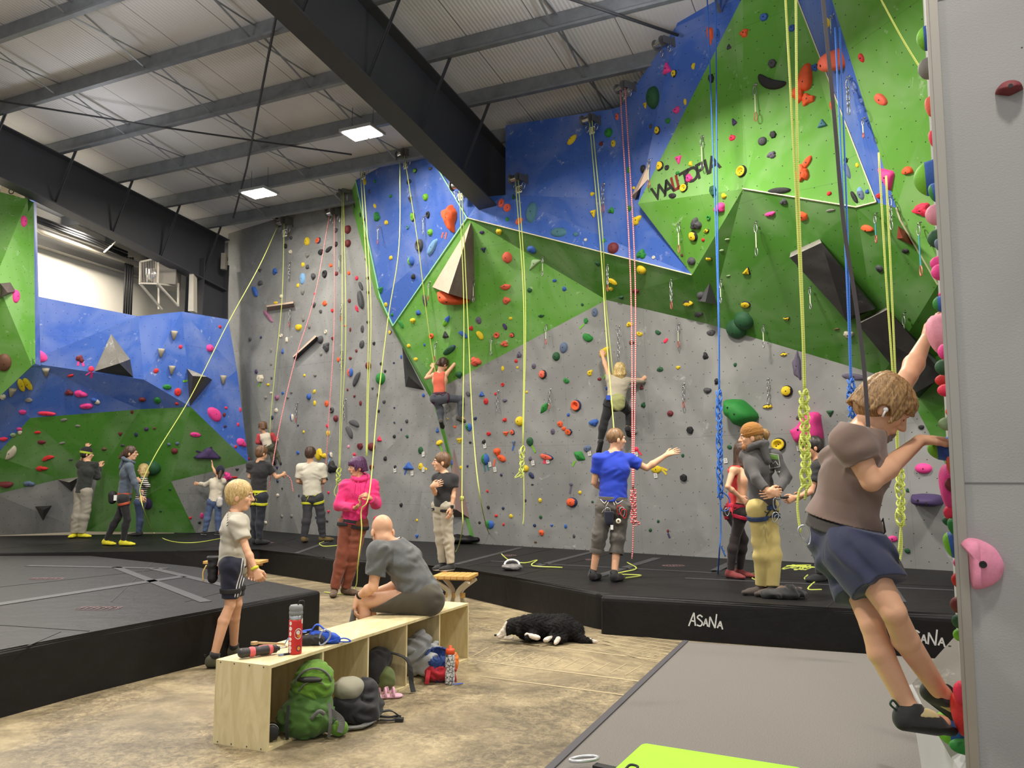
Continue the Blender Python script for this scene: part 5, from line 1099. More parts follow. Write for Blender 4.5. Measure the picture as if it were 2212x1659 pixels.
fl.add(cone(seg(he['pv'], he['nk'], -.1), seg(he['pv'], he['nk'], .35), .14, .125, .76, f, infl=.036)); fl.clip(hc+up*.024, up); fl.clip(hc-up*.024, -up); link('harness_belt', fl.mesh(.005), HG, t)
b = MB()
def strap(pts, wd, nvec): 
    pts = spline(pts, 6)
    b.ribbon(pts, wd, .004, np.array(nvec, float))
tie = hc+f*.15
strap([tie+up*.03, aty(1872, 1060, HY-.12), aty(1873, 1000, HY-.1), aty(1876, 930, HY-.1)], .016, (0, 1, 0))
b.done('tie_in_strap', mat('violet_grey_webbing', (62, 58, 80), rough=.8), t)
for q, dx in (('r', -.05), ('l', .03)):
    b = MB(); strap([tie+up*.01+r*dx*-1, seg(X['h'+q], X['k'+q], .2)+f*.13-r*dx, seg(X['h'+q], X['k'+q], .45)+f*.1], .024, (0, 1, 0)); b.done('leg_strap', HG, t)
b = MB(); b.tube([hc+up*.02+f*.15, hc+up*.07+f*.16, hc+up*.02+f*.18, hc-up*.02+f*.16], .005, 6, closed=True); b.done('belay_loop', HG, t, smooth=True)
carabiner(hc-f*.17-r*-.08-up*.05, (-.3, 0, 1), (0, 1, 0), .08, STEEL, t, r=.004)
# climbing shoes in black rubber with cream panels
for q, tp in (('r', X['tr']), ('l', X['tl'])):
    a_ = X['a'+q]; k2 = X['k'+q]; sh = nrm(k2-a_); fwd = nrm(tp-a_-sh*((tp-a_)@sh)*.35); ups = nrm(sh-fwd*(sh@fwd)); sid = np.cross(fwd, ups)
    heel = a_-ups*.035-fwd*.035; ball = heel+fwd*.14-ups*.005; tip = heel+fwd*.205-ups*.02
    fl = Field(.018); fl.add(cone(heel, ball, .034, .04, .85, ups), cone(ball, tip, .04, .026, .7, ups), cone(heel+ups*.02, a_+ups*.02, .04, .041), cone(a_, ball+ups*.012, .04, .03)); fl.clip(a_+ups*.035, ups); link('shoe', fl.mesh(.004), CSH, t)
    fl = Field(.01); fl.add(cone(a_-ups*.0, ball+ups*.018, .043, .0325)); fl.clip(a_+ups*.02, ups); fl.clip(a_-ups*.012, -ups); fl.clip(ball, fwd); link('shoe_panel', fl.mesh(.004), mat('cream_leather', (206, 190, 142), rough=.7), t)
    fl = Field(.01); fl.add(cone(heel, ball, .0365, .0425, .85, ups), cone(ball, tip, .0425, .0285, .7, ups)); fl.clip(heel-ups*.006, ups); link('sole_rand', fl.mesh(.004), RUB, t)
    b = MB(); c = a_-fwd*.045+ups*.01; b.tube(spline([c, c-fwd*.03+ups*.03, c-fwd*.045+ups*.015, c-fwd*.01-ups*.01], 5), .0045, 6); b.done('pull_tab', mat('dark_green_webbing', (30, 60, 50)), t, smooth=True)
# ================================================================ CLIMBING HOLDS
HC = dict(k=('black', (38, 38, 40)), g=('dark grey', (74, 74, 78)), m=('grey', (128, 126, 120)), w=('cream', (214, 206, 184)), r=('red', (204, 44, 44)), o=('orange', (228, 92, 44)), s=('salmon', (226, 100, 76)),
  y=('yellow', (226, 196, 34)), b=('blue', (52, 96, 176)), n=('navy', (40, 52, 88)), c=('pale blue', (120, 166, 208)), G=('green', (36, 128, 50)), L=('lime green', (110, 178, 40)), D=('dark green', (34, 84, 50)),
  p=('pink', (232, 66, 146)), P=('purple', (66, 50, 92)), u=('maroon', (112, 40, 46)), t=('teal', (70, 118, 134)), v=('mauve', (150, 100, 126)), B=('brown', (104, 70, 52)), a=('slate blue', (92, 108, 136)), e=('pale green', (150, 176, 130)), q=('crimson', (232, 50, 84)), f=('faded violet', (100, 92, 112)), x=('pale pink', (226, 150, 168)))
def hmat(c): return mat('hold_'+HC[c][0].replace(' ', '_'), HC[c][1], rough=.68, bump=.14, bscale=150, var=.09, vscale=14)
SH = dict(a='rounded', i='oval', o='ring-shaped', c='crescent', l='long bar', h='half-moon', t='triangular', d='teardrop', j='lumpy', f='faceted', e='leaf-shaped', n='horn-shaped', D='domed')
rh = random.Random(5)
def holdmesh(c, xa, ya, n, w, h, shp, two=False, seed=0, hz=None):
    rs = np.random.RandomState(seed); S_, R_ = 26, 7
    if w < .09: S_, R_ = 18, 5
    th = np.linspace(0, 2*math.pi, S_, endpoint=False); ph = rs.rand(6)*6.28
    out = 1+.06*np.sin(2*th+ph[0])+.05*np.sin(3*th+ph[1])+.03*np.sin(5*th+ph[2]); H = .62; pw = 2.3; tilt = .25
    if shp == 'o': out = 1+.05*np.sin(2*th+ph[0]); H = .6
    if shp == 'D': out = 1+0*th; H = .8; pw = 2; tilt = .05
    if shp == 'i': out = 1+.02*np.sin(3*th+ph[1]); H = .55
    if shp in 'lc': out = 1+.02*np.sin(3*th+ph[1]); H = .8; pw = 3
    if shp == 'h': out = np.where(np.sin(th) > 0, 1/np.maximum(.001, np.abs(np.cos(th))+np.abs(np.sin(th))*2.4)**1, 1.0); out = np.minimum(out, 1); H = .7
    if shp == 't': out = .62/np.maximum(.5, np.cos(((th-math.pi/2+math.pi/3*(1)) % (2*math.pi/3))-math.pi/3)); H = .6
    if shp == 'd': out = np.where(np.cos(th-ph[0]*0) > 0, 1+.0*th, 1); out = 1-.32*np.abs(np.sin(th))*(np.cos(th) > 0)+.05*np.sin(2*th)
    if shp == 'j': out = 1+.16*np.sin(3*th+ph[0])+.1*np.sin(5*th+ph[1])+.06*np.sin(8*th+ph[3]); H = .8
    if shp == 'f': k = 6; out = .9/np.cos((th % (2*math.pi/k))-math.pi/k); H = .75; pw = 5
    if shp == 'e': out = 1-.38*np.abs(np.cos(th))**.5*0; out = 1/np.maximum(.3, (np.abs(np.cos(th))**1.15+np.abs(np.sin(th))**1.15))**.9; H = .55; pw = 1.6
    if shp == 'n': out = 1+.3*np.cos(th-1.9)+.14*np.sin(3*th+ph[0]); H = .9
    vs = []; ts = np.linspace(0, 1, R_+1)[1:]; Hm = (hz if hz else H*min(w, h)/2)
    def hh(t, a):
        if shp == 'o': return Hm*(1-abs((t-.68)/.34)**2.4 if t > .34 else .12)
        z = Hm*max(0, 1-t**pw)**(1/pw)*(1+tilt*math.sin(a)*t)
        if shp == 'j': z *= 1+.16*math.sin(7*t+3*a+ph[4])*t
        if shp in 'aj': z *= 1+.10*math.sin(5*t*math.cos(a)+ph[5])*t
        return z
    pts = [(0, 0, hh(0.001, 0))]
    for t in ts:
        for k_, a in enumerate(th): pts.append((t*out[k_]*math.cos(a), t*out[k_]*math.sin(a), max(0, hh(t, a)) if t < 1 else -.004))
    V = []
    for (x, y, z) in pts:
        X = x*w/2; Y = y*h/2
        if shp == 'c':
            rr = w*(.42 if w/h < 1.8 else .8 if w/h > 2.2 else .55); an = X/rr; X = math.sin(an)*(rr-Y); Y = rr-math.cos(an)*(rr-Y)-w*.12
            Y = -Y
        V.append(c+xa*X+ya*Y+n*z)
    Fc = [(0, 1+k, 1+(k+1) % S_) for k in range(S_)]
    for r in range(R_-1):
        for k in range(S_):
            a = 1+r*S_+k; b = 1+r*S_+(k+1) % S_; Fc.append((a, a+S_, b+S_, b))
    me = pyme(V, Fc)
    if two:
        mi = []
        for p_ in me.polygons:
            q = np.array(p_.center)-c; xx = q@xa/(w/2); zz = q@n
            mi.append(1 if ((two == 'rim' and zz < Hm*.62 and (abs(xx)+abs(q@ya)/(h/2)) > .5 and xx > -.55) or (two == 'side' and xx > .12) or (two == 'tip' and zz > (hz or .1)*.5)) else 0)
        me.polygons.foreach_set('material_index', mi)
    return me, Hm if shp != 'o' else Hm*.12
HOLDS = []
def panelname(nm, mi, px, py):
    if nm == 'wall_back_left': return 'grey slab wall' if mi == 0 else 'narrow green corner strip'
    if nm == 'wall_left': return ['blue bouldering wall', 'dark green bouldering wall', 'grey bouldering base'][mi]
    if nm == 'wall_left_pillar': return 'green prow at far left'
    if mi == 0: return 'main grey wall right of the pointing person' if px > 1400 else ('main grey wall around the blonde climber' if px > 1190 else 'main grey wall left of rope eighteen')
    if mi == 1: return 'bright green centre panel' if px < 1320 else ('big upper green panel' if px < 1800 else 'green overhang beside the pillar')
    if mi == 2: return 'dark green band left of the long blue rope' if px < 1550 else 'dark green band right of the long blue rope'
    return 'tall blue panel left of the roof beam' if px < 1012 else ('blue panel right of the roof beam' if px < 1345 else ('upper blue panel by the roof' if px < 1640 else 'blue stripe beside the pillar'))
MATIDX = {}
def wallhit(px, py):
    h = wally(px, py)
    best = None; d = Vector(pix(px, py)).normalized()
    for tr, nm in WALLS:
        q = tr.ray_cast(Vector(CAM), d)
        if q[0] is not None and (best is None or q[3] < best[1][3]): best = (nm, q)
    return best
def addhold(px, py, w, h, cs, shp, rot=0, hit=None, hz=None, pan=None, label=None):
    if hit is None:
        b = wallhit(px, py)
        if b is None: return None
        nm, q = b; P = np.array(q[0]); n = np.array(q[1]); n = n if n@(CAM-P) > 0 else -n; wo = bpy.data.objects[nm]
        mi = wo.data.polygons[q[2]].material_index if q[2] < len(wo.data.polygons) else 0; pan = pan or panelname(nm, mi, px, py)
    else: P, n = hit
    dist = np.linalg.norm(P-CAM); k = dist/F*.97
    xa = nrm(np.cross(Z3, n)); ya = np.cross(n, xa)
    if rot: a = math.radians(rot); xa, ya = xa*math.cos(a)+ya*math.sin(a), -xa*math.sin(a)+ya*math.cos(a)
    fx = max(.45, 1/(1)) 
    W, Hh = w*k, h*k
    two = None
    if len(cs) > 1: two = 'rim' if cs[1] in 'kn' else 'side'
    me, top = holdmesh(P+n*.002, xa, ya, n, W, Hh, shp, two, seed=len(HOLDS)+1, hz=hz)
    bm = bmesh.new(); bm.from_mesh(me); bmesh.ops.recalc_face_normals(bm, faces=bm.faces); bm.to_mesh(me); bm.free()
    # outward normals
    if sum((np.array(p_.normal)@n) for p_ in me.polygons) < 0: me.flip_normals()
    o = link('climbing_hold', me, [hmat(q) for q in cs], smooth=(shp != 'f'))
    if min(w, h) >= 8:
        b = MB(); c = P+n*(.002+top); b.lathe(c-n*.004, n, [(0, .0085), (.0065, .0085), (.0066, .005)], 8); b.done('bolt', mat('bolt_dark', (20, 20, 20)), o)
    size = 'tiny' if max(w, h) < 8 else ('small' if max(w, h) < 13 else ('medium' if max(w, h) < 22 else ('large' if max(w, h) < 40 else 'huge')))
    cn = HC[cs[0]][0] + (' and '+HC[cs[1]][0] if len(cs) > 1 else '')
    HOLDS.append(dict(o=o, A=w*h, px=px, py=py, key=(size, cn, SH[shp], pan), P=P, n=n, label=label, W=W, H=Hh)); return HOLDS[-1]
TXT = """617,532,11,11,k,a;629,514,9,8,g,a;628,544,9,9,w,o;664,522,16,18,y,a;688,520,15,14,on,a,30;726,498,11,10,g,a;752,496,19,19,u,D;752,526,18,17,u,D;726,528,11,12,k,a;694,545,16,12,k,l,20;711,539,22,9,k,l,25;665,553,11,10,m,n;655,572,10,10,y,a;665,578,10,9,g,n;715,573,9,12,o,d,90;702,592,14,18,k,o;727,591,11,10,u,a;754,590,9,9,o,a;562,584,12,9,g,t;596,587,11,16,b,c,70;654,602,16,25,c,i;678,599,12,14,g,n;563,613,16,10,g,c;644,617,8,9,y,a;771,601,10,9,q,a;780,618,24,9,g,l,-60;780,648,44,17,g,l,-75;552,630,28,13,b,l,-58;655,632,10,12,m,n;680,635,6,6,q,a;608,640,10,9,w,a;596,653,14,8,y,h;580,683,44,10,v,l,-42;679,660,10,12,g,n;702,655,12,15,o,d,90;755,650,10,9,u,a;772,666,18,11,q,h,-60;693,673,9,9,g,a;718,671,8,9,r,a;656,690,8,14,m,n;646,705,19,14,y,c,180;669,706,8,12,m,n;746,703,9,6,s,h;757,712,6,10,u,a;783,711,10,18,g,i;704,717,9,9,w,o;541,734,8,9,g,n;564,729,7,6,n,a;608,725,9,9,w,o;620,736,7,12,w,n;719,731,9,8,u,a;693,734,18,18,g,D;706,750,18,20,g,j;782,744,14,19,g,i,-20;808,742,8,9,k,a;586,758,6,10,m,n;611,759,8,15,b,t,180;770,758,7,8,u,a;694,765,9,8,m,a;757,774,9,8,u,a;731,777,8,11,o,i;586,786,8,9,m,a;796,790,16,17,u,D;824,786,9,8,k,a;851,784,6,5,n,a;843,718,9,10,yn,a;766,444,8,12,k,i,-40;779,464,8,11,k,i,-40;787,475,7,9,k,a;786,484,7,9,k,a;789,514,7,8,k,a;796,525,7,8,k,a;791,561,8,8,k,a;794,601,8,8,k,a;795,632,8,8,k,a;795,696,8,8,k,a;775,429,5,8,n,a;823,626,16,17,G,t;554,803,9,10,P,a;564,818,18,18,w,f;587,817,6,7,g,a;580,830,9,9,y,h;611,849,9,7,b,a;630,847,9,8,m,h;586,848,9,7,w,h;574,859,9,8,m,a;599,859,13,12,v,D;622,858,9,8,m,h;668,857,13,14,b,D;679,846,8,10,y,i,-40;680,871,8,12,y,i;681,810,10,9,m,h;658,811,7,6,y,a;706,872,12,14,o,i;717,886,14,14,g,o;726,904,14,15,u,D;757,805,17,20,ob,i;771,819,38,12,g,l,58;823,818,26,27,G,D;751,842,6,6,u,a;766,856,8,8,u,t;779,871,8,12,u,i;805,839,8,8,g,t;832,802,7,8,k,a;817,854,7,11,g,j;830,868,9,9,g,a;818,888,8,8,k,a;852,881,5,5,n,a;852,913,5,5,n,a;852,943,8,9,k,a;597,887,12,9,w,j;588,902,10,9,n,o;631,902,11,16,bw,i;644,919,6,5,n,a;656,933,6,7,y,a;709,936,11,13,y,i;707,920,7,9,q,a;765,917,34,12,g,c,-20;754,935,34,12,g,c,-55;599,949,9,10,w,a;820,949,14,14,q,t,180;779,964,15,15,u,f;803,965,22,18,u,D;753,965,7,8,x,a;766,982,8,8,q,a;803,1009,13,12,u,a;833,992,9,10,k,n;854,1009,8,9,k,a;644,978,10,8,b,a;599,1010,9,9,P,t;715,983,10,11,bw,j;694,983,13,36,y,c,80;719,1010,23,25,k,j;706,1034,9,5,k,l,-30;600,1039,8,8,n,a;600,1070,10,8,w,a;610,1055,6,6,g,a;646,1071,5,6,n,a;710,1064,7,6,q,a;710,1105,9,8,q,t;812,1121,12,11,q,a;683,1118,5,6,n,a;609,1115,9,8,m,a;630,1115,9,8,m,a;574,1129,10,8,w,a;707,1126,8,5,k,a;488,881,7,6,q,a;519,885,5,10,q,a;484,896,8,9,u,a;486,921,9,6,P,a;514,917,6,8,q,a;522,957,27,18,p,d,-35;509,965,6,7,r,a;538,991,6,7,q,a;512,1014,9,7,k,t;491,1030,16,20,p,j;507,1030,12,7,r,h;51,478,15,22,p,i;34,640,17,26,p,i;9,783,24,36,B,D;78,768,42,24,p,i,-18;173,775,17,12,u,j,-40;197,797,12,11,q,a;233,787,29,11,b,i,8;390,749,8,8,q,a;337,801,9,12,r,i,-40;453,752,17,16,p,D;475,706,8,7,r,a;46,832,11,30,y,l,25;60,829,11,30,y,l,20;5,857,12,11,w,j,-30;62,865,14,9,m,c;152,810,14,9,r,h,20;149,848,15,12,u,j;175,851,25,17,p,d,-15;206,866,19,11,bw,l,-35;187,877,25,12,p,l,5;49,890,13,10,p,a;101,893,32,9,q,l,-3;42,927,10,8,p,a;28,939,10,9,e,f;43,934,8,9,w,a;7,948,14,9,q,j;21,977,34,20,w,h,60;307,863,14,12,u,a;340,865,13,18,G,i;361,836,18,11,G,l;384,847,14,17,r,i;382,872,7,8,r,a;463,895,38,25,p,i,-35;422,939,22,11,p,i,-8;138,907,13,6,m,i,15;168,920,10,5,m,i;81,934,13,6,r,a;90,955,16,9,u,a;134,957,12,5,m,i,15;285,890,6,8,u,a;260,937,9,11,u,t;294,939,7,10,n,i;316,927,9,8,P,a;334,925,6,6,B,a;225,970,9,7,B,a;105,991,26,8,r,c,25;91,1012,22,12,r,d;15,1048,22,14,u,n;63,1045,20,12,a,a;365,960,7,7,a,a;383,958,8,8,a,a;377,974,13,13,u,D;265,962,8,6,g,a;449,981,54,30,P,t,180;327,1011,37,32,D,D;153,993,7,5,g,a;319,1088,18,26,P,D;436,1114,7,13,p,i;411,1119,6,6,r,a;431,1129,6,6,k,a;367,1057,5,6,D,a;347,1104,5,5,D,a;
788,392,11,16,y,i;810,392,8,8,G,a;798,414,6,10,g,a;810,445,8,12,y,i,30;815,469,17,20,G,j;835,481,11,11,y,a;844,423,11,9,G,h;845,557,10,10,y,a;884,394,16,10,n,c;887,430,14,15,g,t;930,363,13,10,g,h;920,426,16,16,L,D;897,369,12,11,Lk,a;881,491,9,10,t,o;892,469,15,21,Lk,i;925,464,12,15,k,o;930,502,16,15,L,D;974,471,38,56,o,j;907,530,24,28,g,o;935,534,46,15,c,l,38;889,564,20,21,Lb,D;894,599,13,11,k,n;834,658,10,10,y,a;948,610,12,10,c,h;966,615,9,11,r,a;918,649,13,30,g,i;1041,502,13,8,P,a;1045,539,13,14,n,t;1079,500,20,16,y,d;1096,556,24,25,s,D;1092,617,27,20,s,h;1095,649,20,18,s,d;1083,439,14,20,s,o;1096,449,17,20,s,o;1096,474,9,9,G,a;905,677,14,11,b,n;893,694,14,12,y,n;866,701,24,8,G,c,-60;847,680,8,8,G,a;965,694,32,12,Lb,l,40;932,726,15,12,o,o;963,724,19,18,k,t,180;1000,724,26,10,b,c,-40;1034,692,14,17,f,i;1018,709,10,10,r,j;1036,725,24,12,y,c,-60;1073,724,14,14,s,o;1106,724,12,12,sk,a;1090,706,17,8,P,c,-70;1103,688,9,8,y,a;1090,743,17,13,s,j;883,747,11,9,y,i;917,745,6,7,b,a;898,776,12,8,y,i;1028,781,26,20,s,j;971,756,40,14,Dn,l,25;993,811,15,16,D,n;1144,627,12,11,D,a;1169,681,16,10,D,h;1198,606,11,7,b,f;1202,770,19,20,D,D;1122,767,12,13,f,j;1115,780,9,9,r,a;1086,796,8,12,y,i;1118,794,6,6,y,a;1153,791,12,13,f,i;1173,809,20,21,sk,D;1086,831,9,9,r,o;1041,852,15,14,b,t,180;1050,867,13,14,r,a;1071,851,8,8,r,a;1091,866,12,8,f,n;1138,847,6,6,y,a;1176,881,34,17,G,e,48;1091,908,11,9,r,n;1123,910,22,22,y,D;1056,937,12,9,r,f;1093,936,16,12,o,t;1107,934,13,12,on,a;1194,932,11,15,f,i;1011,852,14,9,g,c,-40;967,905,5,5,y,a;1013,923,18,17,Gb,a;1027,904,10,7,n,l,30;945,930,9,15,b,t,180;983,922,7,7,o,a;884,824,7,6,n,a;915,854,8,9,b,a;867,771,6,9,b,a;879,910,9,9,g,a;867,928,5,6,n,a;880,943,8,8,D,a;909,973,14,17,D,i;950,958,17,12,y,c,20;993,951,16,15,y,t;1016,956,8,6,k,i;1046,956,9,11,k,n;883,1008,31,20,b,t,180;909,1008,12,16,y,i;867,1091,9,10,k,a;901,1124,6,6,y,a;901,1158,10,11,b,t;1049,992,21,25,Gb,D;1075,978,16,18,o,n;1084,990,24,14,o,l,-25;1110,956,10,14,a,t;1145,954,18,20,D,i;1146,992,8,10,f,n;1181,987,36,13,sn,l,-12;1083,1026,7,7,P,a;1148,1027,18,11,n,i,-45;1010,1007,6,6,n,a;1150,1047,9,5,k,e;1053,1061,6,7,r,a;1135,1081,6,8,P,a;1167,1081,9,10,y,a;1055,1096,8,9,k,a;1087,1098,8,7,n,a;1072,1114,9,7,r,a;1104,1115,10,9,y,i,-20;1168,1117,8,9,D,a;1058,1133,24,19,Gb,i;1036,1129,9,8,k,e;1088,1133,6,7,r,a;1155,1135,8,8,n,a;1192,1135,9,7,b,t;1170,1151,13,13,o,a;1157,1171,8,5,B,i;979,999,10,14,b,a;995,1010,6,9,y,a;1136,1012,15,15,y,D;
1235,301,28,18,y,h,35;1315,287,19,20,G,D;1325,310,11,16,y,i;1299,311,10,9,u,j;1333,252,9,16,s,i;1280,419,12,10,y,d;1282,460,15,20,y,t;1321,455,15,12,G,j;1376,475,28,19,y,d,25;1110,426,10,14,D,t,180;1149,459,28,48,t,i,-10;1122,478,20,13,s,l,30;1207,502,42,22,t,i,-10;1244,506,12,11,t,a;1265,518,7,7,w,o;1304,520,9,12,G,a;1325,536,26,26,u,D;1149,539,23,21,b,a;1386,550,22,20,G,j;1412,556,8,8,w,o;1155,569,40,18,e,t,-150;1291,569,10,15,D,j;1386,582,24,22,y,D;1358,367,8,16,G,a;1390,365,15,18,k,D;1369,406,7,7,y,a;1360,450,9,12,G,j;1394,227,10,16,y,t;1412,211,35,48,D,D;1406,273,8,11,g,a;1420,282,14,18,yk,i;1323,609,26,12,y,c,-45;1320,624,13,10,y,i;1374,628,17,14,u,f;1342,642,13,10,D,j;1219,624,11,10,b,a;1258,658,7,7,D,a;1285,675,15,20,a,i;1266,693,10,14,G,f;1271,727,26,18,G,c,150;1218,751,20,25,a,i,-15;1360,701,17,10,y,j;1382,720,16,9,y,c,160;1422,717,15,9,D,c,150;1438,736,14,8,q,i,40;1365,741,13,9,B,n;1306,760,30,20,y,d,40;1275,805,16,13,y,d,40;1295,819,10,8,u,a;1224,821,16,11,G,c,150;1310,839,6,8,b,a;1386,837,11,14,u,t,180;1426,798,15,11,D,a;1390,875,11,12,D,j;1245,876,27,25,on,o;1228,896,8,8,b,a;1284,915,22,16,b,n;1210,916,14,14,o,a;1218,926,11,10,o,a;1229,933,18,15,on,f;1373,933,10,11,m,D;1269,969,19,15,a,a;1252,985,34,24,G,e,-30;1374,971,12,11,q,a;1418,1014,25,17,y,i;1448,893,15,13,u,D;1491,929,16,17,k,f;1477,1032,17,17,k,f,-30;1475,984,7,9,D,a;1234,1046,8,9,f,a;1253,1064,9,8,y,a;1236,1085,28,22,on,D;1280,1084,6,6,D,a;1222,1137,8,9,b,a;1240,1158,7,9,g,a;1422,1126,7,7,D,a;1405,1145,8,8,D,a;1443,1147,6,7,u,a;
1501,14,12,16,u,D;1534,75,14,36,o,j;1550,76,12,26,b,o;1608,72,17,16,o,j;1651,38,17,15,b,f;1711,61,14,14,b,D;1575,102,12,14,g,t,180;1669,138,17,18,g,f;1441,149,21,28,p,t,180;1456,159,13,17,yk,a;1499,143,14,8,y,c,70;1667,172,70,20,k,c,147;1683,412,50,13,k,l,-8;1537,170,13,20,k,f;1461,238,17,16,p,d,170;1480,220,7,14,y,i;1443,261,13,11,G,a;1586,264,13,21,P,t,200;1582,298,15,13,q,a;1647,305,19,18,g,D;1670,291,14,16,k,f;1667,335,18,14,f,j;1466,344,17,21,p,t;1426,359,20,20,yk,a;1441,362,12,11,k,o;1492,354,9,11,y,j;1489,385,15,18,p,j;1478,406,19,19,yk,o;1602,370,23,26,yk,o;1464,375,10,8,G,c;1738,180,30,56,o,n,-20;1724,203,24,34,o,j;1745,215,26,22,o,j;1733,375,26,34,o,j;1742,352,34,13,o,l,48;1755,147,7,12,b,a;1453,423,20,11,k,l,-15;1564,423,11,12,y,j;1557,451,27,20,p,n;1541,412,16,24,D,f;1693,436,17,12,g,j;1531,470,10,11,G,o;1504,484,26,25,g,j;1526,497,15,13,yk,h;1498,510,22,24,yk,D;1519,518,8,8,r,a;1665,463,22,10,p,n;1734,467,22,20,o,a;1571,517,11,5,e,i;1559,541,10,6,e,i;1573,595,12,6,e,h;1531,559,14,10,yk,i;1473,551,7,8,B,a;1494,564,21,18,g,D;1614,586,24,18,yk,t,30;1611,658,24,17,yk,i;1487,656,26,19,yk,h,170;1510,680,25,16,k,h,180;1515,638,20,20,g,D;1700,688,16,11,yk,t;1607,692,44,44,D,D;1591,710,46,46,D,D;1536,719,19,13,g,a;1524,769,12,16,k,j;1588,788,8,9,D,a;1465,794,10,8,y,j;1549,824,13,13,k,j;1529,845,17,13,g,n;1700,845,25,25,yk,D;1658,880,22,14,yk,h,180;1693,767,15,12,yk,h,180;1722,791,18,56,f,j;1724,903,9,10,g,a;1682,960,31,29,yk,o;1576,966,12,9,D,i,-20;1601,971,9,9,G,a;1595,983,12,10,G,a;
1786,49,19,28,y,h,60;1861,125,12,20,r,i,10;1761,146,9,17,b,a;1903,215,34,20,s,i,-50;1776,268,19,20,t,t,180;1796,229,7,20,o,i;1961,371,26,15,o,c,-10;1918,382,52,34,p,t,100;1830,368,13,38,a,i,10;1852,357,8,10,y,a;1828,346,9,11,k,f;1858,415,13,22,c,i;1791,418,10,9,r,a;1846,426,30,10,k,l,-70;1860,420,15,24,a,i,15;1874,414,9,9,b,j;1899,423,12,11,r,f;1874,495,30,19,o,h,150;1994,453,40,26,q,j,-25;1900,580,17,15,g,a;1956,542,17,11,k,i,-10;1794,454,20,5,m,l,-5;1807,710,13,6,B,h;1833,722,22,14,w,j;1845,814,50,13,f,l,-10;1793,892,15,16,D,t;1995,1012,31,21,p,D;1928,1164,20,12,p,a;1990,923,11,10,k,a;1919,950,17,6,D,i;1960,1059,6,9,D,a;1960,1190,12,10,D,i,-30"""
for L_ in TXT.replace('\n', '').split(';'):
    if not L_.strip(): continue
    a = L_.split(','); addhold(float(a[0]), float(a[1]), float(a[2]), float(a[3]), a[4], a[5], float(a[6]) if len(a) > 6 else 0)
# ---- faceted volumes bolted to the walls
def volume(pts, apex, faces_m, label, mats, hits=None, grp='angular volumes on the climbing walls'):
    """pts: base outline pixels on the wall, apex: [(px,py,out m)] raised corners; faces_m: (material, [keys])"""
    V = {}
    for k_, (x, y, out) in {**pts, **apex}.items():
        b = wallhit(x, y); P = np.array(b[1][0]); n = np.array(b[1][1]); n = n if n@(CAM-P) > 0 else -n
        d = nrm(pix(x, y)); V[k_] = P-d*(out/max(.3, -(d@n)))+n*.003
    ks = list(V); b = MB(); bv = [b.bm.verts.new(tuple(map(float, V[k_]))) for k_ in ks]
    for mi, kk in faces_m:
        f_ = b.bm.faces.new([bv[ks.index(q)] for q in kk]); f_.material_index = mi
    c = sum(np.array(v.co) for v in bv)/len(bv)
    bmesh.ops.triangulate(b.bm, faces=b.bm.faces[:]); me = bm2me(b.bm)
    for p_ in me.polygons:
        pass
    uvproj(me); o = link('wall_volume', me, mats, smooth=False); tag(o, label, 'volume', grp); return V
BLKP = panelmat('black_ply', (30, 30, 31), chalk=(150, 150, 150), amt=.45, thr=.6, rough=.5); GRP = panelmat('grey_ply', (120, 116, 106), chalk=(220, 220, 215), amt=.7, thr=.5)
WOODL = panelmat('pale_wood_ply', (206, 180, 158), chalk=(230, 225, 220), amt=.4); WOODB = panelmat('brown_grey_ply', (112, 96, 88), chalk=(170, 165, 160), amt=.3)
volume(dict(a=(240, 721, 0), b=(204, 802, 0), c=(288, 815, 0), e=(281, 776, 0)), dict(d=(258, 785, .45)), [(0, 'abd'), (0, 'ade'), (1, 'bcd'), (1, 'ced')], 'big grey and black pyramid volume on the blue bouldering wall', [GRP, BLKP])
volume(dict(a=(404, 796, 0), b=(458, 820, 0), c=(410, 878, 0)), dict(d=(416, 812, .35), e=(447, 814, .3)), [(1, 'adeb'), (0, 'acd'), (0, 'dce'), (0, 'ecb')], 'dark tapering volume on the crease of the blue bouldering wall', [mat('dk_ply', (70, 68, 64)), GRP])
volume(dict(a=(76, 1094, 0), b=(112, 1092, 0), c=(93, 1125, 0)), dict(d=(94, 1102, .18)), [(0, 'abd'), (0, 'acd'), (0, 'bcd')], 'dark triangular volume low on the grey bouldering base', [BLKP])
volume(dict(a=(125, 1036, 0), b=(172, 1030, 0), c=(155, 1062, 0)), dict(d=(150, 1042, .2)), [(1, 'abd'), (0, 'acd'), (0, 'bcd')], 'grey-topped volume behind the plaid-shirted person', [BLKP, GRP])
volume(dict(a=(0, 612, 0), b=(22, 610, 0), c=(34, 630, 0), e=(0, 645, 0)), dict(d=(16, 632, .25)), [(0, 'abd'), (0, 'bcd'), (1, 'ced'), (0, 'aed')], 'dark purple-grey volume on the far left green prow', [mat('mauve_ply', (92, 78, 78)), BLKP])
volume(dict(a=(1017, 480, 0), b=(934, 620, 0), c=(1026, 651, 0), e=(1023, 500, 0)), dict(d=(969, 634, .5), g=(1003, 530, .3)), [(0, 'abd'), (0, 'adg'), (1, 'gdc'), (1, 'age'), (1, 'gce'), (1, 'bcd')], 'tall pale and brown wooden wedge volume at the top of the green panel', [WOODL, WOODB])
volume(dict(a=(869, 750, 0), b=(876, 835, 0), c=(917, 843, 0)), dict(d=(882, 812, .15)), [(0, 'abd'), (0, 'acd'), (0, 'bcd')], 'black triangular volume beside the narrow green corner strip', [BLKP])
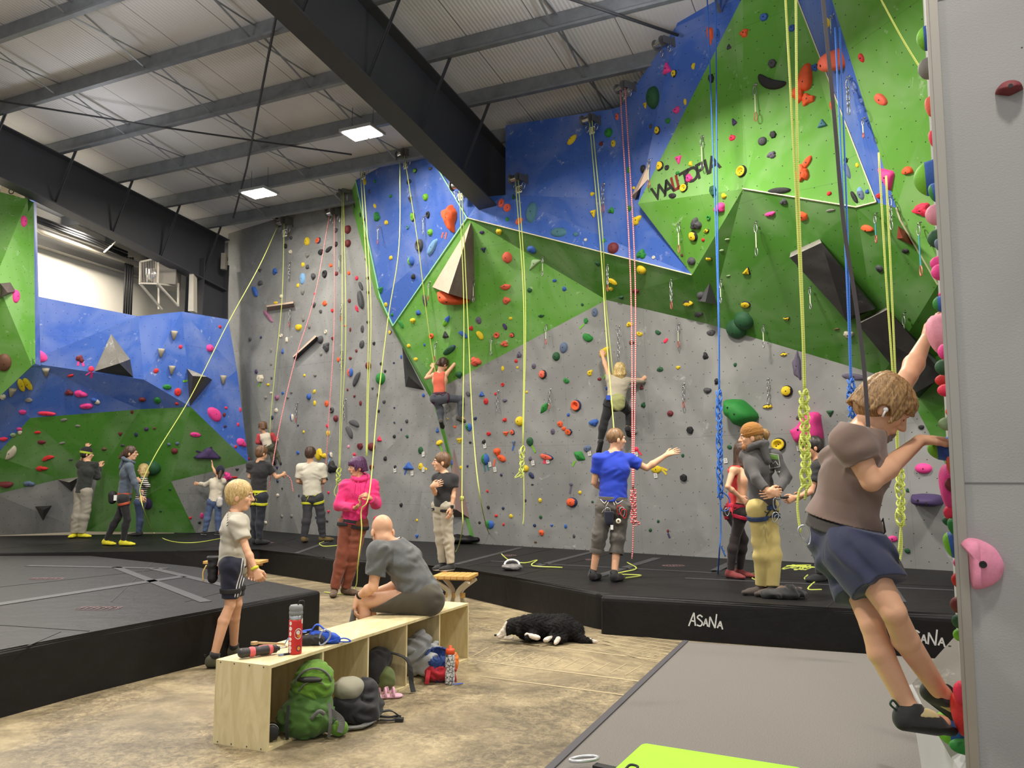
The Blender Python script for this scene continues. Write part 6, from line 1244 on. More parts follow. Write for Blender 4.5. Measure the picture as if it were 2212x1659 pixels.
volume(dict(a=(980, 968, 0), b=(967, 1116, 0), c=(1014, 1119, 0)), dict(d=(985, 1100, .25)), [(0, 'abd'), (0, 'acd'), (1, 'bcd')], 'pinkish brown wedge volume behind the black-tee youngster', [mat('rose_ply', (150, 124, 118)), WOODB])
volume(dict(a=(575, 660, 0), b=(634, 651, 0), c=(635, 664, 0), e=(577, 673, 0)), dict(d=(577, 663, .12), g=(634, 655, .12)), [(0, 'abgd'), (1, 'dgce'), (0, 'bcg'), (0, 'aed')], 'pale wooden ledge volume high on the grey slab', [WOODL, WOODB])
volume(dict(a=(632, 770, 0), b=(681, 724, 0), c=(690, 732, 0), e=(638, 780, 0)), dict(d=(634, 772, .12), g=(684, 727, .12)), [(0, 'abgd'), (1, 'dgce'), (0, 'bcg'), (0, 'aed')], 'slanting black ledge volume on the grey slab', [WOODL, BLKP])
volume(dict(a=(1403, 348, 0), b=(1364, 424, 0), c=(1372, 432, 0), e=(1402, 385, 0)), dict(d=(1378, 412, .2)), [(0, 'abd'), (1, 'bcd'), (0, 'aed'), (1, 'ced')], 'thin wooden fin volume where blue meets the upper green panel', [WOODL, WOODB])
volume(dict(a=(1533, 611, 0), b=(1506, 650, 0), c=(1550, 658, 0)), dict(d=(1524, 652, .22)), [(0, 'abd'), (0, 'acd'), (0, 'bcd')], 'small dark grey pyramid volume left of the long blue rope', [mat('slate_ply', (80, 80, 84))])
volume(dict(a=(1708, 545, 0), b=(1771, 516, 0), c=(1895, 663, 0), e=(1830, 695, 0)), dict(a2=(1706, 556, .4), b2=(1775, 524, .42), c2=(1890, 668, .38), e2=(1825, 686, .36)), [(1, ['a', 'b', 'b2', 'a2']), (0, ['a2', 'b2', 'c2', 'e2']), (0, ['b', 'c', 'c2', 'b2']), (0, ['a', 'a2', 'e2', 'e']), (0, ['e', 'e2', 'c2', 'c'])], 'upper of two long black box volumes on the dark green band', [BLKP, GRP])
volume(dict(a=(1852, 694, 0), b=(1915, 664, 0), c=(2045, 800, 0), e=(1985, 860, 0)), dict(a2=(1853, 700, .5), b2=(1918, 668, .5), c2=(2042, 812, .35), e2=(1975, 850, .35)), [(1, ['a', 'b', 'b2', 'a2']), (0, ['a2', 'b2', 'c2', 'e2']), (0, ['b', 'c', 'c2', 'b2']), (0, ['a', 'a2', 'e2', 'e']), (0, ['e', 'e2', 'c2', 'c'])], 'lower of two long black box volumes, beside the pillar', [BLKP, GRP])
volume(dict(a=(1941, 488, 0), b=(1957, 500, 0), c=(1973, 530, 0), e=(1938, 515, 0)), dict(d=(1950, 514, .25)), [(0, 'abd'), (0, 'bcd'), (0, 'ced'), (0, 'aed')], 'dark red block volume under the green overhang edge', [mat('red_ply', (132, 42, 34))])
# big plastic shapes
def bighold(outl, out, c, label, cat='hold', ctr=None):
    """large moulded hold: pixel outline on the wall, domed outward"""
    P = [];
    for x, y in outl:
        b = wallhit(x, y); q = np.array(b[1][0]); P.append(q)
    cx, cy = ctr or (sum(x for x, _ in outl)/len(outl), sum(y for _, y in outl)/len(outl)); b = wallhit(cx, cy); C_ = np.array(b[1][0]); n = np.array(b[1][1]); n = n if n@(CAM-C_) > 0 else -n
    loop = spline(P+[P[0]], 4)[:-1]; N_ = len(loop); V = [C_+n*out]; F_ = []; R = 7
    for r in range(1, R+1):
        t = r/R
        for p_ in loop: V.append(C_+(p_-C_)*t+n*(out*max(0, 1-t**2.6)**(1/2.6)-(.004 if r == R else 0)))
    for k in range(N_): F_.append((0, 1+k, 1+(k+1) % N_))
    for r in range(R-1):
        for k in range(N_): a = 1+r*N_+k; bq = 1+r*N_+(k+1) % N_; F_.append((a, a+N_, bq+N_, bq))
    me = pyme(V, F_)
    if sum((np.array(p_.normal)@n) for p_ in me.polygons) < 0: me.flip_normals()
    o = link('climbing_hold', me, hmat(c)); tag(o, label, 'climbing hold', 'oversized moulded holds'); 
    for sx in (-.25, .3): b = MB(); q = C_+(loop[0]-C_)*sx; b.lathe(q+n*(out*.985), n, [(-.01, .014), (.004, .014), (.0042, .008)], 8); b.done('bolt', mat('bolt_dark', (20, 20, 20)), o)
bighold([(1570, 863), (1592, 862), (1612, 868), (1640, 902), (1602, 922), (1583, 906), (1570, 892)], .3, 'G', 'very large smooth green hold above the mustard beanie')
bighold([(1708, 930), (1726, 918), (1744, 893), (1770, 892), (1775, 915), (1778, 948), (1750, 955), (1722, 957)], .25, 'p', 'very large pink winged hold behind the yellow-green chained rope')
bighold([(958, 627), (985, 634), (1014, 648), (1002, 657), (975, 658), (962, 648)], .28, 'o', 'large orange-red scoop hold hanging under the wooden wedge volume')
bighold([(1797, 126), (1807, 106), (1817, 108), (1826, 140), (1815, 151), (1801, 146)], .22, 's', 'large salmon half-dome hold on the blue stripe near the top')
bighold([(1970, 1068), (2000, 1066), (2035, 1071), (2036, 1090), (2000, 1092), (1972, 1084)], .35, 'P', 'long dark purple cylinder hold beside the pillar')
# holds on the pillar: in profile along its climbed edge, and two on the grey side face
NB = nrm((-math.cos(math.radians(26.9)), math.sin(math.radians(26.9)), 0)); NA = nrm(-np.array([math.sin(math.radians(26.5)), math.cos(math.radians(26.5)), 0]))
EDGE = """1997,55,26,50,bL;2003,107,26,46,m;2010,180,16,44,s;2015,272,14,38,q;2006,338,44,74,bL;2012,398,20,42,bG;2016,437,28,46,x;2020,482,26,40,D;2023,510,14,28,a;2020,543,24,32,p;2030,575,24,36,p;2021,618,12,14,p;2024,630,16,16,y;2028,642,24,36,bG;2029,700,36,86,x;2038,752,20,36,p;2037,782,26,36,D;2034,808,26,28,r;2028,836,24,28,q;2031,882,10,18,o;2036,912,26,30,e;2022,912,14,14,p;2035,965,46,50,bL;2030,1005,14,42,s;2042,1058,28,104,p;2052,1048,20,32,u;2038,1112,24,36,q;2045,1132,26,26,D;2062,1142,18,38,G;2058,1185,26,54,bL;2056,1222,12,20,p;2064,1264,16,30,r;2071,1326,20,34,u;2071,1355,20,30,D;2070,1392,18,26,L;2086,1510,24,46,q;2088,1568,28,86,r;2062,1622,58,76,bL;2084,1648,34,30,G"""
dn_ = ['top'] + [''] * 50; ENT = [e.split(',') for e in EDGE.split(';')]
ecount = {}
for i, a in enumerate(ENT):
    px, py, w, h, cs = float(a[0]), float(a[1]), float(a[2]), float(a[3]), a[4]
    t_ = .1+.16*((i*7) % 5)/5+(.06 if w > 30 else 0)
    Yd = 3.1; e0 = aty(px, py, Yd); z = e0[2]; e = pedge(z); e = e+FB*t_
    k = np.linalg.norm(e-CAM)/F; prot = w*k*.92; Hh = h*k
    me, top = holdmesh(e+NB*-.002, FB, Z3, NB, min(max(Hh*.8, .05), .3), Hh, 'D' if h/w < 2 else 'i', 'tip' if len(cs) > 1 else None, seed=900+i, hz=prot)
    if sum((np.array(p_.normal)@NB) for p_ in me.polygons) < 0: me.flip_normals()
    cs2 = [hmat(q) for q in cs]
    o = link('climbing_hold', me, cs2)
    cn = HC[cs[0]][0]+(' and '+HC[cs[1]][0] if len(cs) > 1 else ''); lev = 'at the very top' if py < 320 else 'in the upper stretch' if py < 600 else 'near the raised hand' if py < 860 else 'near the gripping hand' if py < 1010 else 'beside the shorts' if py < 1300 else 'near the feet'
    key = (('small' if h < 24 else 'medium' if h < 44 else 'large')+' '+cn, lev); ecount.setdefault(key, []).append(o)
    o['category'] = 'climbing hold'; o['group'] = 'holds along the pillar edge'
ORD = ['first', 'second', 'third', 'fourth', 'fifth', 'sixth', 'seventh', 'eighth', 'ninth', 'tenth', 'eleventh', 'twelfth', 'thirteenth', 'fourteenth', 'fifteenth', 'sixteenth', 'seventeenth', 'eighteenth', 'nineteenth', 'twentieth']
NUM = ['zero', 'one', 'two', 'three', 'four', 'five', 'six', 'seven', 'eight', 'nine', 'ten', 'eleven', 'twelve', 'thirteen', 'fourteen', 'fifteen', 'sixteen', 'seventeen', 'eighteen', 'nineteen', 'twenty']
for (d_, lev), os_ in ecount.items():
    for j, o in enumerate(os_): o['label'] = '%s hold on the pillar edge %s%s' % (d_, lev, '' if len(os_) == 1 else ', %s of %s counting down' % (ORD[j], NUM[len(os_)]))
qA = pedge(1.2); 
def onA(px, py): return atpl(px, py, pedge(1.5), NA)
cc = lambda x, y: onA(1780+x/3.324, 1160+y/3.324)
outl = [cc(*q) for q in [(975, 45), (1010, 10), (1075, 6), (1150, 28), (1230, 80), (1282, 160), (1296, 230), (1262, 310), (1190, 358), (1120, 376), (1070, 372), (1050, 320), (1040, 220), (1030, 120), (1000, 80)]]
loop = spline(outl+[outl[0]], 4)[:-1]; C_ = sum(loop)/len(loop); V = [C_+NA*.06]; R = 8; Fc = []
for r_ in range(1, R+1):
    t = r_/R
    for p_ in loop: V.append(C_+(p_-C_)*t+NA*(.06*max(0, 1-t**3)**(1/2.2)*(1-.25*t*np.sign((p_-C_)@FA))-(.004 if r_ == R else 0)))
n_ = len(loop)
for k in range(n_): Fc.append((0, 1+k, 1+(k+1) % n_))
for r_ in range(R-1):
    for k in range(n_): a_ = 1+r_*n_+k; b_ = 1+r_*n_+(k+1) % n_; Fc.append((a_, a_+n_, b_+n_, b_))
me = pyme(V, Fc)
if sum(np.array(p_.normal)@NA for p_ in me.polygons) < 0: me.flip_normals()
h1 = dict(o=link('climbing_hold', me, mat('chalky_pink', (236, 150, 178), rough=.8, var=.22, vscale=9, bump=.06))); tag(h1['o'], 'large chalky pink teardrop hold bolted to the pale pillar face', 'climbing hold', 'holds on the pale pillar face')
h2 = addhold(2180, 198, 44, 38, 'u', 'h', 180, hit=(onA(2180, 198), NA), hz=.05, pan='pale pillar face')
b = MB(); c = onA(2121, 1216)+NA*.062; b.lathe(c, NA, [(0, .013), (.002, .013), (.0021, .008), (-.004, .007)], 20); b.done('washer', mat('blackish', (26, 26, 26)), h1['o'])
# ---- the smallest holds beyond the 300 largest become one uncounted scatter
from collections import defaultdict
G_ = defaultdict(list)
HOLDS.sort(key=lambda h: -h['A']); small = HOLDS[256:]; HOLDS = HOLDS[:256]
sb = bmesh.new(); smats = []
for h in small:
    o = h['o']; me = o.data; me.transform(Matrix.Translation(o.location)); mp_ = []
    for m_ in me.materials:
        if m_ not in smats: smats.append(m_)
        mp_.append(smats.index(m_))
    for p_ in me.polygons: p_.material_index = mp_[p_.material_index]
    sb.from_mesh(me)
    for ch in list(o.children): bpy.data.objects.remove(ch)
    bpy.data.objects.remove(o)
sme = bpy.data.meshes.new('m'); sb.to_mesh(sme); sb.free(); so = link('small_climbing_hold', sme, smats); tag(so, 'scatter of the smallest climbing holds across all the climbing walls', 'climbing hold', kind='stuff')
for h in HOLDS: G_[h['key']].append(h)
for key, hs in G_.items():
    size, cn, sh, pan = key; hs.sort(key=lambda h: h['px'])
    for j, h in enumerate(hs):
        base = '%s %s %s hold on the %s' % (size, cn, sh, pan) if len(pan.split()) < 6 else '%s %s %s hold, %s' % (size, cn, sh, pan)
        h['o']['label'] = base if len(hs) == 1 else base+(', left one' if (len(hs) == 2 and j == 0) else ', right one' if len(hs) == 2 else ', %s of %s' % (ORD[j], NUM[len(hs)]) if len(base.split()) > 11 else ', %s from left of %s' % (ORD[j], NUM[len(hs)]))
        h['o']['category'] = 'climbing hold'; h['o']['group'] = 'climbing holds on the '+pan
vb = MB(); q_ = [aty(2074, 1362, 3.95), aty(1970, 1477, 3.75), aty(2012, 1562, 3.55), aty(2092, 1600, 3.42), aty(2096, 1440, 4.2)]
vb._mk(q_+[pedge(.25)+FB*.35], [(0, 1, 2, 3), (0, 4, 1), (1, 4, 5), (1, 5, 2), (2, 5, 3), (0, 3, 5, 4)]); me = bm2me(vb.bm)
bmx = bmesh.new(); bmx.from_mesh(me); bmesh.ops.triangulate(bmx, faces=bmx.faces[:]); bmesh.ops.recalc_face_normals(bmx, faces=bmx.faces); bmx.to_mesh(me); bmx.free(); uvproj(me)
tag(link('wall_volume', me, [GRP], smooth=False), 'grey chalky triangular volume at the foot of the pillar behind the climbing shoes', 'volume')
# ---- cone pegs
for i, (x, y) in enumerate([(375, 724), (347, 762), (370, 799), (101, 802), (480, 820), (25, 846)]):
    b_ = wallhit(x, y); P = np.array(b_[1][0]); n = np.array(b_[1][1]); n = n if n@(CAM-P) > 0 else -n; ax = nrm(Z3-n*(Z3@n)); k = np.linalg.norm(P-CAM)/F
    b = MB(); 
    b.lathe(P+ax*8*k+n*.03, -ax+n*.0, [(0, 6.5*k), (5*k, 5.2*k), (17*k, 2.0*k)], 12); o = b.done('cone_hold', mat('wood_cone', (168, 160, 140), rough=.7, var=.15, vscale=20), smooth=True)
    tag(o, 'small wooden cone hold on the blue bouldering wall, %s' % ['topmost of six', 'second lowest near the crease', 'nearest above the green panel crease', 'above the yellow bow-tie hold', 'rightmost near the grey slab', 'at the far left'][i], 'climbing hold', 'wooden cone holds')
# ---- route tapes and tags beside starting holds
TAPES = [(822, 990, 'k', 833, 1004, 'k'), ]
tagm = WHITE_T = mat('tag_paper', (232, 230, 224)); inkm = mat('tag_ink', (30, 30, 30))
def tape(x0, y0, x1, y1, col, wpx=5):
    for (a_, b2) in [((x0, y0), (x1, y1))]:
        h0 = wallhit(*a_); h1_ = wallhit(*b2); P = np.array(h0[1][0]); Q = np.array(h1_[1][0]); n = np.array(h0[1][1]); n = n if n@(CAM-P) > 0 else -n; k = np.linalg.norm(P-CAM)/F
        b = MB(); b.bar(P+n*.004, Q+n*.004, wpx*k, .003, up=n); return b.done('route_tape', mat('tape_'+HC[col][0].replace(' ', '_'), HC[col][1], rough=.6))
TP = [(950, 962, 956, 975, 'L', 'under the yellow crescent hold'), (880, 1012, 874, 1025, 'b', 'under the blue triangular hold'), (913, 1009, 923, 1014, 'y', 'right of the yellow oval hold'), (1046, 1002, 1048, 1018, 't', 'under the green and blue dome, left strip'), (1052, 1002, 1056, 1016, 't', 'under the green and blue dome, right strip'), (1070, 992, 1066, 1007, 's', 'left of the orange hooked hold'), (1110, 962, 1107, 973, 'b', 'under the small slate hold'), (1149, 962, 1157, 977, 'L', 'under the dark green oval beside the knotted rope'), (1178, 990, 1174, 1001, 'q', 'under the long salmon bar, left strip'), (1182, 990, 1179, 1002, 'q', 'under the long salmon bar, right strip'), (1262, 700, 1252, 710, 'L', 'below the small faceted green hold high up'), (1310, 807, 1303, 818, 'L', 'left of the blonde climber'), (1243, 995, 1236, 1007, 'L', 'under the green leaf hold'), (1378, 973, 1386, 983, 'q', 'right of the red hold above the blue shoulder'), (1428, 1010, 1442, 1016, 'y', 'right of the yellow hold below the pointing arm, upper strip'), (1430, 1014, 1440, 1025, 'y', 'right of the yellow hold below the pointing arm, lower strip'), (1234, 1050, 1231, 1066, 'f', 'under the small violet hold'), (1443, 1152, 1447, 1162, 'P', 'under the lowest maroon hold'), (170, 781, 168, 790, 'p', 'under the dark red lumpy hold on blue'), (177, 780, 181, 791, 'p', 'right under the dark red lumpy hold on blue'), (195, 803, 185, 810, 'p', 'left under the crimson hold by the pyramid'), (199, 804, 197, 816, 'p', 'right under the crimson hold by the pyramid'), (405, 822, 395, 824, 'L', 'beside the dark tapering volume'), (714, 990, 709, 998, 'c', 'under the blue and cream lumpy hold'), (700, 980, 704, 987, 'y', 'right of the tall yellow crescent'), (958, 502, 954, 514, 's', 'under the huge orange lump, left strip'), (965, 502, 962, 516, 's', 'under the huge orange lump, right strip'), (424, 974, 434, 978, 'P', 'above the purple triangle, left strip'), (450, 970, 458, 966, 'P', 'above the purple triangle, right strip'), (563, 828, 558, 836, 'L', 'under the cream faceted hold')]
for (x0, y0, x1, y1, c_, w_) in TP: tag(tape(x0, y0, x1, y1, c_, 4), '%s tape strip %s' % (HC[c_][0], w_), 'tape', 'route marking tapes')
TG = [(1048, 963, 'under the black horn hold'), (915, 981, 'under the dark green oval hold, slab side'), (891, 1022, 'under the blue triangular hold'), (915, 1014, 'by the yellow oval hold'), (854, 1015, 'under the small black hold'), (1059, 1003, 'beside the green and blue dome'), (1070, 1014, 'below the orange hooked hold'), (1152, 1000, 'by the small violet horn hold'), (1184, 996, 'under the long salmon bar'), (1125, 976, 'behind the yellow-green knotted rope'), (1274, 979, 'by the slate hold over the blue shirt'), (1375, 981, 'by the red hold over the blue shoulder'), (1417, 1027, 'under the yellow hold by the pointing arm'), (766, 991, 'under the crimson hold above purple hair'), (1568, 995, 'beside the long blue rope'), (1726, 968, 'under the very large pink hold')]
for x, y, w_ in TG:
    h0 = wallhit(x, y); P = np.array(h0[1][0]); n = np.array(h0[1][1]); n = n if n@(CAM-P) > 0 else -n; k = np.linalg.norm(P-CAM)/F; xa = nrm(np.cross(Z3, n)); ya = np.cross(n, xa)
    a = .12; xa2, ya2 = xa*math.cos(a)+ya*math.sin(a), -xa*math.sin(a)+ya*math.cos(a)
    b = MB(); b.box(P+n*.012, (7.5*k, 10*k, .002), [xa2, ya2, n]); o = b.done('route_tag', tagm); tag(o, 'small white paper route tag '+w_, 'tag', 'paper route tags')
    b = MB()
    for s_ in (-1, 1): b.box(P+n*.0135+xa2*1.4*k*s_-ya2*1*k, (1.1*k, 4*k, .001), [xa2, ya2, n])
    b.box(P+n*.0135+ya2*3*k, (4.5*k, 1*k, .001), [xa2, ya2, n]); b.done('print', inkm, o)
# ---- quickdraws and chains
QD = """628,567,35,c;629,667,36,c;736,552,32,s;740,656,34,c;740,759,37,c;643,872,36,c;747,865,39,c;820,489,36,s;918,468,36,s;929,611,34,s;1025,604,45,s;943,742,33,s;1063,729,35,s;1181,702,37,s;1077,847,39,c;1189,843,37,c;968,870,37,c;1305,399,56,c;1175,553,37,s;1315,568,54,c;1338,707,61,c;1469,481,58,s;1635,478,65,s;1452,601,58,c;1559,604,43,s;1467,702,44,s;1651,701,41,s;1478,831,45,c;1660,821,46,c;1633,185,69,s;1519,297,64,s;1404,348,53,s;1835,167,68,c;1868,256,33,s;1801,33,30,s;1895,460,52,s;1927,423,61,c;1989,481,96,s;1752,618,40,s;1956,675,66,s"""
ZINC = mat('zinc_steel', (176, 176, 178), rough=.3, metal=.85); REDA = mat('red_carabiner', (200, 110, 100), rough=.35, metal=.4); DYN = mat('pale_sling', (200, 205, 175), rough=.8); TEALS = mat('teal_sling', (60, 140, 160), rough=.8)
qn = []
for i, e in enumerate(QD.split(';')):
    x, y, L_, ty = e.split(','); x = float(x); y = float(y); L_ = float(L_); h0 = wallhit(x, y); P = np.array(h0[1][0]); n = np.array(h0[1][1]); n = n if n@(CAM-P) > 0 else -n; k = np.linalg.norm(P-CAM)/F*1.02; L = L_*k
    if i == 37: pass
    t = root('quickdraw', 'q', 'quickdraw', P, 'quickdraws and chains on the climbing walls'); qn.append((t, ty, x, y, h0[0]))
    hang = P+n*.045; sd = nrm(np.cross(Z3, n)); rr = .0055 if L_ > 60 else .006
    b = MB(); b.bar(P+n*.002, P+n*.004+Z3*.03, .03, .004, up=n); b.tube([P+n*.01+sd*.016*math.cos(a)+Z3*(-.01+.016*math.sin(a)) + n*.018*(1+math.sin(a)) for a in np.linspace(0, 6.28, 9)[:-1]], .004, 5, closed=True); b.done('hanger', ZINC, t, smooth=True)
    def link_(c, hl, hw, ax, m_, nm):
        b = MB(); b.tube([c+Z3*hl*math.cos(a)+ax*hw*math.sin(a) for a in np.linspace(0, 6.28, 11)[:-1]], rr, 5, closed=True); b.done(nm, m_, t, smooth=True)
    top = P+n*.04-Z3*.02; cl = min(.11, L*.28)
    link_(top-Z3*cl*.5, cl*.5, cl*.2, sd, ZINC, 'carabiner'); zb = L-cl*.95
    if ty == 'c':
        s0 = cl*.9; nl = max(2, int((zb-s0)/.05)); st = (zb-s0)/nl
        for j in range(nl): link_(top-Z3*(s0+st*(j+.5)), st*.68, st*.3, sd if j % 2 else n, ZINC, 'chain_link')
    else:
        b = MB(); b.bar(top-Z3*cl*.9, top-Z3*zb, .014, .006, up=n); b.done('sling', TEALS if i in (35, 37) else DYN, t)
    link_(top-Z3*(zb+cl*.45), cl*.52, cl*.24, nrm(sd+n*.4), REDA if i % 2 else ZINC, 'carabiner')
def pn(x, y): 
    b_ = wallhit(x, y); wo = bpy.data.objects[b_[0]]; return panelname(b_[0], wo.data.polygons[b_[1][2]].material_index, x, y)
Gq = defaultdict(list)
for t, ty, x, y, w_ in qn: Gq[(ty, pn(x, y))].append((x, t))
for (ty, pan), ts_ in Gq.items():
    ts_.sort(key=lambda q: q[0])
    for j, (x, t) in enumerate(ts_):
        base = '%s on the %s' % ('hanging chain quickdraw' if ty == 'c' else 'sling quickdraw', pan); base = base.replace('hanging chain quickdraw', 'chain quickdraw').replace('dark green band right of the long blue rope', 'dark green band right of blue rope').replace('dark green band left of the long blue rope', 'dark green band left of blue rope'); t['label'] = base if len(ts_) == 1 else base+', %s from left of %s' % (ORD[j], NUM[len(ts_)]) if len(base.split()) < 11 else base+', %s of %s' % (ORD[j], NUM[len(ts_)])
# ---- top anchors: steel drums on brackets with number plates
def textmesh(s, P, xa, ya, n, size, m, name='number', parent=None, ext=.001, skew=0):
    cu = bpy.data.curves.new('t', 'FONT'); cu.body = s; cu.size = size; cu.align_x = 'CENTER'; cu.align_y = 'CENTER'; cu.extrude = ext; cu.shear = skew; cu.resolution_u = 3
    cu.offset = size*.02
    ob = bpy.data.objects.new('t', cu); COL.objects.link(ob); dg = bpy.context.evaluated_depsgraph_get(); me = bpy.data.meshes.new_from_object(ob.evaluated_get(dg)); bpy.data.objects.remove(ob)
    M = Matrix(((xa[0], ya[0], n[0], P[0]), (xa[1], ya[1], n[1], P[1]), (xa[2], ya[2], n[2], P[2]), (0, 0, 0, 1))); me.transform(M); me.materials.clear(); return link(name, me, m, parent, smooth=False)
CHR = mat('polished_steel', (200, 200, 200), rough=.22, metal=.95); CAST = mat('cast_grey', (120, 120, 118), rough=.5, metal=.5)
ANCH = [(625, 480, '12'), (733, 460, ''), (751, 412, ''), (797, 357, '19'), (888, 335, '10'), (1003, 404, '17'), (1131, 388, '18'), (1287, 262, '13'), (1366, 190, ''), (1450, 95, '')]
APOS = {}
for x, y, s in ANCH:
    h0 = next(q for q in (wallhit(x+dx_, y+dy_) for dy_ in (6, 12, 20, 30) for dx_ in (0, 8, -8, 16)) if q is not None); P = np.array(h0[1][0]); n = np.array(h0[1][1]); n = n if n@(CAM-P) > 0 else -n; k = np.linalg.norm(P-CAM)/F*1.28; n2 = nrm(np.array([n[0], n[1], 0])); sd = nrm(np.cross(Z3, n2))
    P = P+Z3*3*k
    t = root('top_anchor', 'steel drum top anchor %s' % (('carrying number plate %s' % s) if s else {733: 'holding the red rope on the grey slab', 751: 'at the top corner of the slab beside green', 1366: 'holding the two red ropes on upper blue panel', 1450: 'without rope at the top of the blue panel'}[x]), 'rope anchor', P, 'steel drum anchors along the wall top')
    b = MB(); b.box(P+n2*.01+sd*9*k, (.012, .05, 16*k), [sd, n2, Z3]); b.box(P+n2*.1+sd*8*k, (.01, .2, 11*k), [sd, n2, Z3]); b.done('bracket', CAST, t)
    c0 = P+n2*.17; b = MB(); b.lathe(c0-sd*13*k, sd, [(0, 5.5*k), (13*k, 5.5*k)], 18); b.done('drum', CHR, t, smooth=False)
    for q in (-13, 2): b = MB(); b.lathe(c0+sd*q*k, sd, [(-.6*k, 8*k), (.8*k, 8*k), (.81*k, 3*k)], 18); b.done('flange', CAST, t)
    for q in (-9, 8): carabiner(P+n2*.1+sd*q*k-Z3*13*k, (0, 0, 1), n2, 11*k, CHR, t, r=.006)
    if s:
        pc = P+n2*.13-Z3*19*k+sd*2*k; b = MB(); b.box(pc, (10*k, 12*k, .003), [sd, Z3, n2]); b.done('number_plate', WHITE_T, t)
        if n2@(CAM-pc) < 0: pass
        xa = nrm(np.cross(Z3, n2)); textmesh(s, pc+n2*.003, xa, Z3, n2, 11*k, inkm, 'number', t)
    APOS[x] = (c0-Z3*5*k, k, sd, n2)
# painted lettering on the upper green panel
h0 = wallhit(1490, 385); P = np.array(h0[1][0]); n = np.array(h0[1][1]); n = n if n@(CAM-P) > 0 else -n; Q = np.array(wallhit(1560, 345)[1][0]); xa = nrm(Q-P); xa = nrm(xa-n*(xa@n)); ya = np.cross(n, xa); k = np.linalg.norm(P-CAM)/F
PBL = mat('painted_black', (30, 32, 28), rough=.7); PRD = mat('painted_red', (120, 34, 30), rough=.7)
A0 = np.array(wallhit(1427, 414)[1][0]); A1 = np.array(wallhit(1551, 350)[1][0])
tp = [('W', 0, 0), ('A', 1, 0), ('L', 2, 1), ('L', 3, 1), ('T', 4, 0), ('O', 5, 0), ('P', 6, 0), ('I', 7, 0), ('A', 8, 0)]; xs = [0, .145, .265, .35, .45, .57, .71, .815, .93]
LO = root('painted_lettering', 'slanted black and red lettering painted on the upper green panel', 'lettering', P)
for (ch, i, r_) in tp:
    c = A0+(A1-A0)*xs[i]; o = textmesh(ch, c+n*.006, xa, nrm(ya-xa*.0), n, 44*k, PRD if r_ else PBL, 'letter', LO, ext=.0015)
# ================================================================ ROPES
def ropemat(name, c1, c2, sc=120):
    m = bpy.data.materials.new(name); m.use_nodes = True; nt = m.node_tree; N = nt.nodes.new; L = nt.links.new; b = nt.nodes['Principled BSDF']; b.inputs['Roughness'].default_value = .7
    tc = N('ShaderNodeTexCoord'); wv = N('ShaderNodeTexWave'); wv.inputs['Scale'].default_value = sc/6; wv.bands_direction = 'Z'; wv.inputs['Distortion'].default_value = 1.0; L(tc.outputs['Object'], wv.inputs[0])
    r = N('ShaderNodeValToRGB'); r.color_ramp.elements[0].color = rgb(*c1); r.color_ramp.elements[1].color = rgb(*c2); r.color_ramp.elements[0].position = .45; r.color_ramp.elements[1].position = .55; L(wv.outputs[0], r.inputs[0]); L(r.outputs[0], b.inputs['Base Color']); return m
RY = ropemat('yellow_green_rope', (192, 204, 78), (210, 220, 128)); RR = ropemat('red_white_rope', (196, 40, 48), (232, 190, 186), 70); RB = ropemat('blue_rope', (32, 84, 170), (60, 120, 204)); RW = mat('dark_webbing', (74, 70, 72), rough=.8)
def rope(pts, m, label, r=.0075, name='rope', cat='rope', sub=8, grp='climbing ropes'):
    b = MB(); b.tube(spline(pts, sub), r, 7); return tag(b.done(name, m, smooth=True), label, cat, grp)
def A(x, dx=0): c0, k, sd, n2 = APOS[x]; return c0+sd*dx*k+n2*.0
def Y_(x, y, Y): return aty(x, y, Y)
def lerpY(pts, Y0, Y1):
    """pixels -> points with depth eased from Y0 (top) to Y1 (bottom)"""
    n = len(pts); ys = [p[1] for p in pts]; return [aty(p[0], p[1], Y0+(Y1-Y0)*((p[1]-ys[0])/max(1, ys[-1]-ys[0]))) for p in pts]
def daisy(x0, y0, x1, y1, Y, m, label, wpx=10, loops=6, r=.008, strands=3, tail=None):
    """rope shortened into a chain of interlocked loops"""
    b = MB(); a = aty(x0, y0, Y); c = aty(x1, y1, Y); k = Y/F; w_ = wpx*k
    n = 14*loops
    for s_ in range(strands):
        pts = []
        for i in range(n+1):
            t = i/n; ph = t*loops*math.pi*1.15+s_*2*math.pi/strands+.25*math.sin(t*17+s_); p_ = a+(c-a)*t
            pts.append(p_+np.array([math.sin(ph)*w_*.5, math.sin(ph*2)*w_*.28, 0]))
        b.tube(pts, r, 6)
    for i in range(loops):
        p_ = a+(c-a)*((i+.5)/loops)+np.array([(-1)**i*w_*.12, 0, 0]); hl = np.linalg.norm(c-a)/loops*.62; b.tube([p_+np.array([math.cos(q)*w_*.42+math.sin(q)*w_*.12*(-1)**i, math.cos(q)*w_*.3*(-1)**i, math.sin(q)*hl]) for q in np.linspace(0, 6.28, 15)[:-1]], r, 6, closed=True)
    if tail:
        for tl in tail: b.tube(spline(tl, 6), r, 6)
    return tag(b.done('chained_rope', m, smooth=True), label, 'rope', 'climbing ropes')
pwY = pw['X']['wr'][1]; wY = lambda x, y, o=.3: YW(x, y)-o
rope([A(625, -12)]+lerpY([(560, 575), (493, 697), (412, 857), (340, 975)], 16.0, pwY+.2)+[pw['X']['wr']+np.array([.02, -.03, .2]), pw['X']['wr']+np.array([.03, -.05, 0]), aty(312, 1105, pwY-.1), atz(330, 1148, MZ+.02), atz(365, 1168, MZ+.012), atz(420, 1172, MZ+.012), atz(480, 1163, MZ+.012)], RY, 'yellow-green rope slanting from anchor twelve down to the ponytailed belayer')
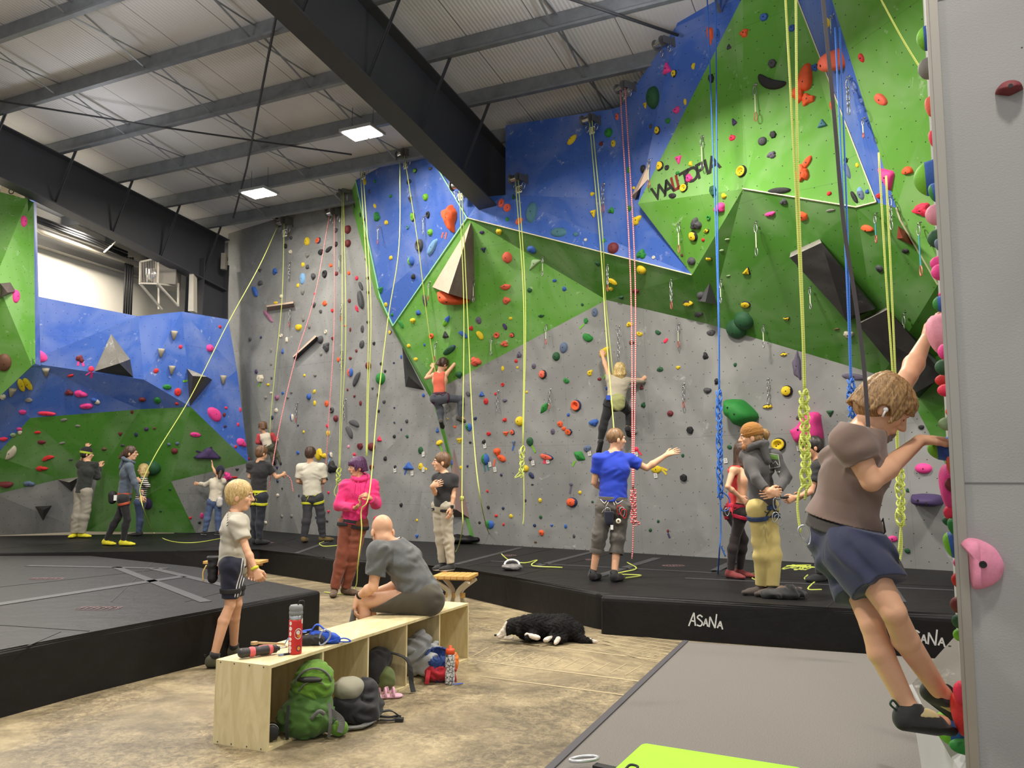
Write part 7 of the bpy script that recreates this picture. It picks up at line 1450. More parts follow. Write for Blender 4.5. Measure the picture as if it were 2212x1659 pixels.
rope([A(625, 3), aty(609, 650, wY(609, 650)), aty(596, 780, wY(596, 780)), rb['X']['pv']+np.array([.06, -.1, .45]), rb['X']['pv']+np.array([.05, .1, .1])], RY, 'yellow-green rope from anchor twelve to the small climber')
rope([A(733, -8), aty(680, 640, 15.2), aty(637, 780, 14.7), aty(603, 925, 14.3), bb['pv']+bb['f']*.2+np.array([.05, -.1, .1])], RR, 'red and white rope slanting down to the black-shirted belayer', r=.009)
rope([bb['X']['wr']+np.array([.05, .05, 0]), bb['X']['wr']+np.array([.12, .1, -.08]), bb['X']['wr']+np.array([.17, .1, -.3])], RR, 'short red and white rope end hanging from the black-shirted belayer hand', r=.009)
rope([A(733, 4), aty(722, 700, 15.0), aty(712, 880, 14.6), wb['pv']+wb['f']*.28+np.array([.12, 0, .25]), wb['pv']+wb['f']*.25], RR, 'red and white rope dropping to the belayer in cream t-shirt', r=.009)
Yk = 14.3
rope([A(751, -5), aty(739, 700, Yk), aty(735, 900, Yk), aty(732, 1015, Yk)], RY, 'pair of yellow-green ropes by the corner strip, left strand'); rope([A(751, 6), aty(747, 700, Yk), aty(739, 900, Yk), aty(734, 1015, Yk)], RY, 'pair of yellow-green ropes by the corner strip, right strand')
daisy(732, 1012, 730, 1045, Yk, RY, 'knotted bundle at the end of yellow-green ropes left of purple hair', 9, 3, .008, 2, tail=[[aty(729, 1045, Yk), aty(722, 1062, Yk), aty(728, 1074, Yk), aty(735, 1055, Yk)], [aty(732, 1045, Yk), aty(727, 1090, Yk), aty(726, 1105, Yk)]])
rope([A(797, -3), aty(795, 650, 12.9), aty(793, 850, 12.6), aty(791, 985, 12.4)], RY, 'yellow-green rope from anchor nineteen, left strand'); rope([A(797, 4), aty(801, 650, 12.9), aty(796, 850, 12.6), aty(793, 985, 12.4)], RY, 'yellow-green rope from anchor nineteen, right strand')
pW = (pk['X']['wl']+pk['X']['wr'])/2
rope([A(888, -9), aty(862, 530, 12.6), aty(838, 690, 12.0), aty(815, 880, 11.2), pk['X']['wl']+np.array([.0, -.06, .08]), pk['X']['wr']+np.array([.1, -.1, -.02]), aty(781, 1150, pW[1]-.12), aty(773, 1220, pW[1]-.1), atz(768, 1268, .02), atz(745, 1283, .012), atz(700, 1279, .012)], RY, 'yellow-green rope from anchor ten through the hands of the pink hoodie wearer')
rope([A(888, 3), aty(902, 520, wY(902, 520)), aty(918, 650, wY(918, 650)), aty(938, 790, wY(938, 790)), wc['pv']+wc['f']*.16+np.array([0, 0, .05])], RY, 'yellow-green rope from anchor ten to the climber in coral tank top')
rope([A(1003, 2)]+lerpY([(1002, 660), (999, 950), (998, 1077), (999, 1140)], 12.2, 11.0)+[atz(986, 1190, MZ+.015), atz(965, 1200, MZ+.012)], RY, 'yellow-green rope beside the khaki joggers, dropping from the wedge volume')
b = MB(); kc = aty(998, 1077, 11.15); b.tube([kc+np.array([.02*math.cos(q), .02*math.sin(q), .03*math.sin(2*q)]) for q in np.linspace(0, 6.28, 12)[:-1]], .008, 6, closed=True); tag(b.done('rope_knot', RY, smooth=True), 'small stopper knot on the rope right of the black-tee youngster', 'knot')
rope([A(1003, 7)]+lerpY([(1011, 700), (1022, 930), (1040, 1090)], 12.2, 10.9)+[atz(1062, 1165, MZ+.02), atz(1092, 1205, MZ+.012), atz(1130, 1216, MZ+.012), atz(1160, 1210, MZ+.012), atz(1150, 1222, MZ+.025), atz(1215, 1226, MZ+.012)], RY, 'yellow-green rope curving onto the middle mat right of the stool')
rope([A(1131, -3)]+lerpY([(1131, 650), (1129, 970)], 11.6, 11.5), RY, 'yellow-green rope from anchor eighteen, left strand'); rope([A(1131, 3)]+lerpY([(1135, 650), (1130, 970)], 11.6, 11.5), RY, 'yellow-green rope from anchor eighteen, right strand')
daisy(1129, 965, 1126, 1030, 11.5, RY, 'knotted chain of yellow-green rope under anchor eighteen', 9, 4, .008, 2, tail=[[aty(1128, 1025, 11.5), aty(1112, 1032, 11.5), aty(1124, 1018, 11.5)], [aty(1131, 1020, 11.5), aty(1132, 1080, 11.5), aty(1131, 1120, 11.5), aty(1129, 1133, 11.5)]])
rope([A(1287, 0)]+lerpY([(1297, 530), (1308, 700), (1318, 830), (1327, 940)], 11.3, 10.0)+[bl['pv']+bl['f']*.25+np.array([0, 0, .2])], RY, 'yellow-green rope from anchor thirteen down behind the blue-shirted head')
rope([A(1287, 5)]+[aty(1301, 500, wY(1301, 500)), aty(1308, 640, wY(1308, 640)), aty(1322, 790, wY(1322, 790)), bc['pv']+bc['f']*.15+Z3*.05], RY, 'yellow-green rope from anchor thirteen to the blonde climber')
Yr = 10.3
rope([A(1366, -7)]+lerpY([(1362, 600), (1366, 1000)], 10.8, Yr)+[aty(1367, 1058, Yr)], RR, 'red and white rope pair by the pointing person, left strand', r=.009); rope([A(1366, 5)]+lerpY([(1372, 600), (1369, 1000)], 10.8, Yr)+[aty(1368, 1058, Yr)], RR, 'red and white rope pair by the pointing person, right strand', r=.009)
daisy(1368, 1058, 1369, 1130, Yr, RR, 'red and white rope bundle chained beside the grey trousers', 11, 5, .009, 3, tail=[[aty(1369, 1125, Yr), aty(1382, 1130, Yr), aty(1370, 1137, Yr)], [aty(1368, 1130, Yr), aty(1367, 1180, Yr), aty(1365, 1208, Yr)]])
Yb = min(9.3, min(YW(1548, y)-.12 for y in (60, 200, 400, 520)))
rope(lerpY([(1527, -20), (1543, 400), (1552, 700), (1553, 850)], 9.3, Yb), RB, 'long blue rope left strand hanging in front of the upper green panel', r=.0085); rope(lerpY([(1546, -20), (1549, 400), (1553, 700), (1554, 850)], 9.3, Yb), RB, 'long blue rope right strand hanging in front of the upper green panel', r=.0085)
daisy(1553, 845, 1556, 1075, Yb, RB, 'long blue rope chained in loops beside the red tank top', 11, 7, .0085, 3, tail=[[aty(1556, 1060, Yb), aty(1574, 1075, Yb), aty(1576, 1098, Yb), aty(1562, 1104, Yb), aty(1555, 1090, Yb)], [aty(1556, 1070, Yb), aty(1557, 1150, Yb), aty(1554, 1190, Yb), atz(1551, 1238, MZ+.02)], [aty(1558, 1180, Yb), aty(1567, 1202, Yb)]])
Yg = min(5.6, YW(1720, 200)-.2)
rope(lerpY([(1696, -20), (1716, 350), (1733, 700), (1737, 845)], Yg, Yg), RY, 'yellow-green rope over the upper green panel, left strand', r=.0085); rope(lerpY([(1719, -20), (1723, 350), (1735, 700), (1739, 845)], Yg, Yg), RY, 'yellow-green rope over the upper green panel, right strand', r=.0085)
daisy(1737, 845, 1742, 1050, Yg, RY, 'thick yellow-green rope chained in loops left of the large climber', 18, 6, .0085, 3, tail=[[aty(1743, 1045, Yg), aty(1727, 1060, Yg), aty(1723, 1100, Yg), aty(1729, 1150, Yg)], [aty(1745, 1045, Yg), aty(1738, 1080, Yg), aty(1742, 1060, Yg)]])
Y5 = min(7.5, YW(1815, 500)-.2)
rope(lerpY([(1804, 60), (1822, 450), (1833, 700), (1837, 825)], Y5, Y5), RB, 'blue rope behind the dark webbing, left strand', r=.0085); rope(lerpY([(1814, 60), (1829, 450), (1836, 700), (1839, 825)], Y5, Y5), RB, 'blue rope behind the dark webbing, right strand', r=.0085)
daisy(1838, 820, 1841, 900, Y5, RB, 'blue rope chained short above the taupe shirt', 14, 3, .0085, 3)
b = MB(); pts = spline([aty(1776, -20, 3.2), aty(1802, 250, 3.2), aty(1822, 480, 3.2), aty(1848, 650, 3.2), aty(1866, 790, 3.2), aty(1876, 930, 3.2)], 5)
b.ribbon(pts, .0155, .003, np.array([.3, 1, 0]))
tag(b.done('belay_webbing', RW), 'dark flat webbing strap running down to the large climber harness', 'webbing strap')
Y6 = min(6.6, YW(1915, 520)-.25)
rope(lerpY([(1898, 330), (1914, 600), (1930, 830), (1940, 1018)], Y6, Y6), RY, 'yellow-green rope between webbing and pillar, left strand', r=.008); rope(lerpY([(1914, 380), (1925, 600), (1935, 830), (1942, 1018)], Y6, Y6), RY, 'yellow-green rope between webbing and pillar, right strand', r=.008)
daisy(1945, 1015, 1946, 1135, Y6, RY, 'yellow-green rope chained in loops below the gripping forearm', 15, 4, .008, 3, tail=[[aty(1945, 1130, Y6), aty(1948, 1180, Y6), aty(1942, 1225, Y6)], [aty(1947, 1130, Y6), aty(1941, 1195, Y6)]])
rope([aty(1893, -20, 7.2), aty(1950, 85, 7.2), aty(2006, 176, 7.2)], RY, 'yellow-green rope running diagonally across the green overhang', r=.008)
def squiggle(pts, z, m, label, r=.008): return rope([atz(x, y, z+.012) for x, y in pts], m, label, r, name='rope_coil', sub=5)
squiggle([(1355, 1215), (1375, 1228), (1345, 1236), (1330, 1240), (1385, 1243), (1340, 1250)], MZ, RY, 'loose yellow-green rope tail by the blue-shirted person feet')
rs = random.Random(3)
squiggle([(1690+rs.random()*70, 1220+rs.random()*12) for _ in range(22)], MZ, RY, 'heap of yellow-green rope on the mat right of the sand trousers')
squiggle([(1640, 1238), (1622, 1240), (1626, 1250), (1640, 1254)], MZ, RY, 'small yellow-green rope loop left of the sand trousers')
squiggle([(1745, 1242), (1738, 1250), (1752, 1256), (1768, 1250), (1745, 1272), (1775, 1274)], MZ, RY, 'short yellow rope pieces by the half hidden person feet')
squiggle([(700, 1170), (690, 1174), (700, 1180), (735, 1178)], MZ, RY, 'short yellow-green rope behind the pink hoodie wearer')

print('YB', Yb, Yg, Y5, Y6)
# strands and chained part of one rope belong together
def bundle(label, *subs):
    os_ = [o for o in bpy.data.objects if o.parent is None and o.get('category') == 'rope' and any(q in o.get('label', '') for q in subs)]
    z = min(o.location.z for o in os_); c = os_[0].location; r_ = root('rope', label, 'rope', (c.x, c.y, z), 'climbing ropes')
    for o in os_:
        o.name = 'chained_loops' if 'chain' in o.name or 'knot' in o['label'] else 'strand'
        for k_ in ('label', 'category', 'group'):
            if k_ in o: del o[k_]
        o.parent = r_; o.location = o.location-r_.location
bundle('paired yellow-green rope by the corner strip ending in a bundle left of the purple hair', 'ropes by the corner strip', 'left of purple hair')
bundle('paired yellow-green rope hanging from anchor nineteen behind the purple hair', 'from anchor nineteen')
bundle('paired yellow-green rope from anchor eighteen with a knotted chain above its tail', 'from anchor eighteen', 'under anchor eighteen')
bundle('red and white paired rope chained at the bottom beside the pointing person', 'pair by the pointing person', 'beside the grey trousers')
bundle('long blue rope chained in loops beside the red tank top', 'long blue rope')
bundle('thick yellow-green rope chained in loops left of the large climber', 'over the upper green panel', 'left of the large climber')
bundle('blue rope chained short just above the taupe shirt', 'blue rope behind the dark webbing', 'above the taupe shirt')
bundle('yellow-green rope chained in loops under the gripping forearm', 'between webbing and pillar', 'below the gripping forearm')
# ================================================================ BENCH
def plymat():
    m = bpy.data.materials.new('birch_ply'); m.use_nodes = True; nt = m.node_tree; N = nt.nodes.new; L = nt.links.new; b = nt.nodes['Principled BSDF']; b.inputs['Roughness'].default_value = .55
    tc = N('ShaderNodeTexCoord'); mp = N('ShaderNodeMapping'); mp.inputs['Rotation'].default_value = (0, 0, math.radians(24)); mp.inputs['Scale'].default_value = (6, 1.2, 1.2); L(tc.outputs['Object'], mp.inputs[0])
    n = N('ShaderNodeTexNoise'); n.inputs['Scale'].default_value = 2.2; n.inputs['Detail'].default_value = 6; n.inputs['Distortion'].default_value = 2.2; L(mp.outputs[0], n.inputs[0])
    cr = N('ShaderNodeValToRGB'); cr.color_ramp.elements[0].position = .3; cr.color_ramp.elements[0].color = rgb(202, 184, 136); cr.color_ramp.elements[1].position = .6; cr.color_ramp.elements[1].color = rgb(218, 203, 158); L(n.outputs[0], cr.inputs[0]); L(cr.outputs[0], b.inputs['Base Color']); return m
PLYM = plymat(); PLYE = mat('ply_edge', (206, 180, 126), rough=.7, var=.1, vscale=80)
Bn = atz(576, 1625, 0); Bf = atz(1012, 1426, 0); bl_ = nrm((Bf-Bn)*[1, 1, 0]); bp_ = np.array([-bl_[1], bl_[0], 0]); BL = np.linalg.norm(Bf-Bn); BD = .385; BH_ = .46; th = .018
def bpnt(l, d, z): return np.array([Bn[0], Bn[1], 0])+bl_*l+bp_*d+Z3*z
bench = root('storage_bench', 'long open-fronted plywood cubby bench on the concrete floor', 'bench', bpnt(BL/2, BD/2, 0))
def panel_(l0, l1, d0, d1, z0, z1, nm): b = MB(); b.box(bpnt((l0+l1)/2, (d0+d1)/2, (z0+z1)/2), (l1-l0, d1-d0, z1-z0), [bl_, bp_, Z3]); return b.done(nm, PLYM, bench)
panel_(0, BL, 0, BD, BH_-th, BH_, 'top'); panel_(0, th, 0, BD, 0, BH_-th, 'end_panel'); panel_(BL-th, BL, 0, BD, 0, BH_-th, 'end_panel'); panel_(th, BL-th, 0, BD, .0, th, 'bottom_panel'); panel_(th, BL-th, BD-.012, BD, th, BH_-th, 'back_panel')
for k in range(1, 5): panel_(BL*k/5-th/2, BL*k/5+th/2, .004, BD-.012, th, BH_-th, 'divider')
b = MB()
for d_ in (.04, .14, .25, .35):
    b.lathe(bpnt(-.0008, d_, BH_-.012), -bl_, [(0, .004), (.001, .004)], 8); b.lathe(bpnt(-.0008, d_, .012), -bl_, [(0, .004), (.001, .004)], 8)
b.done('screws', mat('screw_dark', (50, 44, 36)), bench)
def on_bench(px, py): return atz(px, py, BH_)
# ---- slatted stools
PINE = mat('pine_slats', (206, 162, 92), rough=.5, var=.12, vscale=8); CREAMP = mat('cream_paint', (196, 186, 160), rough=.6)
def stool(c, z, ang, L, W, label, n=6):
    a = math.radians(ang); x = np.array([math.cos(a), math.sin(a), 0]); y = np.array([-math.sin(a), math.cos(a), 0]); c = np.array([c[0], c[1], 0])
    t = root('stool', label, 'stool', c, 'slatted stools')
    for i in range(n): b = MB(); b.box(c+x*((i+.5)/n-.5)*L+Z3*(z-.018), (L/n-.008, W, .034), [x, y, Z3]); b.done('slat', PINE, t, bevel=.004)
    b = MB(); b.box(c+Z3*(z-.05), (L*.92, .05, .03), [x, y, Z3]); b.done('batten', PINE, t)
    for s in (-1, 1):      # curved X legs
        for q in (-1, 1):
            b = MB(); pts = spline([c+x*s*.11*1+y*q*W*.42+Z3*(z-.06)+x*s*L*.18, c+x*s*L*.13+y*q*W*.2+Z3*(z*.62), c+x*s*L*.12+y*q*W*.16+Z3*(z*.42), c+x*s*L*.22+y*q*W*.4+Z3*.02], 5)
            for p0, p1 in zip(pts, pts[1:]): b.bar(p0, p1+(p1-p0)*.1, .03, .045, up=x)
            b.done('leg', CREAMP, t)
    b = MB(); b.box(c+Z3*z*.5, (L*.5, .05, .05), [x, y, Z3]); b.done('stretcher', PINE, t)
sc = atz(984, 1240, .45); stool(sc, .45, -12, .42, .40, 'slatted pine stool with curved cream legs under the black-tee youngster')
sc = atz(510, 1210, .45); stool(sc, .45, -4, .74, .3, 'slatted pine stool partly hidden behind the grey-tee youngster')
# ---- red bottle with stickers
def frame_at(P): 
    v = nrm((CAM-P)*[1, 1, 0]); return v, np.array([-v[1], v[0], 0])*1.0
P = on_bench(637, 1412); v, sx = frame_at(P); sx = -sx if sx[0] < 0 else sx; S_ = np.linalg.norm(P-CAM)/F
bot_ = root('water_bottle', 'tall red insulated bottle with stickers and grey lid standing on the bench', 'bottle', P)
b = MB(); b.lathe(P, Z3, [(0, .034), (.004, .0385), (.012, .0395), (.19, .0395), (.2, .038)], 28); b.done('body', mat('red_enamel', (196, 38, 36), rough=.45), bot_, smooth=True)
b = MB(); b.lathe(P+Z3*.2, Z3, [(0, .0385), (.003, .0385), (.022, .0385), (.024, .036)], 28); b.done('steel_band', STEEL, bot_, smooth=True)
b = MB(); b.lathe(P+Z3*.224, Z3, [(0, .037), (.004, .0405), (.02, .0405), (.024, .038), (.03, .0405), (.048, .0405), (.054, .036), (.058, .034)], 28); b.done('lid', mat('lid_grey', (128, 130, 130)), bot_, smooth=True)
b = MB(); b.tube(spline([P+sx*.01+Z3*.28, P+sx*.018+Z3*.302, P+sx*.045+Z3*.3, P+sx*.042+Z3*.25], 4), .004, 6); b.done('handle', RUB, bot_, smooth=True)
def sticker(ang, z, rx, rz, m, nm='sticker', off=0):
    b = MB(); n_ = 18; R = .0398+off; pts = [P+Z3*z+v*R*math.cos(ang)+sx*R*math.sin(ang)]
    for k in range(n_):
        q = 2*math.pi*k/n_; aa = ang+rx*math.cos(q)/R; pts.append(P+Z3*(z+rz*math.sin(q))+v*R*math.cos(aa)+sx*R*math.sin(aa))
    bv = [b.bm.verts.new(tuple(p_)) for p_ in pts]
    for k in range(n_): b.bm.faces.new([bv[0], bv[1+k], bv[1+(k+1) % n_]])
    b.done(nm, m, bot_, smooth=True)
SW = mat('sticker_white', (225, 222, 215)); SR = mat('sticker_red', (170, 40, 40)); SYe = mat('sticker_yellow', (220, 150, 40)); SPu = mat('sticker_violet', (60, 40, 90))
sticker(.45, .12, .024, .032, SW); sticker(.45, .12, .02, .027, SR, off=.0002); sticker(.4, .128, .012, .012, SW, off=.0004); sticker(.55, .108, .012, .01, SYe, off=.0004)
sticker(.55, .036, .015, .017, SPu); sticker(.55, .036, .01, .012, SYe, off=.0002)
for z, r1, r2 in [(.18, .01, .012), (.15, .012, .012), (.12, .009, .014), (.09, .012, .01), (.065, .01, .012), (.04, .012, .012), (.02, .01, .01)]: sticker(-.85, z, r1, r2, SW)
sticker(1.25, .19, .012, .016, SW)
# ---- cordless drill
P = on_bench(560, 1418); ax = nrm(aty(600, 1405, P[1]+.12)*[1, 1, 0]-aty(518, 1424, P[1]-.02)*[1, 1, 0]); ay = np.array([-ax[1], ax[0], 0]); P = P+Z3*.032
dr_ = root('power_drill', 'pink and black cordless drill lying on the near end of the bench', 'drill', P-Z3*.032)
DB = mat('drill_black', (46, 42, 42), rough=.5, var=.2, vscale=20); DPk = mat('drill_pink', (214, 92, 96), rough=.5, var=.1)
fl = Field(.012); fl.add(cone(P-ax*.1, P-ax*.02, .028, .024), cone(P-ax*.02, P+ax*.05, .024, .028), cone(P+ax*.02+ay*.02, P+ax*.05+ay*.05, .026, .024)); link('handle', fl.mesh(.004), DB, dr_)
fl = Field(.01); fl.add(cone(P+ax*.01+ay*.01, P+ax*.06, .0275, .0285), cone(P-ax*.05, P-ax*.042, .029, .029)); link('housing', fl.mesh(.004), DPk, dr_)
b = MB(); b.lathe(P+ax*.08, ax, [(0, .024), (.02, .024), (.03, .014), (.04, .013)], 16); b.done('chuck', DB, dr_, smooth=False)
b = MB(); b.tube([P+ax*.12, P+ax*.17], .004, 6); b.done('bit', STEEL, dr_, smooth=True)
P2 = on_bench(575, 1400)+Z3*.01; b = MB(); b.bar(P2-ax*.05+ay*.05+Z3*.02, P2+ax*.12, .018, .01); b.lathe(P2-ax*.055+ay*.055+Z3*.018, Z3, [(-.008, .022), (.008, .022)], 10); tag(b.done('wooden_brush', mat('wood_tan', (176, 146, 104), var=.15)), 'wooden handled tool lying between the drill and the red bottle', 'tool')
P3 = on_bench(612, 1416)+Z3*.006; b = MB(); b.bar(P3, P3+ax*.06, .012, .01); o = b.done('bit_holder', RUB); tag(o, 'small black and blue bit holder in front of the drill', 'tool'); b = MB(); b.bar(P3-ax*.03, P3, .012, .009); b.done('tip', mat('blue_steel', (130, 150, 190), metal=.4, rough=.4), o)
# ---- blue harness heap
P = on_bench(672, 1392); BW = mat('bright_blue_web', (36, 84, 196), rough=.6); PBW = mat('pale_blue_web', (110, 150, 215), rough=.6)
hr_ = root('climbing_harness', 'bright blue climbing harness heaped behind the red bottle', 'harness', P)
ex = nrm(bl_*.25+np.array([1, 0, 0])); ey = np.array([-ex[1], ex[0], 0])
def ribbon(pts, wd, m_, nm, par, up=(0, 0, 1), th_=.006):
    b = MB(); pts = spline(pts, 5)
    b.ribbon(pts, wd, th_, np.array(up, float)); return b.done(nm, m_, par)
fl = Field(.02); fl.add(cone(P+ex*.02+Z3*.045, P+ex*.13+Z3*.035, .04, .035, .8, ey), cone(P+ex*.1+ey*.04+Z3*.03, P+ex*.16+Z3*.02, .03, .022)); fl.disp = folds(.005, .04, 3); link('padding', fl.mesh(.005), BW, hr_)
ribbon([P-ex*.02+Z3*.05, P+ex*.03+Z3*.12, P+ex*.09+Z3*.08, P+ex*.15+Z3*.05, P+ex*.18+Z3*.02], .035, BW, 'waist_belt', hr_)
ribbon([P-ex*.03+Z3*.08-ey*.02, P-ex*.1+Z3*.075, P-ex*.14+Z3*.04, P-ex*.16+Z3*.006], .022, PBW, 'buckle_strap', hr_)
ribbon([P+ex*.1+Z3*.02-ey*.05, P+ex*.2+Z3*.03, P+ex*.24+Z3*.008, P+ex*.15+Z3*.01], .014, BW, 'leg_strap', hr_)
ribbon([P-ex*.1+Z3*.05, P-ex*.06+Z3*.08, P-ex*.0+Z3*.09], .03, BW, 'leg_loop', hr_)
carabiner(P+ex*.08-ey*.06+Z3*.05, (.5, 0, 1), ey, .1, mat('silver_blue', (170, 185, 215), rough=.3, metal=.6), hr_, r=.006)
fl = Field(.02); fl.add(cone(P-ex*.05-ey*.02+Z3*.03, P+ex*.05-ey*.03+Z3*.03, .035, .035)); fl.disp = folds(.006, .03, 8); link('black_pouch', fl.mesh(.005), BLK, hr_)
# ---- bags on the floor
GRN = cloth('green_nylon', (88, 130, 30), var=.12); DGRN = cloth('dark_green_nylon', (64, 100, 34), var=.12); GYN = cloth('grey_nylon', (96, 96, 92)); BKN = cloth('black_nylon', (30, 30, 32)); KHN = cloth('khaki_nylon', (146, 142, 124))
ux = bl_; uy = -bp_         # along the bench / toward the viewer side
P = atz(675, 1592, 0); P = P+bp_*.05; vx = nrm((CAM-P)*[1, 1, 0]); vr = np.array([vx[1]*-1, vx[0], 0]); vr = vr if vr[0] > 0 else -vr
bg = root('backpack', 'bright green hiking backpack with grey straps slumped against the first bench cubby', 'backpack', P)
k = np.linalg.norm(P-CAM)/F
fl = Field(.03); fl.add(ellp(P+Z3*.1, (.17, .13, .11)), ellp(P+Z3*.19+vr*.02-vx*.05, (.13, .11, .13)), k=.04); fl.clip(P+Z3*.002, -Z3); fl.disp = folds(.012, .06, 4); link('lower_compartment', fl.mesh(.006), DGRN, bg)
fl = Field(.03); fl.add(ellp(P+Z3*.27+vr*.035-vx*.05, (.125, .11, .12)), ellp(P+Z3*.33+vr*.045-vx*.07, (.1, .09, .08)), k=.03); fl.disp = folds(.009, .055, 5); link('upper_compartment', fl.mesh(.006), GRN, bg)
C2 = P+Z3*.28+vr*.035-vx*.05
def arc(c, rx, rz, a0, a1, fwd, n=14): return [c+vr*rx*math.cos(a)+Z3*rz*math.sin(a)+vx*fwd*math.cos((a-(a0+a1)/2)*.5) for a in np.linspace(a0, a1, n)]
b = MB(); b.tube(arc(C2, .105, .105, .2, 2.95, .075), .006, 6); b.done('piping', GYN, bg, smooth=True)
b = MB(); b.tube(arc(C2-Z3*.06, .09, .1, .5, 2.7, .108), .0045, 6); b.done('zip', GYN, bg, smooth=True)
fl = Field(.01); fl.add(ellp(C2+vx*.088+Z3*.045-vr*.02, (.075, .03, .018))); link('open_pocket', fl.mesh(.005), mat('pocket_dark', (26, 28, 18)), bg)
for s in (-.1, .13): ribbon([P+vr*s+vx*.09+Z3*.2, P+vr*s*1.05+vx*.135+Z3*.1, P+vr*s+vx*.11+Z3*.02], .018, BKN if s < 0 else GYN, 'compression_strap', bg, up=vx)
ribbon([P+vr*.12+vx*.06+Z3*.16, P+vr*.2+vx*.1+Z3*.1, P+vr*.19+vx*.12+Z3*.04], .035, GYN, 'shoulder_strap', bg, up=vx)
b = MB(); b.tube(spline([P+vr*.03+vx*.13+Z3*.13, P+vr*.07+vx*.14+Z3*.17, P+vr*.1+vx*.12+Z3*.15], 4), .012, 6); b.done('haul_strap', GYN, bg, smooth=True)
fl = Field(.02); fl.add(ellp(P+vr*.19+vx*.05+Z3*.045, (.055, .05, .042))); fl.clip(P+Z3*.003, -Z3); fl.disp = folds(.005, .05, 6); link('hip_pouch', fl.mesh(.006), GRN, bg)
P = atz(775, 1560, 0)+bp_*.02
bk = root('backpack', 'black and khaki rucksack lying right of the green backpack', 'backpack', P)
fl = Field(.03); fl.add(cone(P-vr*.07+Z3*.09, P+vr*.08+Z3*.085, .09, .085), cone(P-vr*.04+Z3*.18-vx*.04, P+vr*.07+Z3*.17-vx*.03, .08, .07), ellp(P+vr*.04+Z3*.07+vx*.07, (.1, .06, .07)), k=.03); fl.clip(P+Z3*.002, -Z3); fl.disp = folds(.013, .07, 9); link('main_body', fl.mesh(.006), BKN, bk)
fl = Field(.03); fl.add(ellp(P+Z3*.2-vr*.05-vx*.01, (.1, .1, .07))); fl.disp = folds(.006, .1, 10); link('lid', fl.mesh(.006), KHN, bk)
ribbon([P+vr*.1+Z3*.03+vx*.1, P+vr*.02+vx*.17+Z3*.02, P-vr*.1+vx*.17+Z3*.02, P-vr*.2+vx*.12+Z3*.012], .045, GYN, 'hip_belt', bk)
for q, m_ in ((0, BKN), (1, BKN)): ribbon([P+vr*.1+Z3*.03, P+vr*.2+Z3*(.06-.04*q)+vx*.02, P+vr*.27+Z3*.012-vx*.03*q], .03, m_, 'strap', bk)
b = MB(); b.box(P+vr*.26+vx*.06+Z3*.012, (.05, .04, .018)); b.done('buckle', RUB, bk)
ribbon([P+vr*.14+Z3*.02+vx*.06, P+vr*.2+Z3*.015+vx*.07, P+vr*.26+vx*.06+Z3*.012], .02, BKN, 'sternum_strap', bk)
# sandals
PNK = mat('pale_pink_foam', (226, 178, 196), rough=.7)
for i, (x, y) in enumerate([(835, 1508), (822, 1500)]):
    P = atz(x, y, 0); d = nrm(np.array([.9, .25, 0])); s_ = np.array([-d[1], d[0], 0]); t = root('sandal', 'pale pink two-strap sandal on the floor, %s' % ['nearer the viewer', 'partly behind the other'][i], 'sandal', P, 'pink sandals')
    fl = Field(.01); fl.add(cone(P-d*.08+Z3*.012, P+d*.07+Z3*.012, .032, .042, .35, Z3)); fl.clip(P, -Z3); link('footbed', fl.mesh(.004), PNK, t)
    for q in (-.01, .045): b = MB(); b.tube([P+d*q+s_*.038*math.cos(a)+Z3*(.015+.05*math.sin(a)) for a in np.linspace(0, math.pi, 9)], .009, 6); b.done('strap', PNK, t, smooth=True)
    b = MB(); b.box(P+d*.0+Z3*.07, (.02, .014, .008), [d, s_, Z3]); b.done('buckle', PNK, t)
# dark bag in third cubby
P = bpnt(BL*.5+.06, .16, th); t = root('tote_bag', 'black and olive bag slumped inside the third bench cubby', 'bag', P)
fl = Field(.03); fl.add(ellp(P+Z3*.13, (.1, .12, .14)), ellp(P+Z3*.2+bl_*.08, (.09, .1, .08))); fl.clip(P+Z3*.002, -Z3); fl.disp = folds(.008, .08, 12); link('bag_body', fl.mesh(.007), BKN, t)
fl = Field(.03); fl.add(ellp(P+Z3*.08-bp_*.09, (.08, .06, .09))); fl.clip(P+Z3*.002, -Z3); fl.disp = folds(.006, .08, 13); link('olive_pocket', fl.mesh(.007), cloth('olive_nylon', (92, 104, 56)), t)
ribbon([P+Z3*.25+bl_*.1, P+Z3*.2-bp_*.2+bl_*.12, P+Z3*.05-bp_*.25+bl_*.1, bpnt(BL*.5+.14, -.12, .012)], .035, BKN, 'shoulder_strap', t); 
# sweatshirt, drawstring bag, bottle by fourth cubby
P = bpnt(BL*.72, .1, th); b_g = cloth('grey_sweat', (150, 152, 152), var=.1)
fl = Field(.03); fl.add(ellp(P+Z3*.14, (.12, .12, .14)), ellp(P+Z3*.25+bl_*.02-bp_*.04, (.07, .08, .08)), ellp(P+Z3*.1-bp_*.13-bl_*.04, (.08, .07, .09)), ellp(P+Z3*.16+bl_*.12-bp_*.1, (.05, .07, .06))); fl.clip(P+Z3*.002, -Z3); fl.disp = folds(.022, .075, 15); tag(link('sweatshirt', fl.mesh(.007), b_g), 'crumpled pale grey sweatshirt piled in the fourth bench cubby', 'sweatshirt')
P = bpnt(BL*.7+.05, -.1, 0); t = root('drawstring_bag', 'red and blue drawstring chalk bucket in front of the fourth cubby', 'bag', P); RDN = cloth('red_nylon', (176, 30, 44)); BLN = cloth('deep_blue_nylon', (22, 52, 110)); ORN = cloth('orange_nylon', (224, 116, 30))
fl = Field(.03); fl.add(ellp(P+Z3*.07, (.13, .11, .08))); fl.clip(P+Z3*.002, -Z3); fl.disp = folds(.008, .06, 16); link('base', fl.mesh(.006), RDN, t)
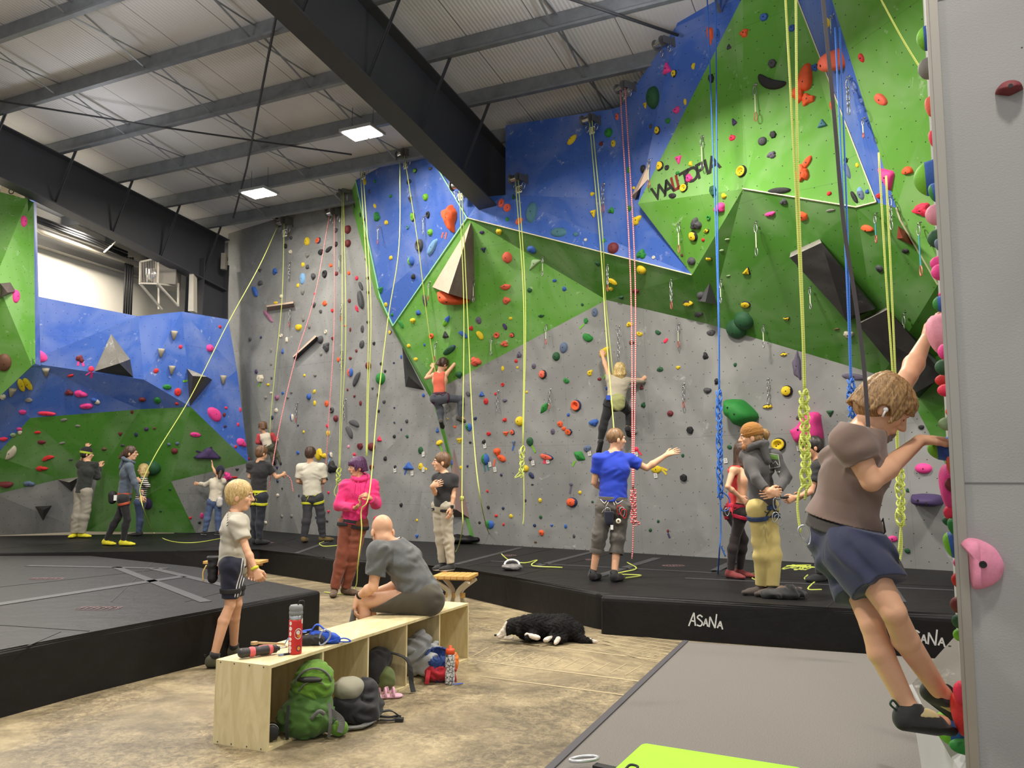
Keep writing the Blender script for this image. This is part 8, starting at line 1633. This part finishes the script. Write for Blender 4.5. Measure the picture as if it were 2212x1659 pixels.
fl = Field(.02); rg = [P+Z3*.17+vr*.085*math.cos(a)+(vx*.06+Z3*-.035)*math.sin(a) for a in np.linspace(0, 6.283, 17)]
for a_, c_ in zip(rg, rg[1:]): fl.add(cone(a_, c_, .022, .022))
fl.add(cone(P+Z3*.08, P+Z3*.13, .1, .085)); 
fl.sub(ellp(P+Z3*.19+vx*.0, (.068, .06, .06)))
fl.disp = folds(.006, .025, 17, vr); link('gathered_neck', fl.mesh(.005), BLN, t)
fl = Field(.02); fl.add(ellp(P+Z3*.13+vr*.11, (.04, .06, .07))); fl.disp = folds(.005, .04, 18); link('side_panel', fl.mesh(.006), ORN, t)
for s in (-.09, .08): ribbon([P+vr*s+vx*.1+Z3*.1, P+vr*s*1.15+vx*.13+Z3*.05, P+vr*s*1.2+vx*.13+Z3*.012], .03, RDN, 'strap', t, up=vx)
b = MB(); b.tube([P+vr*.08+vx*.1+Z3*.15, P+vr*.1+vx*.1+Z3*.16], .009, 8); b.done('cord_lock', WHITE, t, smooth=True)
P = atz(972, 1478, 0); t = root('water_bottle', 'clear printed bottle with orange lid standing at the far end of the bench', 'bottle', P)
CLB = mat('clear_grey_bottle', (188, 190, 190), rough=.3, var=.1)
nt = CLB.node_tree; vv = nt.nodes.new('ShaderNodeTexVoronoi'); vv.feature = 'DISTANCE_TO_EDGE'; vv.inputs['Scale'].default_value = 38; tc = nt.nodes.new('ShaderNodeTexCoord'); nz = nt.nodes.new('ShaderNodeTexNoise'); nz.inputs['Scale'].default_value = 14; nt.links.new(tc.outputs['Object'], nz.inputs[0]); ad = nt.nodes.new('ShaderNodeVectorMath'); nt.links.new(tc.outputs['Object'], ad.inputs[0]); sc2 = nt.nodes.new('ShaderNodeVectorMath'); sc2.operation = 'SCALE'; sc2.inputs['Scale'].default_value = .06; nt.links.new(nz.outputs[1], sc2.inputs[0]); nt.links.new(sc2.outputs[0], ad.inputs[1]); nt.links.new(ad.outputs[0], vv.inputs[0]); mr = nt.nodes.new('ShaderNodeMapRange'); mr.inputs[1].default_value = .04; mr.inputs[2].default_value = .1; nt.links.new(vv.outputs[0], mr.inputs[0]); mx = nt.nodes.new('ShaderNodeMix'); mx.data_type = 'RGBA'; mx.inputs[6].default_value = rgb(60, 60, 62); mx.inputs[7].default_value = rgb(205, 206, 205); nt.links.new(mr.outputs[0], mx.inputs[0]); nt.links.new(mx.outputs[2], nt.nodes['Principled BSDF'].inputs['Base Color'])
b = MB(); b.lathe(P, Z3, [(0, .033), (.01, .036), (.08, .036), (.1, .032), (.12, .036), (.2, .036), (.215, .033)], 24); b.done('body', CLB, t, smooth=True)
b = MB(); b.lathe(P+Z3*.215, Z3, [(0, .034), (.03, .034), (.036, .03), (.04, .012), (.058, .012), (.06, .008)], 20); b.done('lid', mat('orange_lid', (226, 82, 34), rough=.5), t, smooth=True)
b = MB(); b.bar(P+vr*.02+Z3*.01+vx*.05, P+vr*.09+Z3*.008+vx*.03, .012, .004); tag(b.done('ribbon', BW), 'tiny blue ribbon on the floor beside the printed bottle', 'ribbon')
P = bpnt(.13, .08, th); t = root('drink_can', 'black and white can lying at the back of the first bench cubby', 'can', P)
b = MB(); b.lathe(P+Z3*.045, nrm(np.array([.3, -1, .1])), [(-.06, .035), (-.055, .042), (.05, .042), (.056, .034)], 20); b.done('body', RUB, t, smooth=True); b = MB(); b.lathe(P+Z3*.045, nrm(np.array([.3, -1, .1])), [(.0, .0425), (.02, .0425)], 20, caps=False); b.done('label_band', WHITE, t, smooth=True)
b = MB(); b.ell(P+Z3*.11+bl_*.05+bp_*.12, (.045, .045, .04)); tag(b.done('orange_ball', mat('orange_plastic', (214, 104, 30)), smooth=True), 'orange round item behind the can in the first cubby', 'ball')
# ---- items on the mats
P = atz(1106, 1232, MZ); t = root('chalk_bucket', 'white-rimmed black pouch on the edge of the middle mat', 'pouch', P)
fl = Field(.02); fl.add(ellp(P+Z3*.04, (.13, .09, .045))); fl.clip(P+Z3*.002, -Z3); fl.disp = folds(.008, .05, 19); link('body', fl.mesh(.007), mat('pouch_speck', (120, 118, 116), var=.5, vscale=20), t)
b = MB(); b.tube([P+Z3*.07+np.array([.09*math.cos(a), 0.03*math.sin(a), .055*math.sin(a)]) for a in np.linspace(0, 6.28, 20)[:-1]], .013, 8, closed=True); b.done('rim', WHITE, t, smooth=True)
fl = Field(.01); fl.add(ellp(P+Z3*.07, (.08, .012, .045))); link('mouth', fl.mesh(.006), BLK, t)
P = atz(1698, 1292, MZ+.012); fl = Field(.03); fl.add(ellp(P+Z3*.04, (.19, .12, .05)), ellp(P+Z3*.06+np.array([.04, 0, .01]), (.1, .09, .05)), ellp(P+Z3*.03+np.array([-.16, .02, 0]), (.08, .07, .04))); fl.clip(P+Z3*.002, -Z3); fl.disp = folds(.014, .08, 20, (1, 0, 0)); o = link('jacket', fl.mesh(.007), BLK); tag(o, 'crumpled black and brown jacket on the mat beside the sand trousers', 'jacket')
fl = Field(.02); fl.add(ellp(P+Z3*.075+np.array([.03, .0, .01]), (.12, .06, .03))); fl.disp = folds(.012, .06, 21, (1, 0, 0)); link('brown_lining', fl.mesh(.006), cloth('brown_lining', (104, 84, 70)), o)
P = atz(960, 1196, MZ); fl = Field(.03); P = atz(1000, 1172, MZ)+np.array([0, -.25, 0]); fl.add(ellp(P+Z3*.07, (.32, .14, .07)), ellp(P+Z3*.09+np.array([-.1, 0, 0]), (.15, .1, .07))); fl.clip(P+Z3*.002, -Z3); fl.disp = folds(.02, .14, 22, (1, 0, 0)); tag(link('mat_cover', fl.mesh(.01), VIN), 'rumpled black cover bunched at the foot of the narrow green strip', 'cover')
# ================================================================ DOG
P = atz(1180, 1388, 0); D = nrm(np.array([1, -.02, 0])); kx = np.linalg.norm(P-CAM)/F
BF = mat('black_fur', (24, 22, 23), rough=.75, bump=.8, bscale=120, spec=.25); WF = mat('white_fur', (226, 214, 200), rough=.85, bump=.5, bscale=120)
dog = root('dog', 'black and white long-haired dog lying on the concrete in front of the mats', 'dog', P)
def dq(px, py, dy=0): return aty(px, py, P[1]+dy)
def fur(Pt, a=.0045):
    return a*(np.sin(Pt[:, 0]*95+6*np.sin(Pt[:, 2]*38+Pt[:, 1]*20))*.6+np.sin(Pt[:, 2]*120+5*np.sin(Pt[:, 0]*45))*.4)
fl = Field(.04)
fl.add(cone(dq(1135, 1362, .08), dq(1170, 1355, .1), .085, .115), cone(dq(1170, 1355, .1), dq(1215, 1355, .1), .115, .12), cone(dq(1215, 1358, .1), dq(1240, 1364, .06), .12, .095), ellp(dq(1208, 1360, -.02), (.11, .08, .1)))
fl.add(cone(dq(1148, 1350, .05), dq(1128, 1352, .03), .1, .09), k=.05)       # neck ruff
fl.add(ellp(dq(1108, 1352, .0), (.076, .07, .07)), cone(dq(1106, 1358, 0), dq(1082, 1373, -.01), .045, .024), k=.03)
fl.add(cone(dq(1124, 1345, -.06), dq(1120, 1364, -.085), .032, .022), cone(dq(1124, 1344, .05), dq(1116, 1352, .07), .025, .018), k=.015)   # ears
fl.add(cone(dq(1150, 1370, -.04), dq(1140, 1377, -.1), .045, .032), cone(dq(1200, 1375, -.06), dq(1186, 1380, -.12), .05, .03), cone(dq(1215, 1378, -.08), dq(1200, 1384, -.13), .045, .03), k=.03)
fl.add(cone(dq(1240, 1370, .03), dq(1258, 1382, -.02), .05, .035), cone(dq(1258, 1382, -.02), dq(1276, 1385, -.04), .035, .024), k=.03)
fl.disp = lambda Pt: fur(Pt); fl.clip(P+Z3*.003, -Z3); link('body', fl.mesh(.006), BF, dog)
fl = Field(.015)
fl.add(cone(dq(1087, 1368, -.012), dq(1079, 1374, -.018), .038, .0275), cone(dq(1094, 1344, -.03), dq(1087, 1362, -.03), .010, .02), k=.02); fl.disp = lambda Pt: fur(Pt, .002); fl.clip(P+Z3*.004, -Z3); link('muzzle_blaze', fl.mesh(.005), WF, dog)
b = MB(); b.ell(dq(1070, 1372, -.02), (.012, .014, .011)); b.done('nose', RUB, dog, smooth=True)
b = MB(); b.ell(dq(1098, 1356, -.078), (.006, .005, .006)); b.done('eye', RUB, dog, smooth=True)
for a_, c_, r0, r1, ln in [((1138, 1372, -.09), (1160, 1377, -.14), .022, .024, 'p'), ((1092, 1378, -.04), (1102, 1378, -.04), .018, .018, 'p'), ((1190, 1378, -.12), (1180, 1382, -.15), .022, .022, 'p'), ((1206, 1380, -.14), (1202, 1386, -.16), .022, .022, 'p')]:
    fl = Field(.01); fl.add(cone(dq(*a_), dq(*c_), r0, r1)); e = dq(*c_); d_ = nrm(dq(*c_)-dq(*a_))
    for s in (-.014, 0, .014): fl.add(ellp(e+d_*.018+np.array([0, s, -s*.3]), (.013, .012, .014)))
    fl.clip(P+Z3*.004, -Z3); fl.disp = lambda Pt: fur(Pt, .0015); link('paw', fl.mesh(.005), WF, dog)
fl = Field(.01); fl.add(cone(dq(1276, 1384, -.04), dq(1290, 1386, -.05), .022, .008)); fl.disp = lambda Pt: fur(Pt, .002); link('tail_tip', fl.mesh(.005), WF, dog)
# long guard hairs laid along the body
body_ = [c for c in bpy.data.objects if c.parent == dog and c.name.startswith('body')][-1]; me = body_.data; rs = np.random.RandomState(4); off_ = np.array(dog.location); V = []; Fq = []
ids = rs.choice(len(me.polygons), min(9000, len(me.polygons)), replace=False)
for i in ids:
    p_ = me.polygons[int(i)]; c = np.array(p_.center)+off_; n = np.array(p_.normal)
    if c[2] < .02 or c[0] < dq(1121, 1355)[0]: continue
    d = nrm(np.array([.9, -.1, -.45])+rs.randn(3)*.28); d = nrm(d-n*(d@n)*.85); L_ = rs.uniform(.014, .03); s_ = nrm(np.cross(d, n))*.0011
    k0 = len(V); V += [c-s_, c+s_, c+d*L_*.6+n*.0035+s_*.6, c+d*L_*.6+n*.0035-s_*.6, c+d*L_+n*.001]; Fq += [(k0, k0+1, k0+2, k0+3), (k0+3, k0+2, k0+4)]
o = link('long_coat', pyme(V, Fq), BF, dog); o['kind'] = 'stuff'
# ================================================================ LEFT BACKGROUND SERVICES
CRP = mat('cream_painted_metal', (206, 198, 180), rough=.5); GRYM = mat('grey_housing', (150, 144, 132), rough=.6, var=.05)
qv = UA*0+VA*17.4; nW = -VA
def onw(px, py, o=0): return atpl(px, py, VA*(16.48-o), nW)
# shaded wall top behind the left roof beam, and pipes
b = MB(); pp = [onw(62, 480, .3), onw(145, 535, .3), onw(300, 590, .3)]; b.tube([onw(40, 452, .5)]+[onw(66, 482, .5), onw(92, 500, .5), onw(190, 535, .5), onw(300, 572, .5)], .07, 10); tag(b.done('duct_pipe', CRP, smooth=True), 'cream insulated pipe running along the white end wall', 'pipe')
for i, dy in enumerate((0, 6, 11)):
    b = MB(); b.tube([onw(62, 462+dy, .7), onw(180, 505+dy, .7), onw(275, 545+dy, .7)], .028, 8); tag(b.done('service_pipe', RUB, smooth=True), 'dark horizontal service pipe by the shaded band, %s' % ['top of three', 'middle of three', 'bottom of three'][i], 'pipe', 'dark service pipes')
for i, dx in enumerate((0, 5, 10, 15)):
    b = MB(); b.tube([onw(272+dx, 556, .5), onw(267+dx, 700, .5)], .024, 8); tag(b.done('service_pipe', RUB, smooth=True), 'dark vertical pipe on the end wall, %s from the left of four' % ORD[i], 'pipe', 'dark vertical pipes')
b = MB(); b.bar(onw(62, 505, .1), onw(330, 592, .1), .2, .4); tag(b.done('shade_band', mat('shade_grey', (150, 146, 138))), 'grey box standing in for the shadow along the top of the white end wall', 'shade band')  # shadow across the wall top, put in as a grey box
b = MB(); b.tube([onw(225, 545, .8), onw(262, 512, .6)], .02, 6); tag(b.done('pipe_bracket', CRP, smooth=True), 'thin angled pipe bracket by the shaded band', 'bracket')
# heater unit on a wall frame
hc_ = aty(350, 588, 16.6); t = root('unit_heater', 'grey cabinet heater with caged fan on a wall bracket', 'heater', hc_-Z3*.5)
e1 = nrm(np.array([1, .25, 0])); e2 = np.array([-e1[1], e1[0], 0])
def hx(px, py, Y=16.6): return aty(px, py, Y)
b = MB(); c = hx(363, 590, 16.9); b.box(c, (.42, .7, .62), [e1, e2, Z3]); b.done('cabinet', GRYM, t)
b = MB(); fc = [hx(303, 566, 16.3), hx(343, 557, 16.3), hx(341, 613, 16.3), hx(302, 612, 16.3)]; bk_ = [hx(346, 560, 16.9), hx(385, 572, 16.9), hx(384, 622, 16.9), hx(343, 618, 16.9)]
for i in range(4): b.bar(fc[i], fc[(i+1) % 4], .03, .03)
b.bar(fc[1], hx(383, 570, 16.9), .03, .03); b.bar(fc[2], hx(383, 618, 16.9), .03, .03)
b.bar(fc[3], hx(350, 668, 16.9), .035, .035); b.bar(fc[2], hx(384, 660, 16.9), .035, .035); b.bar(hx(343, 620, 16.9), hx(343, 668, 16.9), .035, .035); b.bar(hx(385, 612, 16.9), hx(385, 662, 16.9), .035, .035); b.done('bracket_frame', CRP, t)
b = MB()
for i in range(12): p0 = fc[0]+(fc[1]-fc[0])*i/11; p1 = fc[3]+(fc[2]-fc[3])*i/11; b.bar(p0, p1, .006, .006)
b.done('fan_cage', CRP, t)
b = MB(); b.lathe(hx(325, 590, 16.45), (0, 1, 0), [(0, .1), (.15, .14), (.16, .05)], 16); b.tube([hx(318, 580, 16.4), hx(318, 612, 16.4)], .02, 6); b.done('fan_motor', STEEL, t, smooth=True)
b = MB(); b.prism([hx(409, 590, 16.8), hx(418, 590, 16.8), hx(418, 672, 16.8), hx(406, 672, 16.8)], np.array([0, .2, 0])); tag(b.done('door_frame', CRP), 'cream framed panel right of the heater', 'panel')
b = MB(); b.bar(aty(441, 643, 18.6), aty(487, 646, 18.6), .05, .05); tag(b.done('tube_light', mat('tube_glow', (240, 240, 230), emit=2.5)), 'short fluorescent tube glowing in the dark gap left of the slab', 'light')
b = MB(); b.box(aty(484, 565, 17.4), (.1, .12, .36)); tag(b.done('speaker_box', GRYM), 'small grey speaker on the dark wall at the slab edge', 'speaker')
b = MB(); b.box(aty(28, 420, 16.0), (.5, .02, .6)); sgn = b.done('wall_sign', mat('cream_sign', (196, 184, 160))); tag(sgn, 'cream banner with vertical black letters at the far left', 'sign')
textmesh('NOR', aty(25, 415, 15.9), np.array([0, 0, 1.]), np.array([-1., 0, 0]), np.array([0, -1., 0]), .16, inkm, 'lettering', sgn)
